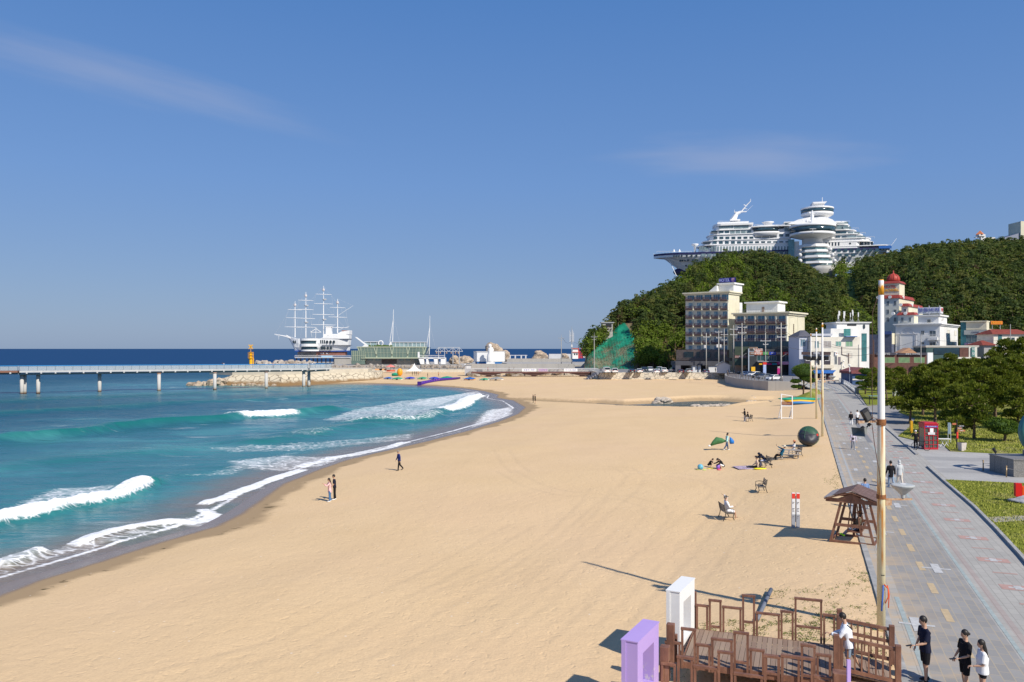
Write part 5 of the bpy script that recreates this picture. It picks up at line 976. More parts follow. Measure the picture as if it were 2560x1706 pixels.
b=MB();b.box(-18,26,330,330.6,.703,3.0);tag(b.build('concrete_wall',QC),'long weathered grey concrete wall behind the footbridge over the stream','wall')
b=MB();ribbon(b,[(-92,343),(-18,343)],-2.5,.35,.8);tag(b.build('beach_step',mat('pale_step',(.56,.52,.43),.9,var=.15,scale=.3)),'low cream kerb wall along the far beach below the railing','wall')
rl=empty('walk_railing',(0,0,0),0,'brown post and rail fence along the far quay walk above the beach','railing')
for i in range(23):
 x=-90+i*3.3;b=MB();b.box(x-.12,x+.12,343.9,344.1,.35,2.0);b.build('post',mat('rail_tan',(.36,.30,.24),.8),rl)
b=MB();b.box(-90,-17.5,343.95,344.05,1.8,1.92);b.build('rail',MATS['rail_tan'],rl);b=MB();b.box(-90,-17.5,343.95,344.05,1.15,1.25);b.build('rail',MATS['rail_tan'],rl)
def rocky(b,c,r,seed=0,n=10,m=7,sq=(1,1,.8)):
 rr=random.Random(seed);k=len(b.v);b.ball((0,0,0),(1,1,1),n,m);ph=[rr.uniform(0,6.28)for _ in range(9)]
 c=Vector(c);r=r if hasattr(r,'__len__')else(r*sq[0],r*sq[1],r*sq[2])
 for i in range(k,len(b.v)):
  v=Vector(b.v[i]);d=1+.16*math.sin(3*v.x+ph[0])+.13*math.sin(4*v.y+ph[1]+2*v.z)+.12*math.sin(5*v.z+ph[2]+v.x*2)+.08*math.sin(9*v.x+ph[3])*math.sin(8*v.z+ph[4])+rr.uniform(-.07,.07)
  v=v*d;b.v[i]=tuple(c+Vector((v.x*r[0],v.y*r[1],v.z*r[2])))
ROCK=NG('boulder');g=ROCK;n_=g.noise(.45,6,None,.7);g.set('Base Color',g.ramp(n_,[(.3,(.17,.135,.10)),(.5,(.42,.33,.24)),(.7,(.58,.49,.38))]));g.set('Roughness',.95);g.set('Normal',g.bump(g.noise(1.2,5),.8,.6));ROCK=g.m
ARM=mat('armour_stone',(.34,.30,.255),.95,var=.4,scale=.5,bump=.5,bscale=2)
def heap(name,pts,r0,r1,m,label,n,seed,kind='stuff',cat='rocks'):
 b=MB();rr=random.Random(seed)
 for i in range(n):
  t=rr.random();j=rr.randrange(len(pts)-1)if len(pts)>2 else 0;p=Vector(pts[j]).lerp(Vector(pts[j+1]),t);r=rr.uniform(r0,r1);rocky(b,p+Vector((rr.uniform(-1,1)*r,rr.uniform(-3,3),rr.uniform(-.3,.9)*r)),r,rr.random(),7,5)
 return tag(b.build(name,m,smooth=False),label,cat,kind=kind)
heap('armour_stones',[(-106,362,.3),(-90,356,.6),(-60,356,.7),(-20,352,.6)],.7,1.3,ARM,'band of grey brown armour stones behind the far beach railing',210,1)
heap('armour_stones',[(-133,420,.5),(-128,405,.7),(-110,398,1.0),(-100,398,1.1)],1.0,1.9,mat('pale_stone',(.42,.37,.31),.95,var=.35,scale=.4,bump=.5,bscale=2),'pale heap of large stones under the sailing ship building',90,2)
heap('stream_rocks',[(-14,300,-1.3),(0,300,-1.2),(12,303,-1),(26,300,-1)],.8,1.9,ARM,'brown rocks lining the stream mouth under the footbridge',60,3)
def rock(label,px,py,d,rx,ry,rz,seed,m=None,name='rock'):
 b=MB();rocky(b,(PX(px,d),d,ZY(py,d)),(rx,ry,rz),seed,22,14);return tag(b.build(name,m or ROCK),label,'rock')
rock('tall tan sea rock rising behind the white museum hall',*z5(640,530),560,8.2,6,8.8,11);rock('low tan sea stack out behind the breakwater walkway',*z5(1240,560),600,6.4,4,4.6,12);rock('small flat tan rock right of the sea stack',*z5(1560,570),560,3.6,3,2.8,13)
rock('tan outcrop right of the tall rock behind the white hall',*z5(760,545),545,3.6,3,3.6,14);rock('low grey brown rock left of the white museum hall',*z5(210,615),470,4.6,4,3.2,15);rock('tan boulder beside the steel frame on the quay',*z5(90,610),440,3.2,3,3.0,16)
for i,(px,py,r,lab)in enumerate(((1655,1006,(1.9,1.4,1.0),'pale lone boulder on the far bank of the beach stream'),(1885,1002,(1.5,1.2,.7),'rough pale rock on the sand near the curved wall'))):
 p=G(px,py,-1.75);b=MB();rocky(b,p+Vector((0,0,.1)),r,20+i,22,12);tag(b.build('boulder',mat('pale_rock',(.50,.43,.35),.95,var=.45,scale=1.2,bump=.7,bscale=4)),lab,'rock')
b=MB();rr=random.Random(5)
for i in range(26):t=rr.random();p=G(lerp(1735,1818,t),lerp(1014,1017,rr.random())+math.sin(t*6)*1.5,-2.0);rocky(b,p,rr.uniform(.3,.8),i,8,5,(1.5,1,.5))
tag(b.build('shoal_stones',MATS['pale_rock']),'pale shoal of small stones in the beach stream','stones',kind='stuff')
b=MB();rr=random.Random(6)
for i in range(60):t=rr.random();p=G(lerp(1868,1945,t),1008+rr.uniform(-3,4)+2*t,-1.6);rocky(b,p,rr.uniform(.25,.6),i,7,5,(1.2,1,.7))
tag(b.build('stream_stones',MATS['pale_rock']),'pale rubble along the stream bank beside the covered boats','stones',kind='stuff')
gr=empty('groyne',(0,0,0),0,'cream stone groyne with rough rocky foot reaching out under the pier','groyne')
g=NG('groyne_face');v1=g.n('ShaderNodeTexVoronoi',{'Scale':.42,'Vector':g.pos((1,1,1.4))},feature='DISTANCE_TO_EDGE').outputs[0];zc=g.n('ShaderNodeSeparateXYZ',{0:g.pos()}).outputs[2]
lo=g.rng(g.math('ADD',zc,g.math('MULTIPLY',g.noise(.5,4),1.6)),.6,-.6);c=g.mix(g.rng(v1,.05,.015),g.mix(g.noise(.5,4),(.50,.43,.31),(.62,.55,.42)),(.16,.13,.09));g.set('Base Color',g.mix(lo,c,(.22,.135,.06)));g.set('Roughness',.95);g.set('Normal',g.bump(g.noise(1.5,4),.6,.5));GF=g.m
x0,x1=PX(556,244),PX(708,244)
b=MB();b.add([(x0,241.5,-3),(x1,240,-3),(x1-1,246,1.2),(x0+2,246,1.0),(x0-9,246,-3),(x0-9,262,-3),(x0+2,258,1.0),(x1+24,268,-3),(x1+24,285,-3),(x1+24,285,1.3),(x1+22,272,1.2),(-98,300,1.2),(-98,300,-3)],[(0,1,2,3),(0,3,4),(4,3,6,5),(1,7,10,2),(3,2,10,9,11,6),(7,8,9,10)]);b.build('stone_facing',GF,gr)
b=MB();b.prism([(x0+2.2,246.4),(x1-.5,246.4),(x1+21,272),(x1+20,285),(-97,285),(-98,258)],1.0,2.5);b.build('parapet',mat('groyne_top',(.55,.50,.40),.9,var=.15,scale=.4),gr)
b=MB();rr=random.Random(9)
for i in range(34):t=rr.random();rocky(b,(lerp(x0-9.5,x0+2,t),243+rr.uniform(-1,3),lerp(-2.2,0,t**1.5)+rr.uniform(-.3,.2)),rr.uniform(.7,1.5),i,8,6)
for i in range(30):t=rr.random();rocky(b,(lerp(x0,x1,t),241.8,-1.9),rr.uniform(.4,.8),i,8,6)
b.build('foot_rocks',ROCK,gr)
be=empty('beacon',(PX(627,300),300,1.2),0,'yellow harbour beacon with cage and cross topmark on the groyne','beacon');YB=mat('beacon_yellow',(.80,.42,.01),.5)
b=MB();b.lathe((0,0,0),[(1.0,0),(.62,.3),(.62,4.2)],14);b.build('column',YB,be);b=MB();b.lathe((0,0,4.2),[(.8,0),(1.05,.25),(1.05,.4)],14)
[b.bar((1.0*math.cos(a),1.0*math.sin(a),4.5),(1.0*math.cos(a),1.0*math.sin(a),6.7),.09)for a in np.linspace(0,6.28,9)[:-1]];b.lathe((0,0,5.6),[(1.06,0),(1.06,.1)],14);b.lathe((0,0,6.65),[(1.06,0),(1.06,.12)],14);b.build('cage',YB,be)
b=MB();b.lathe((0,0,4.4),[(.62,0),(.62,2.1),(.2,2.3)],12);b.build('lantern_housing',YB,be);b=MB();b.bar((0,0,6.7),(0,0,9.6),.12);b.bar((-.75,0,8.0),(.75,0,9.5),.28);b.bar((.75,0,8.0),(-.75,0,9.5),.28);b.bar((-.8,0,9.45),(.8,0,9.45),.1);b.build('cross_topmark',YB,be)
b=MB();b.bar((1.0,0,0),(1.0,0,4.4),.3);b.build('ladder',YB,be)
PIER=[(-178,183),(-123,199),(-60.5,234),(-55.5,240)]
pr=empty('pier',(0,0,0),0,'long footbridge pier on white columns with glass railing and blue handrail over the sea','pier');PW=mat('pier_white',(.50,.50,.49),.7,var=.12,scale=.4);PG=mat('pier_glass',(.42,.48,.52),.2,spec=.4,alpha=.38)
def on(t,L=PIER):
 seg=[Vector((b_[0]-a[0],b_[1]-a[1],0)).length for a,b_ in zip(L[:-1],L[1:])];t*=sum(seg)
 for(a,b_),l in zip(zip(L[:-1],L[1:]),seg):
  if t<=l:return Vector((lerp(a[0],b_[0],t/l),lerp(a[1],b_[1],t/l),0)),Vector((b_[0]-a[0],b_[1]-a[1],0)).normalized()
  t-=l
 return Vector((L[-1][0],L[-1][1],0)),Vector((L[-1][0]-L[-2][0],L[-1][1]-L[-2][1],0)).normalized()
def zd_(p):return 3.35-.25*min(1,max(0,(p.x+123)/62))
for a,c in zip(PIER[:-1],PIER[1:]):
 p,q=Vector((*a,0)),Vector((*c,0));u=(q-p).normalized();n_=Vector((-u.y,u.x,0));z0_,z1_=zd_(p),zd_(q)
 b=MB();vs=[]
 for r,z in((p,z0_),(q,z1_)):vs+=[(r-n_*1.8+Vector((0,0,z))),(r+n_*1.8+Vector((0,0,z))),(r+n_*1.8+Vector((0,0,z+.45))),(r-n_*1.8+Vector((0,0,z+.45)))]
 b.add(vs,[(0,1,2,3),(7,6,5,4),(0,4,5,1),(1,5,6,2),(2,6,7,3),(3,7,4,0)]);b.build('deck',mat('deck_brown',(.25,.12,.08),.8)if a[0]<-150 else PW,pr)
 b=MB();b.bar(p+Vector((0,0,z0_-.45)),q+Vector((0,0,z1_-.24)),1.5,.45);b.build('girder',mat('girder_grey',(.22,.26,.28),.7),pr)
 for s in(-1,1):
  b=MB();b.bar(p+n_*s*1.75+Vector((0,0,z0_+1.65)),q+n_*s*1.75+Vector((0,0,z1_+1.65)),.10,.12);b.build('handrail',mat('rail_blue',(.03,.22,.50),.5),pr)
  b=MB();b.bar(p+n_*s*1.7+Vector((0,0,z0_+1.05)),q+n_*s*1.7+Vector((0,0,z1_+1.05)),.02,1.1);b.build('glass_railing',PG,pr)
  L=(q-p).length;b=MB();k=int(L/1.9)
  for i in range(k+1):r=p.lerp(q,i/k)+n_*s*1.75;z=lerp(z0_,z1_,i/k);b.bar(r+Vector((0,0,z+.4)),r+Vector((0,0,z+1.65)),.06)
  o=b.build('baluster',mat('baluster_grey',(.16,.22,.28),.6),pr);o['kind']='stuff'
 L=(q-p).length;b=MB();k=int(L/3.0)
 for i in range(k):r=p.lerp(q,(i+.5)/k)-n_*1.9;z=lerp(z0_,z1_,i/k);b.cbox(r+Vector((0,0,z-.1)),(.35,.35,.4),math.atan2(u.y,u.x))
 o=b.build('bracket',PW,pr);o['kind']='stuff'
COLM=NG('pier_column');zc=COLM.n('ShaderNodeSeparateXYZ',{0:COLM.pos()}).outputs[2];COLM.set('Base Color',COLM.ramp(COLM.rng(COLM.math('ADD',zc,COLM.math('MULTIPLY',COLM.noise(3,3),.3)),-2.3,3.2,0,1,False),[(.0,(.06,.03,.015)),(.10,(.16,.07,.03)),(.14,(.42,.36,.28)),(.2,(.50,.485,.46)),(.88,(.50,.485,.46)),(.95,(.38,.16,.06))]));COLM.set('Roughness',.9)
for px,yb in((-160,990),(51,985),(58,984.4),(92,984),(246,980),(395,978),(535,975),(664,971.5),(758,968.5),(771,967)):
 p=G(px,yb,WL);b=MB();b.cyl((p.x,p.y+.6,-4),(p.x,p.y+.6,zd_(p)-.7),.45,n=16);b.cyl((p.x,p.y+.6,zd_(p)-.7),(p.x,p.y+.6,zd_(p)-.45),.52,n=16);b.build('column',COLM.m,pr,True)
ts=empty('sailing_ship_building',(PX(870,450),450,0),0,'white four-masted sailing ship building standing on the quay rocks','ship building')
TX=PX(870,450)
def T(zx,zy,y=0.):px,py=z4(zx,zy);return Vector((PX(px,450+y)-TX,y,ZY(py,450+y)))
HW=5.0
st=[(262,712,735,.4),(300,722,800,1.6),(345,735,880,3.0),(400,738,886,4.2),(520,738,889,5),(660,738,890,5),(760,700,890,5),(870,684,890,4.8),(1000,652,886,3.6)]
b=MB();vs=[]
for zx,zt,zb,w in st:
 zt_,zb_=T(zx,zt)[2],T(zx,zb)[2];x=T(zx,0)[0];x2=x if zx<900 else x-1.0
 for f,wy in((0,1),(.35,1),(.7,.86),(1,.55)):vs.append((lerp(x,x2,f),HW-w*wy,lerp(zt_,zb_,f)))
 for f,wy in((1,.55),(.7,.86),(.35,1),(0,1)):vs.append((lerp(x,x2,f),HW+w*wy,lerp(zt_,zb_,f)))
n=len(st);b.add(vs,[(i*8+k,i*8+(k+1)%8,i*8+8+(k+1)%8,i*8+8+k)for i in range(n-1)for k in range(8)]+[tuple(range(7,-1,-1)),tuple((n-1)*8+k for k in range(8))])
hl=b.build('hull',mat('hull_white',(.78,.79,.79),.55,var=.06,scale=.2),ts)
b=MB();b.box(T(350,0)[0],T(980,0)[0],HW-2.95,HW+2.9,T(0,893)[2],T(0,879)[2]);b.build('waterline_band',mat('hull_blue',(.02,.07,.28),.5),ts)
b=MB()
for zy in(740,815):b.box(T(680,0)[0],T(998,0)[0],HW-5.05,HW+5,T(0,zy+3)[2],T(0,zy)[2])
b.build('trim_line',mat('dark_trim',(.06,.07,.10),.6),hl)
for k,(a,c,zt,zb)in enumerate(((398,660,738,762),(398,660,800,832),(415,650,868,886))):
 b=MB();cx=(T(a,0)[0]+T(c,0)[0])/2;w=(T(c,0)[0]-T(a,0)[0])/2;b.lathe((cx,HW-1,0),[(w,T(0,zb)[2]),(w,T(0,zt)[2])],32,1,.98);b.build('lounge_band',WHITE,ts,False)
for a,c,zt,zb in((402,650,762,800),(415,645,832,868)):b=MB();cx=(T(a,0)[0]+T(c,0)[0])/2;w=(T(c,0)[0]-T(a,0)[0])/2;b.lathe((cx,HW-1,0),[(w,T(0,zb)[2]),(w,T(0,zt)[2])],32,1,.94);b.build('lounge_glazing',SGLASS,ts)
def ts_oval(zx,zy,rx,ry,y):b=MB();p=T(zx,zy,y);b.M=Matrix.Translation(p)@Matrix.Rotation(R(90),4,'X');b.lathe((0,0,0),[(1,-.6),(1,.12)],14,rx*.048,ry*.048);b.build('round_window',DARKW,hl)
for zx in(742,783,822):ts_oval(zx,778,14,19,-.05)
for zx in(712,750,787):ts_oval(zx,850,13,19,.55)
for zx in(347,372):ts_oval(zx,777,10,17,1.6)
for zx in(365,385):ts_oval(zx,850,8,14,3.0)
for zx,zy in((668,775),(690,775),(712,775),(672,850),(690,850)):b=MB();p=T(zx,zy,-.1);b.box(p.x-.33,p.x+.33,-.1,.5,p.z-.9,p.z+.9);b.build('window',DARKW,hl)
for zy in(778,848):[(lambda p:(b.box(p.x-.22,p.x+.22,p.y-.1,p.y+.6,p.z-.85,p.z+.85)))(T(zx,zy,.5))for b in(MB(),)for zx in(922,948,972)]and None
b=MB();b.box(T(690,0)[0],T(885,0)[0],1.2,9,T(0,742)[2],T(0,684)[2]);qd=b.build('quarterdeck_house',WHITE,ts);b=MB();b.side([T(840,690).xz,T(905,655).xz,T(1000,640).xz,T(1000,690).xz],1,9);b.build('poop_deck',WHITE,ts)
for zx in(768,847):b=MB();b.M=Matrix.Translation(T(zx,714,1.15))@Matrix.Rotation(R(90),4,'X');b.lathe((0,0,0),[(1,-.3),(1,.1)],16,1.5,.7);b.build('oval_window',DARKW,qd)
b=MB();b.box(T(712,0)[0],T(774,0)[0],3,6.5,T(0,690)[2],T(0,598)[2]);b.box(T(706,0)[0],T(784,0)[0],2.8,6.8,T(0,598)[2],T(0,591)[2]);b.build('stair_tower',WHITE,ts);b=MB();b.box(T(905,0)[0],T(985,0)[0],2,8,T(0,652)[2],T(0,641)[2]);b.build('deck_house',mat('varnish',(.30,.13,.08),.6),ts)
b=MB();b.tube([T(335,740,4),T(250,712,4),T(122,686,4)],[.55,.35,.12],6);b.bar(T(262,700,4),T(330,735,4),.8,.5);b.bar(T(172,700,4),T(174,750,4),.1);b.bar(T(125,690,4),T(185,712,4),.1);b.build('bowsprit',WHITE,ts)
for zx,zt,zb,yards in((365,298,722,((398,280,450),(495,260,470),(602,245,470))),(492,190,728,((288,402,582),(395,400,580),(500,395,600),(603,390,612))),(700,120,690,((217,607,793),(328,592,807),(455,572,825),(575,557,842))),(865,270,672,((373,775,957),(485,758,975),(608,780,995)))):
 b=MB();b.tube([T(zx,zb,4.8),T(zx,(zt+zb)/2,4.8),T(zx+1,zt,4.8)],[.30,.26,.12],8);ma=b.build('mast',WHITE,ts)
 for zy,a,c in yards:b=MB();b.tube([T(a,zy-2,4.5),T((a+c)/2,zy+1,4.5),T(c,zy+4,4.5)],[.10,.17,.10],6);b.build('yard',WHITE,ma)
 b=MB();p=T(zx,zt+62,4.8);b.lathe(p,[(.35,0),(.72,.4),(.72,1.5)],10);b.build('crow_nest',mat('pale_pink_white',(.62,.58,.58),.7),ma)
for zx,zy in((500,350),(498,547),(712,278),(710,513)):b=MB();p=T(zx,zy,4.8);b.lathe(p,[(.3,-.55),(1.15,-.1),(1.25,.3)],12);b.build('masthead_platform',WHITE2,ts)
b=MB();b.bar(T(872,466,4.8),T(1048,352,4.8),.14);b.bar(T(872,637,4.8),T(1002,595,4.8),.14);b.build('gaff',WHITE,ts)
b=MB();RG=[((365,300),(330,735)),((365,300),(130,688)),((492,190),(365,400)),((492,190),(430,735)),((492,190),(590,735)),((700,120),(500,350)),((700,120),(870,330)),((700,330),(940,600)),((865,270),(1000,640)),((865,270),(1045,350)),((607,217),(557,575)),((793,217),(842,575)),((402,288),(390,600)),((280,398),(245,600)),((957,373),(995,605)),((700,330),(600,735))]
for p,q in RG:b.bar(T(*p,4.8),T(*q,4.8),.045)
b.build('rigging',mat('rope',(.50,.52,.56),.8),ts)
b=MB();b.bar(T(608,730,5),T(612,605,5),.25);b.bar(T(548,662,5),T(612,622,5),.3);b.bar(T(612,622,5),T(672,662,5),.3);b.bar(T(548,664,5),T(674,664,5),.3);b.bar(T(548,645,5),T(566,722,5),.12);b.build('deck_canopy',WHITE,ts)
b=MB();b.box(T(600,0)[0],T(945,0)[0],HW-2.2,HW+3,T(0,935)[2],T(0,893)[2]);lw=b.build('lower_storey',mat('red_brown_clad',(.26,.115,.085),.8,var=.3,scale=.5),ts);text('lettering','FOR SALE',1.2,Matrix.Translation(T(715,914,2.6))@FACE,LTR,lw,.03)if 0 else text('lettering','CAFE  GRILL',1.0,Matrix.Translation(T(715,914,2.7))@FACE,LTR,lw,.03)
b=MB();b.box(T(372,0)[0],T(600,0)[0],HW-1,HW+3,T(0,958)[2],T(0,893)[2]);b.build('podium',mat('podium_grey',(.25,.24,.235),.8,var=.4,scale=.5),ts)
b=MB();b.box(T(368,0)[0],T(1022,0)[0],-1,11,T(0,966)[2],T(0,960)[2]);b.build('terrace',WHITE2,ts);b=MB();b.box(T(368,0)[0],T(1022,0)[0],-1,-.92,T(0,938)[2],T(0,935)[2]);[b.box(x-.05,x+.05,-1,-.92,T(0,960)[2],T(0,936)[2])for x in np.linspace(T(368,0)[0],T(1022,0)[0],60)];b.build('terrace_railing',WHITE2,ts)
b=MB();b.box(T(680,0)[0],T(810,0)[0],-1.05,-1.01,T(0,958)[2],T(0,940)[2]);b.build('banner',mat('pale_blue_banner',(.35,.55,.70),.7),ts)
b=MB();b.box(T(830,0)[0],T(1022,0)[0],-.5,11,.7,T(0,967)[2]);b.build('concrete_base',QC,ts);b=MB();[b.box(x-.3,x+.3,1,1.6,.7,T(0,966)[2])for x in np.linspace(T(375,0)[0],T(820,0)[0],10)];b.build('stilt',mat('dark_stilt',(.08,.08,.09),.8),ts)
mu=empty('glass_museum',(PX(z4(1025,0)[0],425),425,0),0,'green framed glass museum with sloping mullions and a rooftop ring sculpture','museum');MX=mu.location.x
def U(zx,zy,y=0.):px,py=z4(zx,zy);return Vector((PX(px,425+y)-MX,y,ZY(py,425+y)))
MG=NG('museum_glass');w_=MG.n('ShaderNodeTexWave',{'Vector':MG.pos(),'Scale':.22,'Distortion':.4}).outputs[0];MG.set('Base Color',MG.mix(MG.noise(.25,3,MG.pos((1,1,.3))),(.06,.10,.09),(.22,.29,.24)));MG.set('Roughness',.12);MG.set('Specular IOR Level',.7);MFR=mat('museum_frame',(.42,.46,.34),.7)
b=MB();b.side([U(1092,838).xz,U(1915,838).xz,U(1888,966).xz,U(1142,966).xz],0,20);ms=b.build('glass_hall',MG.m,mu)
b=MB()
for i in range(22):
 zx=lerp(1100,1908,i/21);s=(-28 if i%5==0 else 22 if i%5==1 else-5)if i%5<2 else 0;b.bar(U(zx,838,-.1),U(max(1145,min(1885,zx+(1500-zx)*.06-s)),966,-.1),.34 if i%5<2 else .12)
for zy in(838,966):b.bar(U(1090 if zy<900 else 1140,zy,-.12),U(1917 if zy<900 else 1890,zy,-.12),.45)
b.bar(U(1120,905,-.1),U(1900,905,-.1),.1);b.build('mullions',MFR,ms)
b=MB();b.box(U(1150,0)[0],U(1880,0)[0],-1.2,0,U(0,972)[2],U(0,966)[2]);b.build('balcony',MFR,mu);b=MB();b.box(U(1160,0)[0],U(1830,0)[0],2,16,.7,U(0,972)[2]);lb=b.build('base',mat('museum_base',(.36,.33,.29),.85,var=.2,scale=.3),mu)
for a,c in((1200,1275),(1300,1370),(1580,1635),(1660,1715),(1755,1825)):b=MB();b.box(U(a,0)[0],U(c,0)[0],1.9,2.1,U(0,998)[2],U(0,980)[2]);b.build('window',SGL2,lb)
b=MB();b.box(U(1378,0)[0],U(1555,0)[0],1.85,2.1,U(0,1036)[2],U(0,984)[2]);b.build('entrance',mat('dark_entrance',(.10,.075,.065),.7,var=.4,scale=.4),lb)
b=MB();b.box(U(1030,0)[0],U(1190,0)[0],-.5,10,.9,U(0,880)[2]);lg=b.build('glass_wing',MG.m,mu);b=MB();[b.bar(U(zx,1000,-.6),U(zx,880,-.6),.16)for zx in np.linspace(1032,1188,8)];b.bar(U(1030,940,-.6),U(1190,940,-.6),.15);b.build('mullions',MFR,lg)
for a,c,zt in((1180,1328,778),(1500,1888,782)):
 b=MB();b.box(U(a,0)[0],U(c,0)[0],3,12,U(0,834)[2],U(0,zt)[2]);rb=b.build('roof_pavilion',mat('roof_glass',(.28,.38,.40),.2,spec=.6,var=.3,scale=.3),mu);b=MB();b.box(U(a,0)[0]-.5,U(c,0)[0]+.3,2.5,12.5,U(0,zt)[2],U(0,zt-5)[2]);[b.bar(U(zx,834,2.9),U(zx,zt,2.9),.2)for zx in np.linspace(a,c,max(3,int((c-a)/42)))];b.build('frame',WHITE,rb)
b=MB();pts=[U(1373+26*math.cos(a),793+28*math.sin(a),2)for a in np.linspace(0,2*math.pi,25)];b.tube(pts,.32,6,False);b.build('ring_sculpture',WHITE,mu);b=MB();b.side([U(1060,718).xz,U(1085,722).xz,U(1235,832).xz,U(1145,834).xz,U(1175,808).xz,U(1080,735).xz],2,2.9);b.build('raking_arm',WHITE,mu)
b=MB();b.side([U(1455,828).xz,U(1478,775).xz,U(1486,775).xz,U(1502,828).xz],2,2.5);b.build('fin',WHITE,mu)
rr=random.Random(3);b=MB();[b.ball(U(rr.uniform(1240,1500),826,1),rr.uniform(.4,.8),6,5)for _ in range(24)];o=b.build('roof_plants',mat('roof_green',(.07,.12,.03),.9),mu);o['kind']='stuff'
for lab,P_ in(('tall white yacht mast with stays beside the glass museum roof',((1523,395,1513,775),(1480,775,1522,500),(1590,770,1525,480))),('slim white yacht mast with stays over the white stair building',((1952,470,1943,925),(1912,832,1951,590),(2010,830,1953,570)))):
 o_=empty('yacht_mast',(MX,425,0),0,lab,'mast');(a,c,e,f_),s1,s2=P_;b=MB();b.tube([U(e,f_,14),U(a,c,14)],[.22,.10],6);b.build('spar',WHITE,o_);b=MB();b.tube([U(s1[0],s1[1],14),U(s1[2],s1[3],14)],[.18,.08],5);b.build('boom',WHITE,o_);b=MB();b.bar(U(s2[0],s2[1],14),U(s2[2],s2[3],14),.04);b.build('stay',mat('rope'),o_)
ss=empty('stair_building',(MX,418,0),0,'low white open stair building with round opening beside the museum','building');b=MB();b.box(U(1838,0)[0],U(2142,0)[0],-1,6,U(0,966)[2]-.3,U(0,960)[2]);b.box(U(1830,0)[0],U(1850,0)[0],-1.2,0,U(0,960)[2]+.003,U(0,895)[2]);b.build('deck',WHITE,ss)
for pts in(((1838,966),(1900,966),(1905,1036),(1860,1036)),((1925,966),(1945,966),(1962,1036),(1930,1036)),((2012,966),(2060,966),(2060,1036),(2025,1036)),((2095,966),(2148,966),(2148,1036),(2095,1036))):b=MB();b.side([U(*p).xz for p in pts],-1,5);b.build('fin_wall',WHITE,ss)
b=MB();[b.box(x-.05,x+.05,-1,-.9,U(0,960)[2],U(0,936)[2])for x in np.linspace(U(1855,0)[0],U(2140,0)[0],20)];b.box(U(1850,0)[0],U(2142,0)[0],-1,-.9,U(0,937)[2],U(0,933)[2]);b.build('railing',WHITE2,ss)
tf=empty('steel_truss_stand',(MX,432,0),0,'grey steel truss frame with hanging lamps on the quay','frame');b=MB()
for zx in(2040,2112,2212,2287):b.bar(U(zx,1036),U(zx,840),.35)
b.bar(U(2000,890),U(2330,890),.3);b.bar(U(2040,842),U(2290,842),.3)
zz=[2000,2040,2080,2112,2160,2212,2250,2287,2330]
for i,(a,c)in enumerate(zip(zz[:-1],zz[1:])):b.bar(U(a,890 if i%2==0 else 842),U(c,842 if i%2==0 else 890),.22)
b.build('truss',mat('truss_grey',(.42,.44,.47),.6),tf);
for zx in(2015,2060,2135,2190,2240,2275):b=MB();b.cyl(U(zx,915),U(zx,895),.45,.3,8);b.build('lamp',TAN,tf)
hallo=empty('white_hall',(PX(z5(350,0)[0],430),430,0),0,'white boat-shaped hall on a blue base in front of the tan rock','building');HX=hallo.location.x
def V5(zx,zy,y=0.,d=430):px,py=z5(zx,zy);return Vector((PX(px,d+y)-HX,y,ZY(py,d+y)))
b=MB();b.prism([(V5(350,0)[0]+1.5,0),(V5(600,0)[0],-1),(V5(750,0)[0],2),(V5(762,0)[0],6),(V5(740,0)[0],12),(V5(350,0)[0]+1,12),(V5(350,0)[0]-.5,5)],V5(0,612)[2],V5(0,480)[2]);b.build('walls',WHITE,hallo)
b=MB();b.prism([(V5(350,0)[0]+1.2,-.3),(V5(600,0)[0],-1.3),(V5(755,0)[0],1.8),(V5(768,0)[0],6),(V5(740,0)[0],12.3),(V5(350,0)[0]+1,12.3),(V5(350,0)[0]-.8,5)],V5(0,480)[2],V5(0,474)[2]);b.build('roof_edge',WHITE2,hallo)
b=MB();b.prism([(V5(352,0)[0]+1.5,.2),(V5(600,0)[0],-.8),(V5(725,0)[0],2),(V5(725,0)[0],12),(V5(352,0)[0],12)],V5(0,652)[2],V5(0,612)[2]-.003);b.build('blue_base',mat('base_blue',(.03,.14,.36),.6),hallo)
sp_=empty('whitewashed_statue',(PX(z5(570,0)[0],424),424,0),0,'tall white robed figure statue against the white hall','statue')
def V6(zx,zy):px,py=z5(zx,zy);return Vector((PX(px,424)-sp_.location.x,0,ZY(py,424)))
b=MB();b.tube([V6(566,625),V6(568,600),V6(566,540),V6(570,490),V6(572,455),V6(566,430),V6(563,418)],[(1.5,1.2),(1.9,1.3),(1.8,1.2),(1.3,1.0),(1.7,1.0),(1.2,.8),(.5,.5)],12);b.ball(V6(562,405),(.9,.9,1.2),10,8);b.tube([V6(585,440),V6(597,465),V6(606,490)],[.6,.5,.35],8);b.tube([V6(548,445),V6(545,480),V6(550,510)],[.6,.5,.35],8);b.build('figure',WHITE,sp_,True);b=MB();b.box(-2.2,2.2,-1.4,1.4,.7,V6(0,622)[2]);b.build('plinth',WHITE,sp_)
hl2=empty('harbour_station',(PX(z5(1660,0)[0],500),500,0),0,'white harbour station with red steel frame at the foot of the hill','building');X6=hl2.location.x
def V7(zx,zy,y=0):px,py=z5(zx,zy);return Vector((PX(px,500)-X6,y,ZY(py,500)))
for a,c,zt,zb in((1665,1740,470,575),(1668,1738,440,470),(1812,1868,490,560)):b=MB();b.box(V7(a,0)[0],V7(c,0)[0],0,6,V7(0,zb)[2],V7(0,zt)[2]);b.build('block',WHITE,hl2)
b=MB();b.box(V7(1655,0)[0],V7(1750,0)[0],-.6,6.6,V7(0,490)[2],V7(0,483)[2]);b.box(V7(1660,0)[0],V7(1750,0)[0],-.6,6.6,V7(0,440)[2],V7(0,432)[2]);b.build('ledge',mat('ledge_red',(.55,.10,.07),.6),hl2)
b=MB();
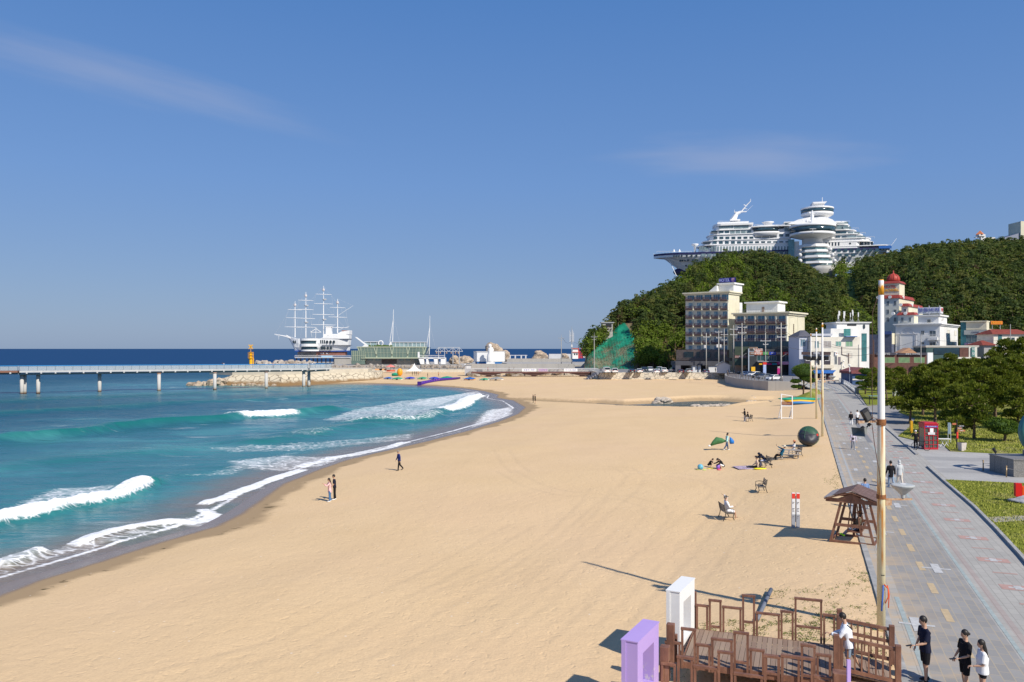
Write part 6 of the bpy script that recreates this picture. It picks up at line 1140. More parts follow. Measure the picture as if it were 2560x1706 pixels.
for zx in(1748,1765,1790,1808):b.bar(V7(zx,570,1),V7(zx,430 if zx in(1748,1790)else 470,1),.5)
for zy in(485,520,550):b.bar(V7(1745,zy,1),V7(1812,zy,1),.45)
b.bar(V7(1808,482,1),V7(1870,482,1),.5);b.build('red_frame',mat('frame_red',(.55,.04,.03),.6),hl2)
for a in(1685,1715,1822):b=MB();b.box(V7(a,0)[0],V7(a+18,0)[0],-.1,.2,V7(0,525)[2],V7(0,505)[2]);b.build('window',DARKW,hl2)
b=MB();b.box(PX(z5(790,0)[0],505),PX(z5(1650,0)[0],505),505,507,-2,ZY(z5(0,508)[1],505)-.5+0*1);tag(b.build('far_breakwater',QC),'long grey harbour breakwater beyond the quay, left of the hill','breakwater')if 0 else None
b=MB();p=[(PX(z5(790,0)[0],520),520),(PX(z5(1660,0)[0],520),520)];ribbon(b,p,-3,ZY(z5(0,572)[1],520),3);tag(b.build('far_breakwater',QC),'long low grey breakwater wall beyond the quay','breakwater')
b=MB();b.box(PX(z5(800,0)[0],600),PX(z5(1060,0)[0],600),600,601,ZY(z5(0,532)[1],600),ZY(z5(0,524)[1],600));[b.box(PX(z5(zx,0)[0],600)-.5,PX(z5(zx,0)[0],600)+.5,600,601,-3,ZY(z5(0,532)[1],600))for zx in(830,900,980,1040)];b.box(PX(z5(1350,0)[0],600),PX(z5(1640,0)[0],600),600,604,-3,ZY(z5(0,510)[1],600));tag(b.build('harbour_jetty',WHITE2),'thin white harbour jetty near the horizon','jetty')
for zx,zt,lab,n in((1515,245,'left grey concrete power pole on the quay near the netted cliff',1),(1655,140,'tall pole bristling with white phone aerials on the quay',2),(1955,222,'grey power pole directly in front of the netted cliff',1)):
 d={1515:338,1655:352,1955:305}[zx];px,py=z5(zx,zt);o_=empty('power_pole' if n==1 else 'aerial_mast',(PX(px,d),d,.7),0,lab,'pole');h=ZY(py,d)-.7
 b=MB();b.tube([(0,0,0),(0,0,h*.8),(0,0,h)],[.2,.14,.03],7);b.build('shaft',CONC,o_)
 if n==1:b=MB();b.bar((-1.2,0,h*.88),(1.2,0,h*.88),.12);b.bar((-.8,0,h*.82),(.8,0,h*.82),.12);[b.bar((x,0,h*.88),(x,0,h*.91),.12)for x in(-1.1,-.5,.5,1.1)];b.build('crossarm',GREY,o_)
 else:b=MB();[b.bar((x,0,h*.62),(x,0,h*(.62+q)),.12)for x,q in((-.9,.28),(-.6,.24),(.6,.26),(.9,.22),(.35,.30))];b.bar((-.9,0,h*.78),(.9,0,h*.78),.1);b.bar((-.9,0,h*.66),(.9,0,h*.66),.1);b.build('aerials',WHITE2,o_);b=MB();b.box(-.35,.35,-.3,.3,h*.50,h*.56);b.build('cabinet',WHITE2,o_)
def wire(name,pts,lab,r=.03,sag=.6,m=None):
 b=MB()
 for p,q in zip(pts[:-1],pts[1:]):
  p,q=Vector(p),Vector(q);b.tube([p.lerp(q,t)-Vector((0,0,sag*4*t*(1-t)))for t in np.linspace(0,1,9)],r,4)
 return tag(b.build(name,m or mat('cable',(.05,.05,.055),.7)),lab,'cable')
wire('power_cable',[(PX(z5(1535,0)[0],338),338,ZY(z5(0,300)[1],338)),(PX(z5(1655,0)[0],352),352,ZY(z5(0,330)[1],352)),(PX(z5(1955,0)[0],305),305,ZY(z5(0,330)[1],305))],'sagging black cable between the three quay poles',.04,1.6)
br_=empty('stream_footbridge',(0,0,0),0,'long brown deck footbridge with pale railing and banners over the stream mouth','footbridge');D_=289
xa,xb=PX(z5(312,0)[0],D_),PX(z5(2010,0)[0],D_);zt_=ZY(z5(0,748)[1],D_)
b=MB();b.box(xa,xb,D_,D_+3.5,zt_-.55,zt_);b.build('deck',mat('deck_rust',(.15,.075,.065),.8,var=.3,scale=.3),br_);
for y in(D_,D_+3.4):
 b=MB();b.box(xa,xb,y,y+.08,zt_+1.15,zt_+1.25);[b.box(x-.035,x+.035,y,y+.07,zt_,zt_+1.15)for x in np.linspace(xa,xb,96)];b.build('railing',mat('pale_rail',(.52,.53,.55),.6),br_)
for a in(545,1150,1800):x=PX(z5(a,0)[0],D_);b=MB();b.box(x-.9,x+.9,D_+.5,D_+3,-2.5,zt_-.55);b.side([(x-5,zt_-.56),(x+5,zt_-.56),(x+1.5,zt_-1.3),(x-1.5,zt_-1.3)],D_+.3,D_+3.2);b.build('pillar',mat('dark_rust',(.09,.05,.045),.8),br_)
for a,c,m,t in((988,1180,LTR,'정동진 해변'),(1210,1330,mat('pink_banner',(.55,.40,.50),.7),'모래축제'),(1550,1730,LTR,'어서오세요')):b=MB();b.box(PX(z5(a,0)[0],D_),PX(z5(c,0)[0],D_),D_-.1,D_-.06,zt_+.1,zt_+1.1);bn=b.build('banner',m,br_);text('lettering',t,.6,Matrix.Translation((PX(z5((a+c)/2,0)[0],D_),D_-.12,zt_+.6))@FACE,BLUE if m is LTR else mat('violet_lettering'),bn,.01,sx=1.4)
gb=Bld('guard_booth','small grey ticket booth at the left end of the stream footbridge','booth',z5(308,0)[0],300,0,z5(225,0)[0],3.0,-.9,z5(0,662)[1],mat('booth_grey',(.42,.42,.44),.7));gb.panel('counter_wall','F',z5(245,672),z5(306,708),WHITE2,.06,.05);gb.window('F',z5(255,680),z5(275,700),DARKW,WHITE2,1);gb.window('F',z5(283,680),z5(302,700),DARKW,WHITE2,1);gb.cornice(gb.zt,.15,.2,GREY)
stp=empty('beach_steps',(0,0,0),0,'dark scalloped block steps between footbridge and stone seawall','steps');b=MB()
for i in range(7):x=28.6-i*.75;b.cbox((x,266+i*.1,1.1-i*.42),(1.1,3.0,.5),R(12*(i%2)));b.cbox((x-.4,264.3,.9-i*.42),(.9,.9,.5),R(45))
b.build('blocks',mat('blue_grey_stone',(.20,.21,.25),.8,var=.2,scale=1),stp)
tn=empty('marquee_tent',(PX(z8(705,0)[0],331),331,ZY(929.5,331)),0,'white peaked marquee tent on the far beach','tent');s_=tn.location.y/F/7.353
b=MB();prof=[(0,138),(8,118),(25,80),(60,38),(100,15),(136,2),(136,-6)];n=4
vs=[];
for r,z in prof:vs+=[(r*s_*sx,r*s_*sy*.9,(z+0)*s_+.4)for sx,sy in((-1,-1),(1,-1),(1,1),(-1,1))]
b.add(vs,[(i*4+k,i*4+(k+1)%4,i*4+4+(k+1)%4,i*4+4+k)for i in range(len(prof)-1)for k in range(4)]);b.build('canopy',WHITE,tn);
for sx in(-1,1):
 for sy in(-1,1):b=MB();b.bar((sx*130*s_,sy*118*s_,-.2),(sx*130*s_,sy*118*s_,.5),.12);b.build('pole',GREY,tn)
def boat(label,zx,zy,w,tc,hc,ang=0,motor=True,name='covered_boat'):
 p=G(*z8(zx,zy),-1.05);p.z=H(p.x,p.y)if p.y<415 else-1;L=w/7.353/F*p.y;o_=empty(name,tuple(p),R(ang),label,'boat','covered boats on the far beach');h=L*.22
 st_=[(-.5,.16,.20,.55),(-.3,.19,.10,.75),(0,.19,.08,.95),(.3,.13,.12,.75),(.5,.01,.34,.50)]
 def loft(zf0,zf1,sc,cap=0):
  b=MB();vs=[]
  for x,wd,zb,zt in st_:vs+=[(x*L,-wd*L*.55*sc,h*(zb+zf0)),(x*L,-wd*L*sc,h*(zb+.32)),(x*L,-wd*L*sc,h*zf1*zt+h*.1),(x*L,0,h*zf1*zt+h*.1+cap*h*.42*zt),(x*L,wd*L*sc,h*zf1*zt+h*.1),(x*L,wd*L*sc,h*(zb+.32)),(x*L,wd*L*.55*sc,h*(zb+zf0))]
  b.add(vs,[(i*7+k,i*7+(k+1)%7,i*7+7+(k+1)%7,i*7+7+k)for i in range(4)for k in range(7)]+[tuple(range(6,-1,-1)),tuple(28+k for k in range(7))]);return b
 loft(0,.62,.92).build('hull',hc,o_);loft(.38,.80,1.03,1).build('tarpaulin',tc,o_)
 if motor:b=MB();b.box(-.60*L,-.5*L,-.05*L,.05*L,h*.1,h*.75);b.box(-.66*L,-.56*L,-.07*L,.07*L,h*.6,h*1.05);b.build('outboard_motor',GREY,o_)
 b=MB();b.cyl((-.1*L,-.2*L,.25),(-.1*L,-.12*L,.25),.28,n=10);b.build('trailer_wheel',BLK,o_);return o_
TB_=mat('tarp_blue',(.015,.12,.42),.6,var=.3,scale=1);TG_=mat('tarp_green',(.01,.30,.19),.6,var=.25,scale=1);TI_=mat('tarp_indigo',(.03,.06,.48),.6,var=.35,scale=1.5);GH=mat('grey_hull',(.40,.41,.42),.6)
for a in(('blue covered boat, leftmost of the row on the far beach',235,350,165,TB_,GH),('green covered boat with white hull, second from left on the far beach',405,360,190,TG_,LTR),('indigo covered boat third from left on the far beach',635,350,180,TI_,GH),('small green and white boat between the two indigo boats',860,352,175,TG_,mat('pale_green_hull',(.55,.66,.50),.6)),('indigo covered boat fifth in the row, below the gap right of the tent',1075,352,185,TI_,GH),('large green covered boat right of the indigo ones',1310,350,220,TG_,GH),('blue covered boat with yellow hull standing apart on the far beach',1730,366,205,TB_,YEL),('green covered boat beside the long grey boat',2000,370,170,TG_,LTR),('long grey covered boat at the right end of the far beach row',2225,368,240,mat('tarp_grey',(.26,.27,.28),.6,var=.2,scale=1),LTR)):
 boat(a[0],*a[1:],ang=3)
bt=empty('towed_inflatable',(0,0,0),0,'long purple inflatable banana tube lying on the far beach','inflatable');P0,P1,P2=[G(*z8(*q),-1.25)for q in((800,428),(1150,392),(1540,362))]
for p in(P0,P1,P2):p.z=H(p.x,p.y)+.45
b=MB();b.tube([P0,P0.lerp(P1,.3),P1,P1.lerp(P2,.5),P2],[.62,.58,.5,.42,.3],10);b.build('tube',mat('tube_purple',(.07,.02,.26),.5),bt,True)
for i in range(7):q=P0.lerp(P1,.2+i*.13)-Vector((0,.45,-.15));b=MB();b.cbox(q,(.75,.25,.35));b.build('pink_patch',mat('tube_pink',(.70,.25,.30),.6),bt)
p=P0;b=MB();b.cbox(p,(1.2,1.4,1.3));b.build('nose',mat('tube_dark',(.05,.015,.18),.5),bt)
of=empty('inflatable_ride',tuple(G(*z8(438,290),-.9)),0,'orange inflatable ride heaped behind the green covered boat','inflatable');b=MB();b.ball((0,0,1.3),(1.1,.9,1.5),12,8);b.build('bladder',mat('ride_orange',(.75,.33,.02),.5),of,True);b=MB();b.tube([(-3,0,.3),(-1.6,0,.55),(-.4,0,.4)],[.5,.6,.4],8);b.build('bladder',TG_,of,True)
kb=empty('parasol_stall',(PX(z8(268,0)[0],337),337,ZY(929.5,337)),0,'pink parasol over a small red stall on the far beach','stall');b=MB();b.lathe((0,0,2.0),[(2.2,0),(.1,1.0)],10);b.build('parasol',mat('parasol_pink',(.75,.22,.18),.7),kb);b=MB();b.bar((0,0,0),(0,0,2.9),.1);b.build('pole',GREY,kb);b=MB();b.box(-1.7,1.9,-.6,.6,0,.8);b.build('counter',mat('stall_red',(.55,.14,.08),.7,var=.3,scale=1),kb)
for zx,w,c in((45,80,(.62,.36,.17)),(125,80,(.66,.38,.16))):o_=empty('beach_bench',(PX(z8(zx,0)[0],338),338,ZY(928.5,338)),0,'orange wooden bench %s on the far beach by the kerb wall'%('left of the pair' if zx<80 else 'right of the pair'),'bench');b=MB();b.box(-w*.9*.021,w*.9*.021,-.3,.3,.45,.6);b.build('seat',mat('bench_orange%d'%zx,c,.7),o_);b=MB();b.box(-w*.9*.021,w*.9*.021,.25,.35,.6,1.1);b.build('backrest',MATS['bench_orange%d'%zx],o_);b=MB();b.box(-1.2,-1.0,-.25,.25,0,.447);b.build('leg',GREY,o_);b=MB();b.box(1.0,1.2,-.25,.25,0,.447);b.build('leg',GREY,o_)
# ---------------------------------------------------------------- parked cars
CARW=mat('car_glass',(.02,.025,.03),.1,spec=.8);TYRE=mat('tyre',(.02,.02,.02),.8);RIM=mat('rim',(.42,.43,.44),.4,metal=.6)
HLM=mat('head_lamp',(.7,.7,.68),.2);TLM=mat('tail_lamp',(.35,.01,.01),.3);PLT=mat('number_plate',(.7,.7,.68),.6)
def paint(nm,c):return mat('car_paint_'+nm,c,.25,spec=.7)
def car(kind,pm,loc,rz,label,near=True):
 o=empty('parked_car',loc,rz,label,'car','cars parked at the head of the beach')
 if kind=='sedan':L,W_,Hh,prof=4.6,1.82,1.46,[(2.3,.35),(2.28,.62),(2.0,.76),(1.15,.95),(.40,1.40),(-.2,1.46),(-.95,1.40),(-1.65,1.05),(-2.2,.98),(-2.3,.70),(-2.28,.35)]
 elif kind=='suv':L,W_,Hh,prof=4.6,1.88,1.70,[(2.3,.4),(2.28,.80),(2.0,.98),(1.10,1.10),(.55,1.62),(0,1.70),(-1.6,1.66),(-2.05,1.15),(-2.28,1.0),(-2.3,.4)]
 elif kind=='van':L,W_,Hh,prof=5.2,1.95,2.05,[(2.6,.4),(2.58,.9),(2.2,1.15),(1.4,1.95),(1.0,2.05),(-2.45,2.02),(-2.58,1.1),(-2.6,.4)]
 else:L,W_,Hh,prof=5.2,1.9,1.75,[(2.6,.45),(2.58,.85),(2.3,1.0),(1.4,1.12),(.85,1.68),(.3,1.75),(-.7,1.70),(-.95,1.15),(-2.6,1.12),(-2.6,.45)]
 b=MB();n=len(prof);vs=[]
 for y,k in((-1,0),(-1,1),(1,1),(1,0)):
  for x,z in prof:
   hi=z>(.98 if kind!='van' else 1.15);ww=W_/2*(1-(.16 if hi else 0)*(z-.95)/(Hh-.9)*1.0)if hi else W_/2
   if k==0:vs.append((x*.99,y*ww,z))
   else:vs.append((x*(1.0),y*ww*.97,z+.0))
 A_=[v for v in vs[:n]];B_=[(x,y*-1,z)for x,y,z in A_]
 b.add(A_+B_,[tuple(range(n)),tuple(range(2*n-1,n-1,-1))]+[((i+1)%n,i,n+i,n+(i+1)%n)for i in range(n)]);bd=b.build('body',pm,o);bevel(bd,.06,2)
 g=[p for p in prof if p[1]>(.93 if kind!='van' else 1.12)];zlo=min(p[1]for p in g)+.05;cx=sum(p[0]for p in g)/len(g)
 top=[p for p in prof if p[1]>Hh-.12];fx,rx=max(p[0]for p in top),min(p[0]for p in top)
 lo=[p for p in prof if zlo-.2<p[1]<zlo+.2];fl=max(p[0]for p in lo);rl=min(p[0]for p in lo)if kind!='pickup' else-.92
 zt=Hh-.12
 for s in(-1,1):
  b=MB();pts=[(fl-.30,zlo),(rl+.3,zlo),(rx+.05,zt),(fx-.05,zt)];yy=lambda z:W_/2*(1-.16*(z-.95)/(Hh-.9))+.008
  b.add([(x,s*yy(z),z)for x,z in pts]+[(x,s*(yy(z)-.05),z)for x,z in pts],[(0,1,2,3),(7,6,5,4),(0,4,5,1),(1,5,6,2),(2,6,7,3),(3,7,4,0)]);b.build('side_window',CARW,o)
 for nm,(xa,xb)in(('windscreen',(fl-.02,fx+.06)),('rear_window',(rl+.02,rx-.06))):
  s=1 if nm=='windscreen' else-1;b=MB();wa,wb=W_/2*.88,W_/2*.78;t=.012*s
  b.add([(xa+.05*s,-wa,zlo+.02),(xa+.05*s,wa,zlo+.02),(xb+.05*s,wb,zt+.02),(xb+.05*s,-wb,zt+.02),(xa-.08*s,-wa,zlo),(xa-.08*s,wa,zlo),(xb-.08*s,wb,zt),(xb-.08*s,-wb,zt)],[(0,1,2,3),(7,6,5,4),(0,4,5,1),(1,5,6,2),(2,6,7,3),(3,7,4,0)]);b.build(nm,CARW,o)
 for x in(L*.30,-L*.30):
  for s in(-1,1):
   b=MB();b.cyl((x,s*(W_/2-.2),.33),(x,s*(W_/2+.01),.33),.33,n=14);wl_=b.build('wheel',TYRE,o);b=MB();b.cyl((x,s*(W_/2),.33),(x,s*(W_/2+.02),.33),.2,n=10);b.build('rim',RIM,wl_)
 e=L/2
 for s in(-1,1):
  b=MB();b.box(e-.06,e+.005,s*W_/2*.55-.2,s*W_/2*.55+.22,.62,.76);b.build('headlight',HLM,o);b=MB();b.box(-e-.005,-e+.06,s*W_/2*.72-.2,s*W_/2*.72+.2,.80,.95);b.build('tail_light',TLM,o)
 b=MB();b.box(-e-.012,-e+.02,-.26,.26,.55,.67);b.build('number_plate',PLT,o)
 if kind=='pickup':b=MB();b.box(-2.5,-1.0,-.75,.75,1.121,1.16);b.build('load_bed',BLK,o)
 return o
PWt,PSi,PGy,PBk,PBl,PRd=paint('white',(.78,.78,.77)),paint('silver',(.45,.47,.48)),paint('grey',(.16,.17,.19)),paint('black',(.02,.02,.025)),paint('blue',(.03,.06,.14)),paint('maroon',(.08,.02,.03))
def zc_(x,y):return 1480+x/3.677,880+y/3.677
CARS=[('van',PWt,132,196,90,'white van parked at the far left end of the seawall row'),('suv',PWt,206,196,90,'white boxy car just right of the white van'),('sedan',PBk,362,195,90,'black car with white car close on its right, left half of the row'),('sedan',PWt,435,194,90,'white car right beside the leftmost black car'),('suv',PBk,478,182,-90,'dark car parked deeper between two white cars'),('suv',PWt,534,181,-90,'white car in the back row behind the short white hatchback'),('sedan',PWt,586,198,90,'low white car nearest the seawall edge below the back row'),('pickup',PWt,657,193,90,'white pickup truck with its tail to the beach'),('suv',PWt,622,180,-90,'white car half hidden left of the pickup truck'),('suv',PGy,748,186,90,'grey car right of the pickup with an empty bay between'),('sedan',PRd,812,199,90,'dark maroon car in front of the carport'),('sedan',PBl,845,184,-90,'dark blue car deeper behind the maroon one'),('sedan',PSi,886,195,90,'silver car right of the maroon car'),('sedan',PBl,1043,200,90,'lone navy car with free space on its left, right end of the row'),('suv',PWt,1092,176,0,'white car seen side-on behind the navy car'),('suv',PWt,1365,194,205,'white SUV farthest back in the curved car park'),('sedan',PBk,1405,204,205,'black car tucked second from the back of the curved car park'),('suv',PWt,1446,206,205,'white car third from the back of the curved car park'),('sedan',PBl,1435,222,205,'dark blue car left of the white cars along the curved wall'),('sedan',PWt,1500,226,205,'white saloon in the middle of the curved car park'),('sedan',PBk,1535,238,205,'dark saloon between white and grey cars in the curved car park'),('sedan',PGy,1590,250,205,'grey saloon next to the foremost white car'),('sedan',PWt,1670,262,205,'foremost white car in the curved car park by the power pole'),('sedan',PWt,1636,190,270,'white car standing in the road before the pink banner')]
for kd,pm,zx,zy,rz,lab in CARS:
 p=G(*zc_(zx,zy),1.2);p.z=1.2;car(kd,pm,tuple(p),R(rz+(zx%7-3)*.8),lab)
for i,(zx,zy,lab)in enumerate(((280,652,'tiny white car on the far quay left of the white hall'),(735,652,'small silver car on the quay right of the white hall'))):
 px,py=z5(zx,zy);d=8.6*F/(py-HZ);car('sedan',PWt if not i else PSi,(PX(px,400),400,.7),R(0 if not i else 180),lab)
rv=empty('parked_scooter',tuple(G(*z5(2045,735),1.2)),R(90),'purple grey scooter parked left of the white van','scooter');b=MB();b.cyl((-.6,-.06,.28),(-.6,.06,.28),.28,n=12);b.build('wheel',TYRE,rv);b=MB();b.cyl((.6,-.06,.28),(.6,.06,.28),.28,n=12);b.build('wheel',TYRE,rv);b=MB();b.tube([(-.7,0,.6),(-.2,0,.7),(.1,0,.4),(.55,0,.5),(.45,0,1.0)],[.16,.18,.12,.12,.05],8);b.bar((.45,-.3,1.02),(.45,.3,1.02),.05);b.build('body',mat('scooter_purple',(.12,.08,.20),.4),rv,True)
# ---------------------------------------------------------------- power poles, signs, lamps in town
def power_pole(zx,zt,d,lab,arms,z0=1.2,box=None,lamp=None):
 px,py=z2(zx,zt);o=empty('power_pole',(PX(px,d),d,z0),0,lab,'pole','concrete power poles round the car park');h=ZY(py,d)-z0
 b=MB();b.tube([(0,0,0),(0,0,h)],[.21,.12],8);b.build('shaft',CONC,o,True)
 for zy,w in arms:z=ZY(z2(0,zy)[1],d)-z0;hw=w/4.525/F*d/2;b=MB();b.bar((-hw,-.15,z),(hw,-.15,z),.12);[b.bar((x,-.15,z),(x,-.15,z+.35),.08)for x in(-hw*.85,hw*.85,0)];b.build('crossarm',WHITE2,o)
 if box:z=ZY(z2(0,box)[1],d)-z0;b=MB();b.cyl((-.55,-.1,z-.5),(-.55,-.1,z+.5),.32,n=10);b.cyl((.55,-.1,z-.5),(.55,-.1,z+.5),.32,n=10)if zx!=478 else None;b.build('transformer',WHITE2,o)
 if lamp:z=ZY(z2(0,lamp)[1],d)-z0;b=MB();b.bar((0,0,z-.8),(1.2,-.3,z),.07);b.build('lamp_arm',GREY,o)
 return o
power_pole(478,690,268,'thin grey power pole before the middle of the cream seven-storey hotel',[(738,70)],box=845);power_pole(618,665,266,'power pole with white transformers by the white gabled hut',[(682,80),(748,60)],box=838);power_pole(680,640,272,'power pole right behind the white gabled hut',[(712,80),(772,60)])
power_pole(788,605,258,'tall power pole standing between the two cream hotels',[(650,95),(712,80)],lamp=930);power_pole(882,580,226,'tall power pole rooted at the railing left of the lower hotel shops',[(628,110),(692,100)],lamp=920);power_pole(1148,690,246,'power pole in front of the middle of the lower hotel',[(782,120),(822,60)]);power_pole(1325,575,200,'thick power pole beside the foremost white parked car',[(636,115),(738,100)],lamp=930)
W_P=lambda zx,zy,d:(PX(z2(zx,0)[0],d),d,ZY(z2(0,zy)[1],d))
wire('power_cable',[W_P(788,640,258),W_P(882,625,226),W_P(1325,632,200)],'sagging cable between the tall poles in front of the two cream hotels',.03,.8);wire('power_cable',[W_P(882,845,226),W_P(1325,840,200),W_P(2120,905,205)],'low cable crossing the shop fronts to the white house',.03,.6)
wire('power_cable',[W_P(1325,640,200),W_P(1700,790,210),W_P(2330,870,215)],'black cable slanting down from the thick pole across the off-white house',.035,.9);wire('power_cable',[W_P(478,745,268),W_P(680,745,272),W_P(788,740,258)],'short cable strung before the cream seven-storey hotel',.03,.5)
X3=lambda zx,zy,d:(PX(z3(zx,0)[0],d),d,ZY(z3(0,zy)[1],d))
for zx,zt,zb,d,lab in((510,930,1480,190,'thin brown wooden pole left of the foreground white pole'),(1090,860,1180,232,'pinkish grey utility pole before the big white guest house'),(325,990,1310,222,'slim grey utility pole at the right edge of the white tower'),(2185,740,960,240,'slim grey utility pole by the red-roofed house at right')):
 p=X3(zx,zt,d);o_=empty('utility_pole',(p[0],d,0),0,lab,'pole');b=MB();b.tube([(0,0,0),(0,0,p[2])],[.17,.11],7);b.build('shaft',mat('rusty_brown',(.16,.08,.05),.8)if zx==510 else CONC,o_)
 if zx==1090:b=MB();b.bar((0,0,p[2]-.6),(2.2,0,p[2]+.2),.1);b.bar((-1.2,0,p[2]-1.4),(1.6,0,p[2]-1.0),.1);b.build('crossarm',GREY,o_)
wire('power_cable',[X3(0,985,215),X3(515,1005,190),X3(1040,935,226),X3(1160,905,232)],'black cable crossing the slate annex to the pole by the white guest house',.035,.9);wire('power_cable',[X3(0,1075,215),X3(515,1090,190),X3(1090,1015,232)],'lower black cable sagging across the brown restaurants',.035,.9);wire('power_cable',[X3(1160,910,232),X3(1700,900,236),X3(2185,905,240)],'thin cable running right past the big white guest house',.03,1)
hut=Bld('gabled_hut','small white hut with grey gabled roof by the parking lot entrance','hut',z2(748,0)[0],262,-12,z2(602,0)[0],4.0,1.2,z2(0,1062)[1],WHITE);b=MB();b.side([(-hut.w-.4,hut.zt),(.4,hut.zt-.0),(-hut.w*.52,hut.zt+ZY(z2(0,1022)[1],262)-ZY(z2(0,1062)[1],262))],.003,4);b.build('gable',WHITE,hut.o);b=MB();xm,zm=-hut.w*.52,hut.zt+ZY(z2(0,1020)[1],262)-ZY(z2(0,1062)[1],262)
b.bar((-hut.w-.5,2,hut.zt-.02),(xm,2,zm+.08),5.0,.16,(0,1,0))if 0 else b.add([(-hut.w-.5,-.3,hut.zt-.05),(xm,-.3,zm+.1),(.5,-.3,hut.zt-.05),(.5,4.3,hut.zt-.05),(xm,4.3,zm+.1),(-hut.w-.5,4.3,hut.zt-.05),(-hut.w-.5,-.3,hut.zt+.12),(xm,-.3,zm+.3),(.5,-.3,hut.zt+.12),(.5,4.3,hut.zt+.12),(xm,4.3,zm+.3),(-hut.w-.5,4.3,hut.zt+.12)],[(0,1,7,6),(1,2,8,7),(2,3,9,8),(3,4,10,9),(4,5,11,10),(5,0,6,11),(6,7,10,11),(7,8,9,10),(0,5,4,1),(1,4,3,2)]);b.build('roof',GREY,hut.o)
ts_=empty('direction_sign',(PX(z2(958,0)[0],236),236,1.2),0,'brown road direction sign on a pale blue-grey post above the car park','sign');b=MB();b.bar((0,0,0),(0,0,ZY(z2(0,868)[1],236)-1.2),.25);b.bar((0,0,7.3),(1.6,0,7.3),.12);b.bar((0,0,6),(1.6,0,6),.12);b.build('post',mat('blue_grey_post',(.38,.44,.52),.6),ts_)
k_=1/4.525/F*236;z1_,zl_=ZY(z2(0,866)[1],236)-1.2,ZY(z2(0,941)[1],236)-1.2;b=MB();b.box(65*k_,155*k_,-.1,0,zl_,z1_);sb_=b.build('board',mat('sign_brown',(.36,.10,.05),.6),ts_)
for i,t in enumerate(('정동진역','해변','주차장')):text('lettering',t,.6,Matrix.Translation((102*k_,-.13,lerp(z1_,zl_,(i+.5)/3)))@FACE,LTR,sb_,.01,sx=1.3)
b=MB();[b.box(65*k_,155*k_,-.12,-.1,z-.03,z+.03)for z in(lerp(z1_,zl_,1/3),lerp(z1_,zl_,2/3))];b.build('divider',LTR,sb_)
for zx,zt,zb,w,m,t,lab in((1138,1050,1145,34,BLUE,'P','upright blue and white parking sign with red top'),(1296,1085,1140,30,MAG,'M','magenta upright sign board beside the thick power pole'),(1008,1075,1105,44,YEL,'','yellow kiosk sign at the shop row'),(1550,1015,1070,26,REDL,'','red and green hanging sign at the right end of the shops')):
 d=238;o_=empty('sign_pylon',(PX(z2(zx,0)[0],d),d,1.2),0,lab,'sign');h0,h1=ZY(z2(0,zb)[1],d)-1.2,ZY(z2(0,zt)[1],d)-1.2;w_=w*k_/2;b=MB();b.box(-w_,w_,-.15,.15,max(.0,h0*.3),h1);bo=b.build('board',m if zx!=1138 else mat('pale_blue_sign',(.35,.45,.70),.6,var=.3,scale=1.5),o_)
 if zx==1138:b=MB();b.box(-w_-.1,w_+.1,-.2,.2,h1,h1+.7);b.build('top',REDL,o_)
 if t:text('lettering',t,.9,Matrix.Translation((0,-.2,(h0+h1)/2+.8))@FACE,LTR,bo,.02)
rl=empty('car_park_railing',(0,0,0),0,'grey post railing along the curved concrete wall of the car park','railing');path=[(72,264.5),(67.5,250),(63,232),(60.9,214),(61.2,199.5),(63,195),(68,193)]
tot=sum(math.dist(a,c)for a,c in zip(path[:-1],path[1:]));b=MB()
for a,c in zip(path[:-1],path[1:]):b.bar((*a,2.35),(*c,2.35),.07);b.bar((*a,1.8),(*c,1.8),.05)
b.build('rail',GREY,rl)
for i in range(34):p,_=on(i/33,path);b=MB();b.box(p.x-.06,p.x+.06,p.y-.06,p.y+.06,1.2,2.4);b.build('post',mat('dark_post_brown',(.13,.10,.09),.7),rl)
b=MB();w_=[G(*zc_(*q),0)for q in((1790,300),(1850,292),(1862,395),(1756,392))]
st_=empty('bank_steps',(0,0,0),0,'pale concrete steps with blue-grey railing down to the sand by the topiary pine','steps');p0=Vector((70,190,0));
b=MB();[b.box(68.2-i*.0+(.0),72.5,171+i*1.6,190-.0*i,-2,-.9+i*.18+.0)for i in range(11)];b.build('treads',CONC,st_);b=MB()
for x in(68.2,71.5):
 b.bar((x,171,.1),(x,189,2.0),.08);b.bar((x,171,-.4),(x,189,1.5),.06);[b.bar((x,y,-1),(x,y,.1+(y-171)*.106),.07)for y in np.linspace(171,189,12)]
b.build('railing',mat('blue_grey_rail',(.38,.44,.48),.6),st_)
b=MB();M_=[G(1948,1006,-.4),G(2000,1012,-.2),PR(146,-.4),PR(190,-.4),Vector((71,185,0)),Vector((66,165,-1))];
b.add([(p.x,p.y,-.6 if i in(0,5)else .05)for i,p in enumerate(M_)]+[(sum(p.x for p in M_)/6,sum(p.y for p in M_)/6,.75)],[(i,(i+1)%6,6)for i in range(6)]);o_=b.build('grass_mound',MATS.get('lawn_turf_2'));tag(o_,kind='structure')
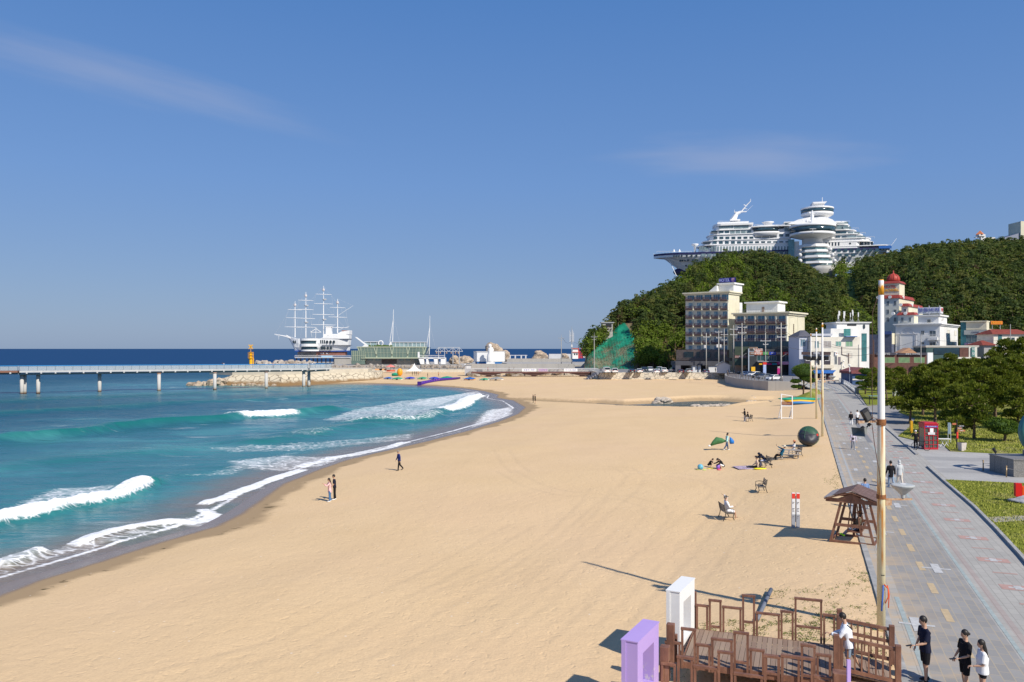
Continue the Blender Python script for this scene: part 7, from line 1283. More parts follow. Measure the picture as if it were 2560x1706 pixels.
# ---------------------------------------------------------------- tall white poles of the promenade
g=NG('pole_paint');zc=g.n('ShaderNodeSeparateXYZ',{0:g.n('ShaderNodeTexCoord').outputs['Object']}).outputs[2]
OC=g.n('ShaderNodeTexCoord').outputs['Object']
rn=g.noise(1.6,5,g.n('ShaderNodeVectorMath',{0:OC,1:(3.0,3.0,.28)},operation='MULTIPLY').outputs[0],.7)
base=g.ramp(g.math('DIVIDE',zc,12.2),[(0,(.80,.72,.48)),(.42,(.82,.73,.44)),(.60,(.78,.77,.72)),(1,(.78,.78,.77))])
band=g.math('MULTIPLY',g.rng(zc,1.9,3.0),g.rng(zc,7.1,6.0));thr=g.math('SUBTRACT',.72,g.math('MULTIPLY',band,.22));xs=g.n('ShaderNodeSeparateXYZ',{0:OC}).outputs[0]
strk=g.math('MULTIPLY',g.math('MULTIPLY',g.rng(g.math('ABSOLUTE',g.math('ADD',xs,.02)),.05,.02),g.rng(zc,2.0,2.6)),g.math('MAXIMUM',g.rng(zc,4.3,4.0),g.math('MULTIPLY',g.rng(zc,7.1,6.9),g.rng(zc,5.2,6.4))))
rs_=g.math('MAXIMUM',g.rng(g.math('SUBTRACT',rn,thr),-.02,.10,0,.9),g.math('MULTIPLY',strk,g.rng(rn,.3,.5,.45,.95)))
g.set('Base Color',g.mix(rs_,base,g.mix(rn,(.42,.13,.02),(.82,.36,.05))));g.set('Roughness',.55);POLE=g.m
RUSTY=mat('rusty_arm',(.62,.50,.36),.7,var=.5,scale=6,var2=(.35,.14,.04));LAMPM=mat('lamp_shade',(.45,.47,.46),.5,var=.15,scale=5);HORN=mat('horn_speaker',(.13,.17,.19),.5,var=.2,scale=4);BLKM=mat('black_metal',(.018,.018,.02),.45)
def lamp_pole(p,label,lampz=4.6,lampx=.95,speakers=False,top=None,arm=True):
 o=empty('lamp_pole',tuple(p),0,label,'pole','tall white rust-stained poles along the promenade');h=top or 12.15
 b=MB();b.tube([(0,0,-.3),(0,0,6),(0,0,h-.02),(0,0,h)],[.135,.125,.08,.068],20);b.build('mast',POLE,o,True);b=MB();b.cyl((0,0,h-.5),(0,0,h+.012),.088,.078,16);b.build('cap',mat('cap_orange',(.72,.33,.02),.6,var=.15,scale=4),o,True)
 if arm:
  b=MB();b.bar((.15,0,lampz),(lampx+.3,0,lampz),.05,.06);b.box(.14,.34,-.03,.03,lampz-.2,lampz-.035);b.build('lamp_arm',RUSTY,o)
  b=MB();b.lathe((lampx,0,lampz+.04),[(.055,0),(.075,.11),(.36,.39),(.37,.43),(.33,.455),(.0,.48)],24);la=b.build('lamp_bowl',LAMPM,o,False);b=MB();b.cyl((0,0,0),(0,0,0.001),.001);
  b=MB();b.cyl((lampx,0,lampz+.1),(lampx,0,lampz+.46),.035,n=8);b.cyl((lampx,0,lampz+.44),(lampx,0,lampz+.52),.17,.09,12);b.build('lamp_cap',WHITE2,la)
 return o
P1=lamp_pole(G(2203,1580,-.1),'nearest tall white pole with orange cap, heavy rust streaks, lamp bowl and loudspeakers',lampz=4.4,lampx=.72,top=11.68)
zz=6.98;b=MB();b.bar((-.1,0,zz),(-.74,-.05,zz),.06,.07);b.bar((-.80,-.05,zz-.01),(-.60,-.05,zz-.01),.12,.09);b.build('speaker_arm',RUSTY,P1)
def horn(name,c,d,w,L,m):
 d=Vector(d).normalized();x,y,z=frame_of(d);c=Vector(c);b=MB();n=4;vs=[]
 for t,r in((0,.12),(.35,.16),(1,1.0)):vs+=[c+d*L*t+x*sx*w*.5*r*(1 if t<1 else 1)+y*sy*w*.36*r for sx,sy in((-1,-1),(1,-1),(1,1),(-1,1))]
 vs+=[c+d*L*(1-.002)+x*sx*w*.46+y*sy*w*.32 for sx,sy in((-1,-1),(1,-1),(1,1),(-1,1))]+[c+d*L*.35+x*sx*w*.06+y*sy*w*.05 for sx,sy in((-1,-1),(1,-1),(1,1),(-1,1))]
 fs=[(3,2,1,0)]+[(i*4+k,i*4+(k+1)%4,i*4+4+(k+1)%4,i*4+4+k)for i in range(4)for k in range(4)]+[(16,17,18,19)]
 b.add(vs,fs);o=b.build(name,m,P1,fix=False);b=MB();b.cyl(c-d*.09,c+d*.02,.055,n=10);b.build('driver',BLKM,o);return o
horn('horn_speaker',(-.66,-.05,zz-.22),(-.62,-.62,-.28),.42,.32,HORN);horn('horn_speaker',(-.40,.05,zz-.13),(-.45,.2,-.62),.42,.27,mat('horn_dark',(.10,.11,.11),.5))
fl=MB();c=Vector((-.53,-.06,zz+.22));fl.M=Matrix.Translation(c)@Matrix.Scale(.5,4)@Matrix.Rotation(R(-28),4,'Y')@Matrix.Rotation(R(14),4,'Z');fl.box(-.25,.25,-.14,.14,-.42,.42);fo=fl.build('floodlight',BLKM,P1);bevel(fo,.02)
b=MB();b.M=fl.M;b.box(-.17,.17,-.155,-.14,-.32,.2);b.build('lens',mat('dull_lens',(.09,.085,.075),.3),fo);b=MB();b.M=fl.M;[b.box(.25,.33,-.13,.13,z-.015,z+.015)for z in np.linspace(-.38,.38,10)];b.build('fins',BLKM,fo);b=MB();b.bar((-.53,0,zz+.02),(-.52,0,zz+.2),.03);b.build('bracket',RUSTY,fo)
b=MB();b.lathe((0,0,zz-.12),[(.15,0),(.15,.2)],16);b.build('clamp',mat('rust',(.30,.12,.04),.8,var=.4,scale=9),P1);b=MB();b.lathe((0,0,4.42),[(.15,0),(.15,.14)],16);b.build('clamp',MATS['rust'],P1)
b=MB();pts=[(-.02,-.1,7.0),(-.25,-.12,7.1),(-.5,-.1,7.15)];b.tube(pts,.012,5);b.tube([(-.33,-.1,6.95),(-.36,-.12,9.0),(-.34,-.12,10.6),(-.10,-.1,11.3)],.009,4);b.tube([(-.36,-.12,6.9),(-.28,-.14,6.2),(-.10,-.16,5.1),(-.06,-.18,4.5)],.012,5);b.build('hanging_cable',mat('brown_cable',(.14,.08,.06),.8),P1)
rbn=empty('ribbon',tuple(Vector(P1.location)+Vector((0,-.15,0))),0,'torn red and blue ribbon tied round the nearest white pole','ribbon');rbn.scale=(.6,.6,1)
b=MB();b.tube([(.02,-.05,1.62),(.22,-.08,1.5),(.24,-.06,1.2),(.08,-.05,1.0)],[(.03,.02)]*4,6);b.tube([(.2,-.06,1.6),(.3,-.05,1.3),(.26,-.05,.85)],[(.03,.015)]*3,6);b.build('red_strip',mat('ribbon_red',(.70,.10,.03),.7),rbn,True);b=MB();b.tube([(-.02,-.06,1.6),(-.08,-.07,1.1),(-.12,-.06,.75)],[(.05,.02)]*3,6);b.build('blue_strip',mat('ribbon_blue',(.05,.12,.40),.7),rbn,True)
b=MB();b.lathe((0,.15,1.9),[(.142,0),(.142,.02)],20);b.build('band',BLKM,rbn)
P2=lamp_pole(G(2056,1093,-.1),'second tall white pole from the front, lamp bowl towards the paving',6.0,1.05);P3=lamp_pole(G(2041,1048,-.1),'third tall white pole, just left of the second and a little shorter looking',5.4,.9);P4=lamp_pole(G(2027,1002,-.1),'fourth and farthest tall white pole at the grass bank',5.6,.9)
for P_,zf in((P3,7.9),(P4,7.6)):
 b=MB();b.bar((-1.3,-.2,zf),(1.3,-.2,zf),.12);[b.cbox((x,-.35,zf+.25),(.5,.35,.5),.2,.3)for x in(-1.2,-.5,.5,1.2)];b.build('floodlight_bar',BLKM,P_)
def globe(px,py,zt_,lab):
 p=G(px,py,0);o=empty('globe_lamp',tuple(p),0,lab,'street lamp','white globe lamps near the end of the promenade');h=ZY(zt_,p.y);b=MB();b.tube([(0,0,0),(0,0,.8),(0,0,h)],[.14,.08,.06],8);b.build('post',WHITE,o,True);b=MB();b.ball((0,0,h+.2),.3,12,8);b.build('globe',mat('globe_white',(.78,.76,.72),.3),o,True);b=MB();b.ball((.0,-.3,h-1.4),.26,12,8);b.build('globe',MATS['globe_white'],o,True);return o
gl_=globe(2013,938,905,'globe lamp left of the white poles near the shops');
for px,py,zt_,lab in((2024,939,911,'globe lamp right beside the first, near the shops'),(2034,950,911,'globe lamp just behind the third white pole'),(2093,946,914,'globe lamp at the left end of the promenade bridge railing'),(2109,952,905,'globe lamp on the right of the bridge, before the off-white house'),(2124,962,916,'globe lamp with bird-like finial over the bridge railing')):
 p=G(px,py,0);r_=globe(px,py,zt_,lab)
rl=empty('bridge_railing',(0,0,0),0,'white patterned bridge railing on the right side of the promenade end','railing');pts=[G(2098,956,0),G(2118,966,0),G(2142,985,0)]
b=MB();[b.bar(p+Vector((0,0,z)),q+Vector((0,0,z)),.14)for p,q in zip(pts[:-1],pts[1:])for z in(1.15,.15)];b.build('rail',WHITE2,rl);b=MB()
for p,q in zip(pts[:-1],pts[1:]):
 n=int((q-p).length/.8)
 for i in range(n):a,c=p.lerp(q,i/n),p.lerp(q,(i+1)/n);b.bar(a+Vector((0,0,.2)),c+Vector((0,0,1.1)),.05);b.bar(a+Vector((0,0,1.1)),c+Vector((0,0,.2)),.05)
b.build('lattice',WHITE2,rl);b=MB();b.cbox(pts[-1]+Vector((0,0,.65)),(.6,.6,1.3));b.build('end_post',CONC,rl)
tbl=empty('white_table',tuple(G(2062,958,0)),0,'white plastic tables outside the dark cafe front','table');b=MB();b.box(-3,3,-.6,.6,.7,.78);b.build('top',LTR,tbl);[MB().box(x-.05,x+.05,-.5,.5,0,.697).build('leg',LTR,tbl)for x in(-2.6,-1,1,2.6)]
# ---------------------------------------------------------------- wooden deck with picture-frame fences
g=NG('stained_wood');OC=g.n('ShaderNodeTexCoord').outputs['Object'];n_=g.noise(3.5,5,g.n('ShaderNodeVectorMath',{0:OC,1:(1,1,.35)},operation='MULTIPLY').outputs[0],.7)
g.set('Base Color',g.ramp(n_,[(.3,(.12,.055,.036)),(.55,(.215,.10,.062)),(.78,(.32,.18,.12))]));g.set('Roughness',.6);g.set('Normal',g.bump(n_,.3,.02));WOOD=g.m
g=NG('deck_boards');sp=g.n('ShaderNodeSeparateXYZ',{0:g.n('ShaderNodeTexCoord').outputs['Object']});bx=g.n('ShaderNodeMath',{0:sp.outputs[0],1:.15},operation='DIVIDE').outputs[0]
cell=g.n('ShaderNodeTexWhiteNoise',{'W':g.n('ShaderNodeMath',{0:bx},operation='FLOOR').outputs[0]},noise_dimensions='1D').outputs[0];gr_=g.noise(2.2,5,g.n('ShaderNodeVectorMath',{0:g.n('ShaderNodeTexCoord').outputs['Object'],1:(6,.5,1)},operation='MULTIPLY').outputs[0],.7)
c=g.mix(g.math('MULTIPLY_ADD',cell,.45,g.math('MULTIPLY',gr_,.5)),(.18,.11,.078),(.36,.27,.20));c=g.mix(g.rng(g.noise(1.1,4),.5,.7,0,.5),c,(.35,.26,.17));g.set('Base Color',c);g.set('Roughness',.8);DECKM=g.m
def zn(x,y):return 1500+x/2.941,1400+y/2.941
DZ=.18;FL=G(*zn(702,508),DZ);DA=math.atan2(PT.y,PT.x)
dk=empty('wooden_deck',tuple(Vector((FL.x,FL.y,0))),DA,'brown wooden viewing deck with plank floor and ramp at the sand\'s edge, lower right','deck')
dk['category']='deck';DW,DD=4.25,2.85
def plane_pt(y_loc,px,py):
 """point where the pixel's ray meets the vertical plane through the deck's local line y = y_loc"""
 ca,sa=math.cos(DA),math.sin(DA);ox,oy=FL.x-y_loc*sa,FL.y+y_loc*ca;k=(px-CX)/F;u=(k*oy-ox)/(ca-k*sa);d=oy+u*sa
 return u,ZY(py,d)
def plank_floor(name,x0,x1,y0,y1,z0,z1,par,m=DECKM):
 b=MB();x=x0
 while x<x1-.02:
  w=min(.138,x1-x);f0,f1=(x-x0)/(x1-x0),(x+w-x0)/(x1-x0);za,zb=lerp(z0,z1,f0),lerp(z0,z1,f1)
  b.add([(x,y0,za-.04),(x+w,y0,zb-.04),(x+w,y1,zb-.04),(x,y1,za-.04),(x,y0,za),(x+w,y0,zb),(x+w,y1,zb),(x,y1,za)],[(3,2,1,0),(4,5,6,7),(0,1,5,4),(1,2,6,5),(2,3,7,6),(3,0,4,7)]);x+=.15
 return b.build(name,m,par)
DW=plane_pt(.06,*zn(1742,500))[0];RE=plane_pt(-DD+1.5,*zn(2168,700))[0]
plank_floor('floor',0,DW,-DD,0,DZ,DZ,dk);plank_floor('ramp',DW,RE-.1,-DD+.75,-DD+2.3,DZ,.03,dk)
b=MB();b.box(-.02,DW,-DD-.04,-DD-.003,.0,DZ-.003);b.box(-.02,DW,.003,.05,.0,DZ-.003);b.box(-.06,-.02,-DD,0,.0,DZ-.003);b.build('fascia',WOOD,dk)
T_=.062
def frame_fence(name,label,yl,frames,zbase,cat='fence',rz=None):
 o=empty(name,tuple(Vector((FL.x,FL.y,0))),DA,label,cat,'stepped frame fences round the wooden deck')
 for(xa,xb,zt,zb)in frames:
  u0,z1=plane_pt(yl,*zn(xa,zt));u1,z1b=plane_pt(yl,*zn(xb,zt));z1=(plane_pt(yl,*zn((xa+xb)/2,zt))[1]);zlo=plane_pt(yl,*zn((xa+xb)/2,zb))[1]if zb else None
  b=MB();b.box(u0,u0+T_,yl-.04,yl+.04,zbase,z1-T_*.999);b.box(u1-T_,u1,yl-.04,yl+.04,zbase,z1-T_*.999);b.box(u0-.01,u1+.01,yl-.052,yl+.052,z1-T_,z1)
  if zlo:b.box(u0+T_,u1-T_,yl-.04,yl+.04,zlo-T_,zlo)
  b.build('frame',WOOD,o)
 return o
frame_fence('frame_fence','stepped brown frame fence along the far side of the wooden deck',.06,[(706,795,330,None),(800,893,293,485),(900,1040,345,None),(1045,1140,258,450),(1146,1322,390,None),(1327,1424,374,None),(1430,1634,284,488),(1640,1730,400,None)],0)
frame_fence('frame_fence','stepped brown frame fence along the near side of the wooden deck',-DD-.06,[(480,592,600,None),(597,705,502,None),(710,813,620,None),(818,975,580,None),(982,1094,530,745),(1100,1208,656,None),(1213,1325,700,820),(1331,1470,706,None),(1476,1586,622,845),(1591,1700,694,None)],0)
frame_fence('frame_fence','nearest stepped brown frame fence, standing free of the deck and cut by the bottom edge',-DD-1.25,[(450,558,757,None),(568,684,710,None),(690,858,782,None),(865,978,672,None),(985,1198,840,None),(1205,1322,702,826),(1332,1568,708,None),(1574,1700,856,None)],0)
def post(u,yl,w,z0,z1,name='post',par=dk):b=MB();b.box(u-w/2,u+w/2,yl-w/2,yl+w/2,z0,z1);o=b.build(name,WOOD,par);bevel(o,.008);return o
for(xa,xb,zt,yl)in((487,552,465,-DD+.0),(536,566,545,-DD+.35),(1738,1784,360,.06),(1712,1764,545,-DD+.18),(683,703,232,.16)):
 u0,z1=plane_pt(yl,*zn(xa,zt));u1,_=plane_pt(yl,*zn(xb,zt));post((u0+u1)/2,yl,max(.14,(u1-u0)*.86),0,z1)
u0,z1=plane_pt(-DD-1.25,*zn(1700,820));post(u0+.2,-DD-1.2,.34,0,z1);u0,z1=plane_pt(-DD-1.25,*zn(418,640));post(u0+.2,-DD-1.1,.26,0,z1)
for nm,yl in(('balustrade',-DD+2.36),('balustrade',-DD+.69)):
 b=MB();za,zb=DZ+.98,1.02;b.bar((DW+.08,yl,za),(RE-.08,yl,zb),.07,.085);b.bar((DW+.08,yl,za-.34 if 0 else DZ+.62),(RE-.08,yl,.66),.05,.09)if yl>-DD+1 else None;b.bar((DW+.08,yl,DZ+.10),(RE-.08,yl,.14),.06,.10)
 for i in range(7):x=lerp(DW+.2,RE-.2,i/6.0);b.box(x-.022,x+.022,yl-.022,yl+.022,lerp(DZ+.12,.12,i/6),lerp(za,zb,i/6)-.03)
 b.build(nm,WOOD,dk);post(RE,yl,.15,0,1.14);post(DW+.02,yl,.12,0,DZ+1.12)
def photo_frame(name,label,p,L,Hh,W_,m,t=.42):
 o=empty(name,tuple(p),math.atan2(1,.54),label,'frame');b=MB()
 z0=-.1
 b.box(0,t,-W_,0,z0,Hh-.02);b.box(L-t,L,-W_,0,z0,Hh-.02);b.box(0,L,-W_-.015,.015,Hh-t,Hh)if 0 else b.box(t,L-t,-W_,0,Hh-t,Hh-.022);b.box(t,L-t,-W_,0,z0,.22);bo=b.build('frame_body',m,o)
 b=MB();b.box(-.02,L+.02,-W_-.02,.02,Hh-.018,Hh+.012);b.build('top_board',m,o);b=MB();b.box(-.025,-.003,-W_*.28,-.003,z0,Hh-.02);b.build('edge_board',m,o);return o
g=NG('white_weathered');n_=g.noise(2.2,5,None,.7);g.set('Base Color',g.mix(g.rng(n_,.66,.72,0,.85),g.mix(g.noise(6,3),(.74,.74,.72),(.82,.82,.80)),(.62,.40,.14)));g.set('Roughness',.6);WWM=g.m
g=NG('lilac_weathered');n_=g.noise(5,5,None,.75);zz_=g.n('ShaderNodeSeparateXYZ',{0:g.pos()}).outputs[2];g.set('Base Color',g.mix(g.math('MULTIPLY',g.rng(n_,.52,.62),g.rng(zz_,.75,.3)),g.mix(g.noise(1.5,3),(.40,.28,.62),(.47,.34,.68)),(.62,.54,.58)));g.set('Roughness',.65);LIL=g.m
pw=G(*zn(490,655),-.05);pw=Vector((PX(zn(483,0)[0],24.7),24.7,-.05));photo_frame('white_photo_frame','big white weathered hollow photo frame at the far left corner of the deck',pw+PT*.02,1.68,1.86,.42,WWM)
photo_frame('lilac_photo_frame','big lilac weathered hollow photo frame left of the nearest fence',Vector((PX(zn(153,0)[0],20.9),20.9,-.05))+PT*.02,1.75,1.72,.44,LIL)
ls=G(*zn(1828,905),0);b=MB();b.box(-.045,.045,-.03,.03,0,1.3);o=b.build('lilac_stake',LIL);ls=Vector((PX(zn(1828,0)[0],20.2),20.2,0));o.location=ls;o.scale=(1,1,(ZY(zn(0,735)[1],20.2))/1.3);tag(o,'thin lilac stake in front of the ramp railing','stake')
p,q=GS(*zn(1155,452)),GS(*zn(1258,240));b=MB();b.cyl(p+Vector((0,0,.06)),q+Vector((0,0,.12)),.075,n=12);o=b.build('fallen_pipe',mat('slate_pipe',(.15,.17,.21),.6,var=.2,scale=3),None,True);tag(o,'slate grey pipe lying on the sand behind the deck','pipe')
# ---------------------------------------------------------------- swing shelter
def zs(x,y):return 2060+x/7.84,1180+y/7.84
A0=GS(*zs(125,1372));B0=GS(*zs(985,1462));ang=math.atan2((B0-A0).y,(B0-A0).x);SW=(B0-A0).length
sg=empty('swing_shelter',tuple((A0+B0)/2),ang,'brown wooden swing seat shelter with plank gable roof beside the paved path','swing')
DPT=1.55;hw=SW/2
def leg(x0,x1,y,z1):b=MB();b.bar((x0,y,0),(x1,y,z1),.11,.11,(0,1,0));b.build('leg',WOOD,sg)
BZ=2.0
for y in(0,DPT):
 for s in(-1,1):leg(s*hw,s*hw*.50,y,BZ);leg(s*hw*.18,s*hw*.10,y+.02,BZ)if y else None
 b=MB();b.bar((-hw*.76,y-.07,.88),(hw*.76,y-.07,.88),.05,.14);b.build('cross_rail',WOOD,sg);b=MB();b.bar((-hw*1.04,y,.06),(hw*1.06,y,.06),.1,.1);b.build('ground_rail',WOOD,sg)
for s in(-1,1):b=MB();b.bar((s*hw,0,.07),(s*hw,DPT,.07),.1,.1);b.build('ground_rail',WOOD,sg)
RW=1.17;b=MB();b.bar((-RW,-.12,BZ+.06),(RW,-.12,BZ+.06),.07,.18);b.build('tie_beam',WOOD,sg);b=MB();b.bar((-RW,DPT+.12,BZ+.06),(RW,DPT+.12,BZ+.06),.07,.18);b.build('tie_beam',WOOD,sg)
for y in(-.22,DPT+.22):
 for s in(-1,1):b=MB();b.bar((s*(RW+.04),y,BZ+.10),(0,y,BZ+.50),.05,.17,(0,1,0));b.build('barge_board',WOOD,sg)
GP=mat('grey_plank',(.36,.33,.33),.8,var=.2,scale=4);RP=mat('roof_plank',(.16,.10,.085),.7,var=.35,scale=4)
for s in(-1,1):
 rf_=MB()
 for i in range(9):
  f0,f1=i/9,(i+.93)/9;a,c=(s*(RW+.06)*(1-f0),BZ+.14+.44*f0),(s*(RW+.06)*(1-f1),BZ+.14+.44*f1)
  rf_.mi=1 if(s<0 and i<3)else 0;rf_.add([(a[0],-.32,a[1]),(c[0],-.32,c[1]),(c[0],DPT+.32,c[1]),(a[0],DPT+.32,a[1]),(a[0],-.32,a[1]+.035),(c[0],-.32,c[1]+.035),(c[0],DPT+.32,c[1]+.035),(a[0],DPT+.32,a[1]+.035)],[(3,2,1,0),(4,5,6,7),(0,1,5,4),(1,2,6,5),(2,3,7,6),(3,0,4,7)])
 rf_.build('roof_slope',[RP,GP],sg)
b=MB();b.side([(-.62,BZ+.16),(.62,BZ+.16),(0,BZ+.42)],-.20,-.16);b.build('gable_panel',WOOD,sg)
se=MB();se.box(-.28,.30,.35,1.35,.48,.53);seat=se.build('swing_seat',WOOD,sg);b=MB();b.add([(.30,.35,.5),(.36,.35,.5),(.56,.35,1.05),(.50,.35,1.05),(.30,1.35,.5),(.36,1.35,.5),(.56,1.35,1.05),(.50,1.35,1.05)],[(0,1,2,3),(7,6,5,4),(0,4,5,1),(1,5,6,2),(2,6,7,3),(3,7,4,0)]);b.build('seat_back',WOOD,seat)
for y in(.35,1.35):b=MB();b.bar((-.26,y,.5),(-.1,y,BZ),.05);b.bar((.32,y,.5),(.14,y,BZ),.05);b.build('hanger',WOOD,seat)
# ---------------------------------------------------------------- totem, tent, lifeguard chair, benches, toys
TR_=mat('totem_red',(.72,.05,.03),.5);TW=mat('totem_white',(.78,.78,.78),.5,var=.08,scale=3);TS=mat('totem_silver',(.36,.37,.40),.4)
p=GS(1989,1320);to=empty('totem_sign',tuple(p),R(-8),'pair of slim white upright boards with red tops planted in the sand','sign')
for s in(-1,1):
 x0,x1=(-.205,-.03)if s<0 else(.03,.205);b=MB();b.box(x0,x1,-.06,.06,0,1.86);po=b.build('post',TW,to);bevel(po,.015)
 b=MB();b.box(x0+.004,x1-.004,-.066,-.058,1.56,1.83);b.build('red_panel',TR_,po);b=MB();b.box(x0-.003,x1+.003,-.063,.063,.0,.72);b.build('silver_panel',TS,po);b=MB();[b.box(x0+.03,x0+.03+w_,-.066,-.059,z,z+.03)for z,w_ in((1.35,.1),(1.28,.06),(1.02,.11),(.95,.07),(.88,.1),(.6,.08),(.52,.05))];b.build('print',mat('print_grey',(.12,.10,.10),.6),po)
b=MB();b.bar((0,.02,.3),(.01,.02,1.7),.025);b.build('centre_rod',BLKM,to)
p=GS(2021,1116);tt_=empty('pop_up_tent',tuple(p),R(-20),'dark grey and green pop-up beach tent standing on its edge','tent');
b=MB();n=20;rings=[]
for i,(y,r)in enumerate(((-.75,.30),(-.55,.72),(-.2,.93),(.2,.97),(.6,.78),(.8,.3))):rings.append([(r*.98*math.cos(a),y+.30*math.sin(a),.90+r*(1.0 if math.sin(a)>0 else .86)*math.sin(a))for a in np.linspace(0,2*math.pi,n+1)[:-1]])
vs=[v for r_ in rings for v in r_];fs=[(i*n+k,i*n+(k+1)%n,i*n+n+(k+1)%n,i*n+n+k)for i in range(5)for k in range(n)]+[tuple(range(n-1,-1,-1)),tuple(5*n+k for k in range(n))]
me_=MB().add(vs,fs);g=NG('tent_fabric');oc=g.n('ShaderNodeSeparateXYZ',{0:g.n('ShaderNodeTexCoord').outputs['Object']});up=g.rng(g.math('ADD',oc.outputs[2],g.math('MULTIPLY',oc.outputs[0],.25)),1.38,1.42);g.set('Base Color',g.mix(up,(.030,.033,.042),(.03,.085,.045)));g.set('Roughness',.5);me_.build('canopy',g.m,tt_,True)
b=MB();b.tube([(.98*math.cos(a),.2+.30*math.sin(a)-.02,.90+.985*(1.0 if math.sin(a)>0 else .86)*math.sin(a))for a in np.linspace(0,2*math.pi,25)],.022,5,False);b.tube([(-.93,.05,1.0),(-.62,-.44,1.28),(0,-.70,1.34),(.58,-.52,1.22),(.94,.05,.98)],.018,5);b.tube([(-.1,.15,1.86),(-.28,-.38,1.5),(-.36,-.76,.95),(-.22,-.85,.45),(0,-.25,.08)],.016,5);b.tube([(.25,.15,1.84),(.42,-.30,1.4),(.46,-.62,.9),(.32,-.62,.4),(.1,-.2,.08)],.016,5);b.build('hoop',mat('tent_hoop',(.04,.16,.08),.5),tt_);b=MB();b.cbox((.80,-.3,1.15),(.16,.03,.22),.3);b.build('red_tag',TR_,tt_);b=MB();b.box(-.1,.25,-.2,.2,-.05,.1);b.build('tent_bag',BLKM,tt_)
p=GS(1967,1048);lc=empty('lifeguard_chair',tuple(p),R(-6),'tall white lifeguard chair frame with brown slats, empty, on the sand','chair');k_=p.y/F/3.677;b=MB()
for x in(-.72,.72):b.bar((x,0,0),(x,0,3.45-.25*(x>0)),.13);b.bar((x-.18,.9,0),(x,.1,1.75),.12)
b.bar((-.72,0,.15),(.72,0,.15),.1);b.bar((-.72,0,1.78),(.72,0,1.78),.09);b.bar((-.72,0,3.4),(.72,0,3.15),.09);b.bar((-.72,0,.15),(-.9,.9,.1),.07);b.build('frame',WHITE,lc)
b=MB();[b.box(-.7,.7,-.09,-.04,z,z+.11)for z in(1.95,2.1,2.25)];b.build('slats',mat('slat_brown',(.22,.07,.03),.7),lc);b=MB();b.box(-.68,.68,.0,.6,1.82,1.87);b.build('seat',WHITE2,lc)
IRON=mat('bench_iron',(.03,.03,.028),.5);SLAT=mat('bench_slat',(.20,.17,.14),.7,var=.3,scale=5)
def bench(p,rz,label,L=1.2,first=[None]):
 o=empty('park_bench',tuple(p),rz,label,'bench','iron and slat benches on the sand')
 b=MB();[b.box(x,x+.08,-L/2,L/2,.43,.455)for x in(-.22,-.12,-.02,.08,.18)];b.build('seat',SLAT,o);b=MB();[b.bar((-.24-.02*i,-L/2,.56+.1*i),(-.24-.02*i,L/2,.56+.1*i),.025,.075)for i in range(4)];b.build('backrest',SLAT,o)
 for y in(-L/2+.03,L/2-.03):
  b=MB();b.tube([(-.36,y,0),(-.26,y,.22),(-.22,y,.44),(-.27,y,.62),(-.33,y,.93)],.025,6);b.tube([(.30,y,0),(.20,y,.2),(.26,y,.43)],.025,6);b.bar((-.24,y,.42),(.27,y,.42),.04);b.tube([(-.27,y,.66),(0,y,.70),(.24,y,.66),(.25,y,.45)],.02,6);b.build('leg',IRON,o)
 return o
bench(GS(1902,1231),R(175),'empty slatted park bench alone on the sand, between the picnic group and the white totem',.95);bench(GS(1817,1298),R(2),'park bench under the seated man dressed in white',1.1);bench(GS(1913,1169),R(182),'park bench beside the picnic blanket, person in dark hood on it',1.3);bench(GS(1873,1054),R(180),'farthest park bench, by the pair near the stream',1.1);bench(GS(1992,1140),R(178),'park bench under the person in white below the tent',1.1)
p=GS(1973,1146);pt=empty('picnic_table',tuple(p),R(-12),'weathered pale wooden picnic table below the tent','table');PWD=mat('pale_weathered',(.36,.32,.28),.85,var=.3,scale=4);b=MB();[b.box(-.9,.9,y,y+.16,.70,.74)for y in(-.36,-.18,0,.18)];b.build('table_top',PWD,pt)
for y in(-.85,.62):b=MB();b.box(-.9,.9,y,y+.24,.40,.44);b.build('bench_seat',PWD,pt)
for x in(-.65,.65):b=MB();b.bar((x,-.75,0),(x,-.1,.7),.09);b.bar((x,.75,0),(x,.1,.7),.09);b.bar((x,-.8,.37),(x,.8,.37),.09);b.build('leg_frame',PWD,pt)
p=GS(1865,1170);bl=empty('picnic_blanket',tuple(p),.1,'crumpled floral picnic blanket on the sand beside the seated people','blanket');X_,Y_=np.meshgrid(np.linspace(-.9,.9,30),np.linspace(-.8,.8,26));Z_=.03+.16*(fbm(X_*2.2+5,Y_*2.2,3,4)-.3)*np.exp(-(X_+.1)**2*1.5);me=npmesh('cloth',np.stack([X_,Y_,Z_],-1).reshape(-1,3),grid_faces(*X_.shape));o=obj('cloth',me,mat('floral_cloth',(.62,.52,.55),.9,var=.5,scale=9,var2=(.18,.12,.25)),bl);me.shade_smooth();o.modifiers.new('thick','SOLIDIFY').thickness=.012
def toy(name,label,px,py,fn,m,cat='toy'):p=GS(px,py);b=MB();fn(b);o=b.build(name,m,None,True);o.location=p;return tag(o,label,cat)
toy('beach_ball','blue patterned beach ball at the left of the playing children',1751,1174,lambda b:b.ball((0,0,.2),.24,16,10),mat('ball_blue',(.03,.30,.50),.4,var=.6,scale=6,var2=(.25,.55,.60)),'ball')
toy('toy_bucket','purple toy bucket with pink rim between the children',1795,1173,lambda b:b.lathe((0,0,0),[(.13,0),(.17,.34)],14),mat('bucket_purple',(.25,.12,.55),.4));toy('toy_mould','small pink toy mould below the purple bucket',1795,1174.5,lambda b:b.ball((0,-.3,.05),(.16,.12,.08),10,6),mat('toy_pink',(.70,.08,.18),.4))
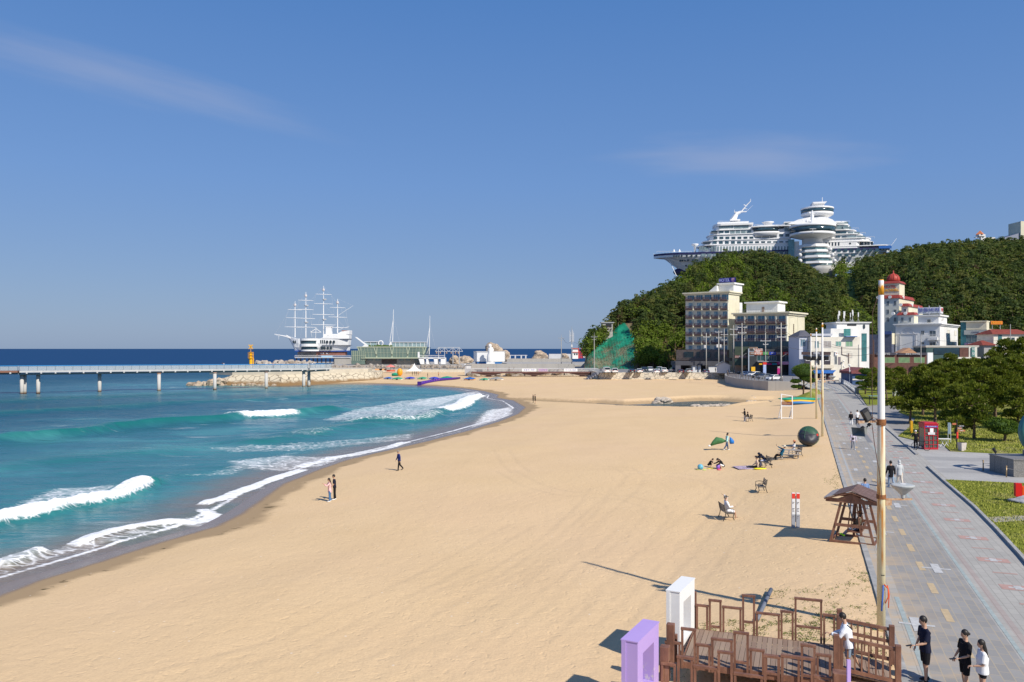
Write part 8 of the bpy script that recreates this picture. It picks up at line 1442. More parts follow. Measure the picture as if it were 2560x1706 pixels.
for i,(px,py,c,lab)in enumerate(((1761,1176,(.5,.75,.15),'lime green flat toy near the blue ball'),(1772,1172.5,(.75,.65,.1),'small yellow toy before the squatting boy'),(1781,1172,(.80,.68,.1),'yellow toy shovel between boy and woman'),(1744,1175.5,(.35,.38,.1),'olive toy rake left of the blue ball'))):toy('sand_toy',lab,px,py,lambda b:(b.ball((0,0,.03),(.17,.06,.035),10,6)),mat('toy_%d'%i,c,.5))
toy('yellow_board','bright yellow bodyboard on the sand below the picnic group',1900,1174,lambda b:b.ball((0,0,.06),(.55,.18,.07),16,8),mat('board_yellow',(.80,.72,.02),.5),'board')
for k,px in enumerate((1925.5,1929.5)):toy('sandal','dark sandal, %s of the pair behind the picnic bench'%('left one' if not k else 'right one'),px,1163,lambda b:b.ball((0,0,.05),(.07,.15,.06),8,6),BLKM,'sandal')
toy('stool','small round grey stool right of the picnic table',1995,1138,lambda b:b.lathe((0,0,0),[(.10,0),(.10,.3),(.3,.32),(.3,.42)],14),mat('stool_grey',(.33,.35,.36),.6),'stool')
cb=empty('covered_kayaks',tuple(GS(1999,1011)),R(0),'stack of kayaks, green cover over yellow and blue hulls, at the sand edge','kayak')
for y,z,L,m,nm in((-.4,.25,2.4,mat('kayak_blue',(.02,.16,.42),.5),'hull'),(-.1,.5,2.8,mat('kayak_yellow',(.70,.40,.02),.5),'hull'),(.2,.85,3.6,TG_,'tarpaulin')):b=MB();b.tube([(-L,y,z+.1),(-L*.6,y,z),(0,y,z+.05),(L*.6,y,z-.02),(L,y,z+.05)],[(.05,.05),(.26,.5),(.30,.6),(.26,.5),(.05,.05)],10);b.build(nm,m,cb,True)
# ---------------------------------------------------------------- park furniture right of the promenade
p=G(2321,1122,.0);pbx=empty('phone_booth',tuple(p),R(-4),'red British-style phone booth with glass door and blue header by the lawn','phone booth');RB=mat('booth_red',(.50,.02,.035),.45,var=.15,scale=2)
w,h,dd=.62,2.38,.6;b=MB();b.box(-w,w,-dd,dd,0,.16);b.box(-w,w,-dd,dd,h-.42,h-.08);b.build('body',RB,pbx);b=MB();b.box(-w-.05,w+.05,-dd-.05,dd+.05,h-.08,h);b.box(-w*.9,w*.9,-dd*.9,dd*.9,h+.003,h+.10);b.build('roof',RB,pbx)
for sx in(-1,1):
 for sy in(-1,1):b=MB();b.box(sx*w-.07*(sx>0)-.0,sx*w+.07*(sx<0),sy*dd-.07*(sy>0),sy*dd+.07*(sy<0),.163,h-.423);b.build('corner_post',RB,pbx)
b=MB();[b.box(x-.025,x+.025,-dd+.005,-dd+.05,.163,h-.423)for x in(-.19,.19)];[b.box(-w+.07,w-.07,-dd+.003,-dd+.052,z-.02,z+.02)for z in(.45,.85,1.28,1.5)];b.build('door_bars',RB,pbx);b=MB();b.box(-w+.07,w-.07,-dd+.06,-dd+.08,.17,h-.43);b.build('door_glass',mat('booth_glass',(.10,.12,.10),.1,spec=.7,alpha=.85),pbx);b=MB();b.box(-w+.02,-w+.04,-dd+.07,dd-.07,.17,h-.43);b.box(w-.04,w-.02,-dd+.07,dd-.07,.17,h-.43);b.box(-w+.07,w-.07,dd-.04,dd-.02,.17,h-.43);b.build('side_glass',MATS['booth_glass'],pbx)
b=MB();b.box(-w+.08,w-.08,-dd-.02,-dd-.003,h-.34,h-.2);hd=b.build('header',BLUE,pbx);text('lettering','전화 TELEPHONE',.11,Matrix.Translation((0,-dd-.03,h-.27))@FACE,LTR,hd,.004);b=MB();b.box(-.12,.18,-dd-.012,-dd+.002,1.45,1.95);b.build('notice',LTR,pbx);b=MB();b.box(-.30,.32,-dd-.02,-dd-.013,1.36,1.58);b.build('notice',WHITE2,pbx)
def bike(p,rz,label):
 o=empty('bicycle',tuple(p),rz,label,'bicycle');m=BLKM
 for x in(-.52,.52):b=MB();b.tube([(x+.33*math.cos(a),0,.34+.33*math.sin(a))for a in np.linspace(0,2*math.pi,25)],.018,6,False);wl=b.build('wheel',TYRE,o);b=MB();[b.bar((x,0,.34),(x+.32*math.cos(a),0,.34+.32*math.sin(a)),.006)for a in np.linspace(0,6.28,15)];b.build('spokes',RIM,wl)
 b=MB();P_=dict(bb=(-.05,0,.30),st=(-.2,0,.82),hd=(.36,0,.84),rx=(-.52,0,.34),fx=(.52,0,.34));[b.tube([P_[a],P_[c]],.018,6)for a,c in(('bb','st'),('st','hd'),('bb','hd'),('bb','rx'),('st','rx'),('hd','fx'))];b.tube([(-.2,0,.82),(-.24,0,.95)],.014,6);b.tube([(.36,0,.84),(.34,0,1.0)],.016,6);b.build('frame',m,o)
 b=MB();b.ball((-.25,0,.97),(.13,.06,.03),8,6);b.build('saddle',m,o);b=MB();b.tube([(.42,-.24,1.0),(.34,0,1.0),(.42,.24,1.0)],.014,6);b.build('handlebar',m,o);b=MB();b.cyl((-.05,-.03,.30),(-.05,.03,.30),.09,n=12);b.bar((-.05,.05,.3),(.1,.05,.22),.02);b.bar((-.05,-.05,.3),(-.2,-.05,.38),.02);b.build('crank',RIM,o)
 return o
bike(G(2302,1126,0),R(-52),'black road bicycle leaning beside the cyclist at the red phone booth')
p=G(2278,1083,.05);yp=empty('yellow_box_post',tuple(p),0,'yellow narrow upright box on the lawn left of the phone booth','post');b=MB();b.box(-.14,.14,-.12,.12,0,1.35);bo=b.build('box',mat('box_yellow',(.62,.33,.01),.6,var=.15,scale=3),yp);bevel(bo,.02);b=MB();b.cyl((0,0,1.35),(0,0,1.43),.06,n=10);b.build('knob',BLKM,yp)
p=G(2392,1122,.05);gp_=empty('signpost',tuple(p),0,'black signpost with red, brown and white arrow boards beside the bin','signpost');b=MB();b.cyl((0,0,0),(0,0,2.55),.055,n=10);b.ball((0,0,2.6),.08,8,6);b.build('post',BLKM,gp_)
for z,x0,x1,m,t in((2.28,-.42,-.06,mat('sign_rust',(.45,.14,.06),.6),''),(2.08,.06,.75,BLKM,'정동진역'),(1.88,.06,.48,MATS['sign_rust'],'모래시계'),(1.66,.06,.80,MATS['sign_rust'],'박물관')):b=MB();b.side([(x0,z-.08),(x1-.08*(x1>0),z-.08),(x1,z),(x1-.08*(x1>0),z+.08),(x0,z+.08)],-.02,.02);bo=b.build('arrow_board',m,gp_);(text('lettering',t,.12,Matrix.Translation(((x0+x1)/2,-.03,z))@FACE,LTR,bo,.004)if t else 0)
b=MB();b.box(-.05,.10,-.09,-.06,.95,1.55);b.build('red_panel',TR_,gp_)
p=G(2405,1129,.0);tb=empty('litter_bin',tuple(p),.2,'pale square concrete litter bin at the foot of the signpost','bin');b=MB();b.add([(-.2,-.2,0),(.2,-.2,0),(.2,.2,0),(-.2,.2,0),(-.27,-.27,.8),(.27,-.27,.8),(.27,.27,.8),(-.27,.27,.8)],[(3,2,1,0),(4,5,6,7),(0,1,5,4),(1,2,6,5),(2,3,7,6),(3,0,4,7)]);b.build('body',mat('bin_concrete',(.58,.52,.46),.85,var=.12,scale=5),tb);b=MB();b.box(-.2,.2,-.2,.2,.801,.82);b.build('opening',BLKM,tb)
p=G(2373,1108,.05);nb=empty('notice_board',tuple(p),-.3,'narrow grey notice board on two posts right of the phone booth','notice board');b=MB();b.box(-.12,.12,-.02,.02,.9,2.0);b.build('board',mat('board_blue_grey',(.25,.33,.40),.4),nb);[MB().box(x-.02,x+.02,-.02,.02,0,1.9 if x>0 else .9).build('post',WHITE2,nb)for x in(-.1,.14)]
p=G(2350,1117,.0);wb=empty('white_park_bench',tuple(p),-.1,'white bench with curly legs right behind the phone booth','bench');b=MB();b.box(-.2,.9,-.25,.25,.72,.77);b.build('seat',WHITE,wb);[MB().tube([(x-.25,0,0),(x,0,.35),(x-.2,0,.7)],.03,6).build('leg',WHITE,wb)for x in(.25,.6)];[MB().tube([(x+.25,.1,0),(x,.1,.35),(x+.2,.1,.7)],.03,6).build('leg',WHITE,wb)for x in(.25,.6)]
gi=empty('info_table',tuple(G(2186,1012,.05)),0,'slanted green map board on posts behind the nearest pole','sign');b=MB();b.box(-.9,.9,-.5,.5,1.4,1.48);o=b.build('board',mat('map_green',(.16,.33,.30),.4,var=.3,scale=2),gi);[MB().box(x-.05,x+.05,-.05,.05,0,1.397).build('leg',BLKM,gi)for x in(-.8,.8)]
g=NG('granite');n_=g.noise(18,3,None,.8);g.set('Base Color',g.mix(g.rng(n_,.4,.62),(.14,.135,.125),(.27,.255,.235)));g.set('Roughness',.55);GRAN=g.m
pl=empty('granite_plinth',(36.35,57.7,0),R(-2),'speckled granite stepped plinth under the green ring sculpture','plinth');b=MB();b.box(0,8,0,3.1,0,1.2);b.build('base',GRAN,pl);b=MB();b.box(-.05,8.05,-.05,3.15,1.203,1.28);b.build('cap_slab',GRAN,pl);b=MB();b.box(2.4,8,1.2,3.0,1.283,1.62);b.build('upper_step',GRAN,pl)
b=MB();[b.box(x-.006,x+.006,-.006,.05,.02,1.19)for x in(.9,1.8,2.7)];[b.box(-.006,.05,y-.006,y+.006,.02,1.19)for y in(.8,1.6,2.4)];b.build('joint',mat('joint_dark',(.05,.05,.05),.8),pl)
sp=empty('plinth_spotlight',tuple(Vector((36.6,60.2,1.28))),0,'small black spotlight on the corner of the granite plinth','lamp');b=MB();b.bar((0,0,0),(-.1,0,.2),.04);b.cyl((-.02,0,.16),(-.2,.05,.48),.09,.11,10);b.build('lamp_body',BLKM,sp)
rg=empty('ring_sculpture',(39.5,59.3,1.62),R(10),'tall verdigris ring sculpture rising at the right frame edge','sculpture');g=NG('verdigris');g.set('Base Color',g.mix(g.noise(2.5,5),(.035,.14,.155),(.09,.26,.25)));g.set('Metallic',.35);g.set('Roughness',.45);VG=g.m
def ringp(cx,cz,rx,rz,w,t,a0,a1,tw=0,n=40):
 b=MB();vs=[]
 for i in range(n+1):
  a=lerp(a0,a1,i/n);k=math.sin(math.pi*i/n)**.6*.8+.2;c=Vector((cx+rx*math.cos(a),0,cz+rz*math.sin(a)));nr=Vector((math.cos(a),0,math.sin(a)));y=Vector((0,1,0));nr=(nr*math.cos(tw)+y*math.sin(tw));yy=Vector((0,1,0))
  vs+=[c-nr*w*k-yy*t,c+nr*w*k-yy*t,c+nr*w*k+yy*t,c-nr*w*k+yy*t]
 b.add(vs,[(4*i+q,4*i+(q+1)%4,4*i+4+(q+1)%4,4*i+4+q)for i in range(n)for q in range(4)]+[(3,2,1,0),(4*n,4*n+1,4*n+2,4*n+3)]);return b
ringp(0,1.55,1.75,1.62,.13,.25,R(60),R(400)).build('outer_ring',VG,rg,True);ringp(.75,1.7,1.45,1.5,.12,.18,R(80),R(290)).build('inner_crescent',VG,rg,True);b=MB();b.cyl((0,0,-.02),(0,0,.12),.5,.35,16);b.build('foot',VG,rg)
for i,(px,py,lab)in enumerate(((2458,1177,'farther of the two brass bollards before the plinth'),(2516,1193,'nearer of the two brass bollards before the plinth'))):
 p=G(px,py,0);bo=empty('bollard',tuple(p),0,lab,'bollard','brass bollards round the plinth');b=MB();b.cyl((0,0,0),(0,0,.72),.045,n=10);b.build('post',mat('brass',(.36,.26,.15),.4,metal=.6),bo,True);b=MB();b.ball((0,0,.76),.065,10,8);b.build('knob',MATS['brass'],bo,True)
p,q=G(2458,1177,0)+Vector((0,0,.62)),Vector((36.6,60.6,.7));wire('chain',[p,q],'thin chain from the farther bollard to the plinth',.012,.12,mat('chain_grey',(.25,.25,.25),.5));p2=G(2516,1193,0)+Vector((0,0,.62));wire('chain',[p2,(40.5,55.5,.62)],'thin chain running right from the nearer bollard',.012,.15,MATS['chain_grey'])
rs=empty('lawn_boulder',tuple(G(2545,1256,.09)),0,'flat grey boulder on the near lawn at the right edge','rock');b=MB();rocky(b,(.55,0,.05),(1.15,.5,.32),4,22,12);b.build('stone',mat('grey_stone',(.33,.34,.38),.9,var=.3,scale=3,bump=.6,bscale=6),rs,True);
rl_=empty('red_letters',tuple(G(2545,1246,.35)),-.2,'bright red and orange block letters on the boulder at the right edge','sign');b=MB();b.box(-.12,.22,0,.3,.1,.88);b.build('red_letter',mat('letter_red',(.62,.01,.008),.5),rl_);b=MB();b.box(.26,.7,.05,.3,.1,.7);b.build('orange_letter',mat('letter_orange',(.70,.10,.01),.5),rl_);b=MB();b.box(.74,1.1,.0,.3,.1,.86);b.build('red_letter',MATS['letter_red'],rl_)
wf=empty('white_fence',(0,0,0),0,'low white panel fence behind the small pines','fence');b=MB();P0,P1=G(2232,992,.05),G(2272,995,.05);n=12
for i in range(n+1):q=P0.lerp(P1,i/n);b.bar(q,q+Vector((0,0,1.5)),.09)
for z in(.2,1.5,.85):b.bar(P0+Vector((0,0,z)),P1+Vector((0,0,z)),.09)
b.build('panels',WHITE,wf)
sh=empty('orange_stall',tuple(G(2255,975,.05)),0,'orange and red children\'s ride stall behind the white fence','stall');b=MB();b.lathe((0,0,1.6),[(2.4,0),(1.6,.7),(.1,1.0)],10);b.build('canopy',mat('stall_orange',(.75,.25,.03),.6,var=.5,scale=1,var2=(.65,.05,.03)),sh);b=MB();b.lathe((0,0,0),[(1.9,0),(1.9,.9)],10);b.build('base',WHITE2,sh);b=MB();[b.bar((1.8*math.cos(a),1.8*math.sin(a),.9),(1.8*math.cos(a),1.8*math.sin(a),1.7),.1)for a in(0,1.57,3.14,4.71)];b.build('post',RB,sh)
# ---------------------------------------------------------------- people
SKIN=mat('skin',(.50,.30,.20),.55,spec=.3,var=.08,scale=6);HAIR=mat('black_hair',(.018,.014,.012),.5);GHAIR=mat('grey_hair',(.22,.20,.18),.6)
def remesh(name,b,vox,m,par,smooth=True):
 me=b.mesh(name+'_src',False);o=bpy.data.objects.new('tmp',me);COL.objects.link(o)
 md=o.modifiers.new('r','REMESH');md.mode='VOXEL';md.voxel_size=vox;sm=o.modifiers.new('s','SMOOTH');sm.factor=.5;sm.iterations=2
 dg=bpy.context.evaluated_depsgraph_get();out_=bpy.data.meshes.new_from_object(o.evaluated_get(dg));bpy.data.objects.remove(o);out_.name=name
 return obj(name,out_,m,par,smooth)
def person(px,py,h,head,label,z=None,pos=None,legs=((3,2),(-3,4)),arms=((5,8,12),(-4,8,12)),lean=3,hip=None,look=0,top=('short',None),low=('long',None),shoe=None,hair='short',hairm=None,hat=None,vox=.013,wide=1.0,loose=1.0,nod=0,extra=None,feet=True,roll=0):
 p=Vector(pos)if pos is not None else(G(px,py,z)if z is not None else GS(px,py))
 o=empty('person',tuple(p),R(head),label,'person');A=lambda d,L:Vector((math.sin(R(d))*L,0,-math.cos(R(d))*L))
 J={};hw,sw=.052*wide,.108*wide
 pel=Vector((0,0,0));chains=[]
 for s,(a,k)in zip((1,-1),legs):
  hp=pel+Vector((0,s*hw,-.01));kn=hp+A(a,.245);an=kn+A(a-k,.23);chains.append((hp,kn,an,s,a-k))
 zmin=min(c[2].z for c in chains)-.042;base=-zmin if hip is None else hip/h
 pel=Vector((0,0,base));up=Vector((math.sin(R(lean)),0,math.cos(R(lean))));fw=Vector((up.z,0,-up.x))
 chest=pel+up*.20;sh=pel+up*.295;nk=pel+up*.345;hd=nk+up*.085+fw*.012+Vector((math.sin(R(nod))*.03,0,-abs(math.sin(R(nod)))*.01))
 S_=lambda v:Vector(v)*h
 def ring(ts):return ts
 b=MB();b.tube([S_(pel-up*.035),S_(pel+up*.03),S_(pel+up*.10),S_(chest),S_(sh-up*.01),S_(nk-up*.015),S_(nk+up*.05)],[(.05*h,.072*h*wide),(.062*h,.086*h*wide),(.052*h,.070*h*wide),(.060*h,.088*h*wide),(.045*h,.092*h*wide),(.032*h,.04*h),(.03*h,.03*h)],16)
 hands=[];sl=MB();arms_pts=[]
 for s,(f,ab,e)in zip((1,-1),arms):
  s0=sh+Vector((0,s*sw,-.012));d1=Vector((math.sin(R(f))*math.cos(R(ab)),s*math.sin(R(ab)),-math.cos(R(f))*math.cos(R(ab))));el=s0+d1*.17
  d2=Vector((math.sin(R(f+e))*math.cos(R(ab*.4)),s*math.sin(R(ab*.4))-s*.18*min(1,e/60),-math.cos(R(f+e))*math.cos(R(ab*.4)))).normalized();wr=el+d2*.145
  b.tube([S_(sh+Vector((0,s*sw*.55,0))),S_(s0),S_(s0.lerp(el,.5)),S_(el),S_(el.lerp(wr,.35)),S_(wr)],[.030*h,.030*h,.026*h,.021*h,.021*h,.014*h],10)
  side=Vector((0,1,0));pn=d2.cross(side).normalized();pc=wr+d2*.035;M_=Matrix((side*1,d2,pn)).transposed().to_4x4()if 1 else None
  b.ball(S_(pc),(.021*h,.03*h,.011*h),10,8,M_.to_3x3()if M_ else None)
  for i,(oy,L)in enumerate(((-.015,.036),(-.005,.042),(.005,.040),(.014,.031))):
   q0=pc+side*oy+d2*.018;q1=q0+d2*L*.55-pn*.004;q2=q1+d2*L*.35-pn*.014*(1 if e<40 else 2.2);b.tube([S_(q0),S_(q1),S_(q2)],[.0058*h,.0052*h,.004*h],6)
  q0=pc+side*(-s*.018)-d2*.01;b.tube([S_(q0),S_(q0+side*(-s*.014)+d2*.016),S_(q0+side*(-s*.012)+d2*.034-pn*.006)],[.0065*h,.0058*h,.0045*h],6)
  hands.append(pc+d2*.03);arms_pts.append((s0,el,wr,s))
 lg=[]
 for s,(a,k)in zip((1,-1),legs):
  hp=pel+Vector((0,s*hw,-.01));kn=hp+A(a,.245)+Vector((0,s*.006,0));an=kn+A(a-k,.23);lg.append((hp,kn,an,s,a-k));b.tube([S_(hp+Vector((0,0,.02))),S_(hp.lerp(kn,.3)),S_(kn),S_(kn.lerp(an,.3)),S_(an)],[.050*h,.046*h,.030*h,.031*h,.018*h],10)
  fd=Vector((math.cos(R(max(-50,min(60,(k-a)*-.0)))),0,0));tilt=R(0 if abs(a-k)<25 or hip is None and a-k>-25 else(a-k)*.8);f_=Vector((math.cos(tilt),0,math.sin(tilt)if tilt>0 else math.sin(tilt)))
  b.tube([S_(an-f_*.022+Vector((0,0,-.018))),S_(an+f_*.03+Vector((0,0,-.022))),S_(an+f_*.095+Vector((0,s*.006,-.030)))],[(.020*h,.022*h),(.018*h,.026*h),(.010*h,.022*h)],8);lg[-1]+=(f_,)
 hz=R(nod);hx=Vector((math.cos(hz),0,-math.sin(hz)));hu=Vector((math.sin(hz),0,math.cos(hz)));lk=Matrix.Rotation(R(look),3,'Z');hx=lk@hx;hy=hu.cross(hx)
 HM=Matrix((hx,hy,hu)).transposed()
 b.ball(S_(hd),(.056*h,.047*h,.068*h),16,12,HM);b.ball(S_(hd+hx*.018-hu*.034),(.036*h,.036*h,.030*h),12,8,HM);b.ball(S_(hd+hx*.057-hu*.006),(.010*h,.008*h,.014*h),8,6,HM)
 for s in(-1,1):b.ball(S_(hd+hy*s*.047-hu*.004),(.010*h,.006*h,.016*h),8,6,HM)
 remesh('body',b,vox*.8,SKIN,o)
 if vox<.01:
  for s in(-1,1):e_=MB();e_.ball(S_(hd+hx*.0505+hy*s*.018+hu*.004),(.004*h,.007*h,.0045*h),8,6,HM);e_.build('eye',mat('eye_dark',(.03,.02,.018),.3),o)
  e_=MB();e_.ball(S_(hd+hx*.052-hu*.034),(.004*h,.013*h,.0035*h),8,6,HM);e_.build('mouth',mat('lip',(.32,.11,.09),.5),o)
 kind,tm_=top;lo=loose
 if kind:
  c=MB();hem={'crop':-.0,'short':-.045,'shirt':-.07,'long':-.05,'coat':-.12}[kind]
  c.tube([S_(pel+up*hem),S_(pel+up*(hem*.3)),S_(pel+up*.09),S_(chest),S_(sh-up*.005),S_(nk-up*.022)],[(.070*h*lo,.095*h*wide*lo),(.070*h*lo,.094*h*wide*lo),(.062*h*lo,.082*h*wide*lo),(.068*h*lo,.097*h*wide*lo),(.054*h,.100*h*wide),(.036*h,.046*h)],18)
  for(s0,el,wr,s)in arms_pts:
   e1=s0.lerp(el,.82)if kind in('short','crop')else el
   pts=[S_(sh+Vector((0,s*sw*.5,0))),S_(s0),S_(s0.lerp(el,.5)),S_(e1)];rs=[.036*h,.038*h*lo**.5,.036*h*lo,.036*h*lo if kind in('short','crop')else .029*h*lo]
   if kind not in('short','crop'):pts+=[S_(el.lerp(wr,.5)),S_(el.lerp(wr,.93))];rs+=[.027*h*lo,.023*h*lo]
   c.tube(pts,rs,10)
  remesh('top',c,vox*.9,tm_,o)
 kind,lm=low
 if kind:
  c=MB();c.tube([S_(pel+up*.055),S_(pel+up*.01),S_(pel-up*.035)],[(.060*h,.080*h*wide),(.068*h,.092*h*wide),(.062*h,.088*h*wide)],16)
  for(hp,kn,an,s,q,f_)in lg:
   if kind=='long':c.tube([S_(hp+Vector((0,0,.02))),S_(hp.lerp(kn,.4)),S_(kn),S_(kn.lerp(an,.5)),S_(kn.lerp(an,.97))],[.056*h,.052*h*lo,.038*h*lo,.034*h*lo,.029*h*lo],10)
   else:t={'shorts':.88,'mini':.42}[kind];c.tube([S_(hp+Vector((0,0,.02))),S_(hp.lerp(kn,t*.5)),S_(hp.lerp(kn,t))],[.058*h,.056*h,.050*h],10)
  remesh('trousers' if kind=='long' else 'shorts',c,vox*.9,lm,o)
 if shoe is not None:
  for(hp,kn,an,s,q,f_)in lg:
   c=MB();c.tube([S_(an-f_*.030+Vector((0,0,-.016))),S_(an+f_*.03+Vector((0,0,-.020))),S_(an+f_*.085+Vector((0,s*.006,-.026))),S_(an+f_*.112+Vector((0,s*.006,-.030)))],[(.025*h,.024*h),(.024*h,.030*h),(.016*h,.028*h),(.008*h,.014*h)],10);c.build('shoe',shoe,o,True)
 hm=hairm or HAIR;c=MB()
 if hair:
  c.ball(S_(hd-hx*.012+hu*.015),(.060*h,.055*h,.067*h),16,12,HM)
  if hair=='long':c.tube([S_(hd-hx*.022+hu*.01),S_(nk-fw*.036),S_(chest-fw*.066+up*.02),S_(pel+up*.13-fw*.07)],[(.045*h,.052*h),(.034*h,.056*h),(.022*h,.058*h),(.012*h,.03*h)],12)
  if hair=='bob':c.tube([S_(hd-hx*.014),S_(hd-hx*.018-hu*.05),S_(nk-fw*.012)],[(.046*h,.056*h),(.046*h,.058*h),(.03*h,.05*h)],12)
  if hair=='bun':c.ball(S_(hd-hx*.072-hu*.012),.024*h,10,8)
  remesh('hair',c,vox*.9,hm,o)
 if hat=='cap':c=MB();c.ball(S_(hd-hx*.004+hu*.028),(.062*h,.056*h,.050*h),14,10,HM);c.ball(S_(hd+hx*.075+hu*.030),(.04*h,.04*h,.006*h),12,6,HM);remesh('cap',c,vox*.7,extra or LTR,o)
 if hat=='hood':c=MB();c.ball(S_(hd-hx*.010+hu*.004),(.068*h,.062*h,.078*h),14,10,HM);c.ball(S_(nk-fw*.02),(.05*h,.07*h,.05*h),10,8);remesh('hood',c,vox,tm_,o)
 if hat=='sun':c=MB();c.lathe((0,0,0),[(.12*h,0),(.062*h,.012*h),(.05*h,.06*h),(.02*h,.072*h)],20);me=c.mesh('sun_hat');me.transform(Matrix.Translation(S_(hd+hu*.02))@HM.to_4x4());obj('sun_hat',me,extra or LTR,o)
 o['_']=0;del o['_']
 return o,[S_(v)for v in hands],dict(hd=S_(hd),nk=S_(nk),sh=S_(sh),pel=S_(pel),chest=S_(chest),fw=fw,up=up,h=h)
def M_(n,c,**k):return mat('cloth_'+n,c,.85,spec=.15,**k)
BK,NV,WT,GY,DN=M_('black',(.012,.012,.015)),M_('navy',(.012,.015,.035)),M_('white',(.74,.74,.74)),M_('grey',(.38,.37,.39)),M_('denim',(.10,.17,.28),var=.2,scale=12)
LD=M_('light_denim',(.28,.36,.46),var=.2,scale=12);WS=mat('white_shoe',(.72,.72,.70),.5);BS=mat('black_shoe',(.015,.015,.016),.5)
def held(name,label,o,hand,size,m,cat='phone',rot=(0,0,0)):
 q=Matrix.Rotation(o.rotation_euler.z,4,'Z')@hand+Vector(o.location);b=MB();b.box(-size[0]/2,size[0]/2,-size[1]/2,size[1]/2,-size[2]/2,size[2]/2);t=b.build(name,m);t.location=q;t.rotation_euler=(R(rot[0]),R(rot[1]),o.rotation_euler.z+R(rot[2]));return tag(t,label,cat)
o,hs,i_=person(0,0,1.78,176,'man in black holding out a phone, leftmost of the three at bottom right',pos=(PX(2313,22.25),22.25,0),legs=((4,3),(-4,6)),arms=((18,6,58),(2,10,22)),lean=2,nod=18,top=('short',NV),low=('shorts',BK),shoe=BS,vox=.0095,wide=1.2,loose=1.1)
held('phone','black phone in the hand of the man in black',o,hs[0]+Vector((.06,0,.01)),(.15,.075,.012),BLKM,rot=(0,12,0));b=MB();[b.cyl((x,y*1.78*.052,.09),(x,y*1.78*.052,.20),.038,n=10)for x,y in((.02,1),(-.10,-1))]
o,hs,i_=person(0,0,1.63,178,'woman in black with hair in a bun, middle of the three at bottom right',pos=(PX(2412,21.6),21.6,0),legs=((3,3),(-3,4)),arms=((12,8,62),(4,12,28)),lean=-2,nod=14,top=('short',BK),low=('shorts',BK),shoe=WS,hair='bun',vox=.0095,wide=1.22,loose=1.18)
held('phone','dark phone held by the woman with the bun',o,hs[0]+Vector((.07,0,.01)),(.15,.075,.012),BLKM,rot=(0,8,0));b=MB();[b.bar(i_['sh']+Vector((.085,y,-.02)),i_['chest']+Vector((.118,y*1.0,-.10)),.012)for y in(-.03,.035)];b.build('white_stripe',WT,o)
o,hs,i_=person(0,0,1.58,165,'long-haired girl in white t-shirt and black shorts, rightmost at bottom right',pos=(PX(2456,21.0),21.0,0),legs=((3,4),(-2,3)),arms=((10,8,70),(-2,10,14)),lean=0,nod=16,top=('short',WT),low=('mini',BK),shoe=WS,hair='long',vox=.0095,wide=1.08,loose=1.35)
o,hs,i_=person(0,0,1.66,158,'boy in loose white shirt and blue-grey shorts leaning on the deck ramp rail',pos=(PX(2121,22.5),22.5,.13),legs=((2,8),(-20,12)),arms=((30,12,70),(18,16,50)),lean=10,nod=20,top=('shirt',M_('white_shirt',(.70,.73,.78))),low=('shorts',M_('blue_grey',(.20,.26,.34))),shoe=BS,vox=.0095,wide=1.1,loose=1.38)
b=MB();b.tube([i_['sh']+Vector((-.05,.13,.04)),i_['chest']+Vector((-.155,.02,.05)),i_['chest']+Vector((-.13,-.12,-.08))],[(.02,.012)]*3,6);sb=b.build('sling_strap',BLKM,o)
o,hs,i_=person(836.5,1250,1.76,195,'man in navy t-shirt and black trousers standing behind the woman at the water',arms=((10,6,30),(-2,6,10)),nod=12,top=('short',NV),low=('long',BK),shoe=WS)
PLD=NG('plaid');oc=PLD.n('ShaderNodeSeparateXYZ',{0:PLD.n('ShaderNodeTexCoord').outputs['Object']});c1=PLD.math('GREATER_THAN',PLD.math('SINE',PLD.math('MULTIPLY',oc.outputs[1],70)),.1);c2=PLD.math('GREATER_THAN',PLD.math('SINE',PLD.math('MULTIPLY',oc.outputs[2],70)),.1);PLD.set('Base Color',PLD.mix(PLD.math('MULTIPLY_ADD',c1,.5,PLD.math('MULTIPLY',c2,.5)),(.75,.58,.56),(.50,.13,.14)));PLD.set('Roughness',.9)
o,hs,i_=person(824.5,1254.5,1.62,200,'woman in pink plaid shirt and blue jeans, arms raised, at the water\'s edge',arms=((48,6,78),(40,6,86)),nod=14,top=('coat',PLD.m),low=('long',M_('jeans',(.07,.16,.32))),shoe=WS,hair='long',loose=1.2)
o,hs,i_=person(998,1176.5,1.72,205,'elderly man in blue jacket and black trousers walking along the water',legs=((12,6),(-14,28)),arms=((-12,8,18),(10,8,20)),nod=26,lean=5,top=('long',M_('jacket_blue',(.02,.035,.17))),low=('long',BK),shoe=BS,hairm=GHAIR,loose=1.1)
person(1333,1007.5,1.62,200,'woman in black, left of the distant pair on the beach',vox=.02,top=('long',BK),low=('long',BK),shoe=BS,hair='long');person(1338,1009,1.76,200,'man in black shorts, right of the distant pair on the beach',vox=.02,top=('long',BK),low=('shorts',BK),shoe=BS)
person(1862,1053.5,1.68,150,'person in black top and grey skirt standing before the far bench',vox=.018,top=('long',BK),low=('long',GY),shoe=WS,arms=((20,10,90),(5,8,20)),hair='bob',loose=1.2)
def seated(px,py,h,head,label,hipz,legs=((85,80),(80,75)),**k):return person(px,py,h,head,label,hip=hipz,legs=legs,**k)
seated(1871,1054,1.66,180,'person in black seated on the far bench',.50,vox=.018,top=('long',BK),low=('long',GY),shoe=WS,lean=8,arms=((30,8,40),(35,8,45)),hair='bob')
o,hs,i_=person(1817,1126,1.68,10,'person in mint hoodie and jeans striding right with green cloth and blue bag',legs=((18,10),(-16,22)),arms=((8,12,50),(-30,25,10)),nod=24,lean=4,top=('long',M_('mint',(.40,.66,.64))),low=('long',M_('dark_denim',(.05,.09,.18))),shoe=WS,hair='bob',loose=1.12,vox=.016)
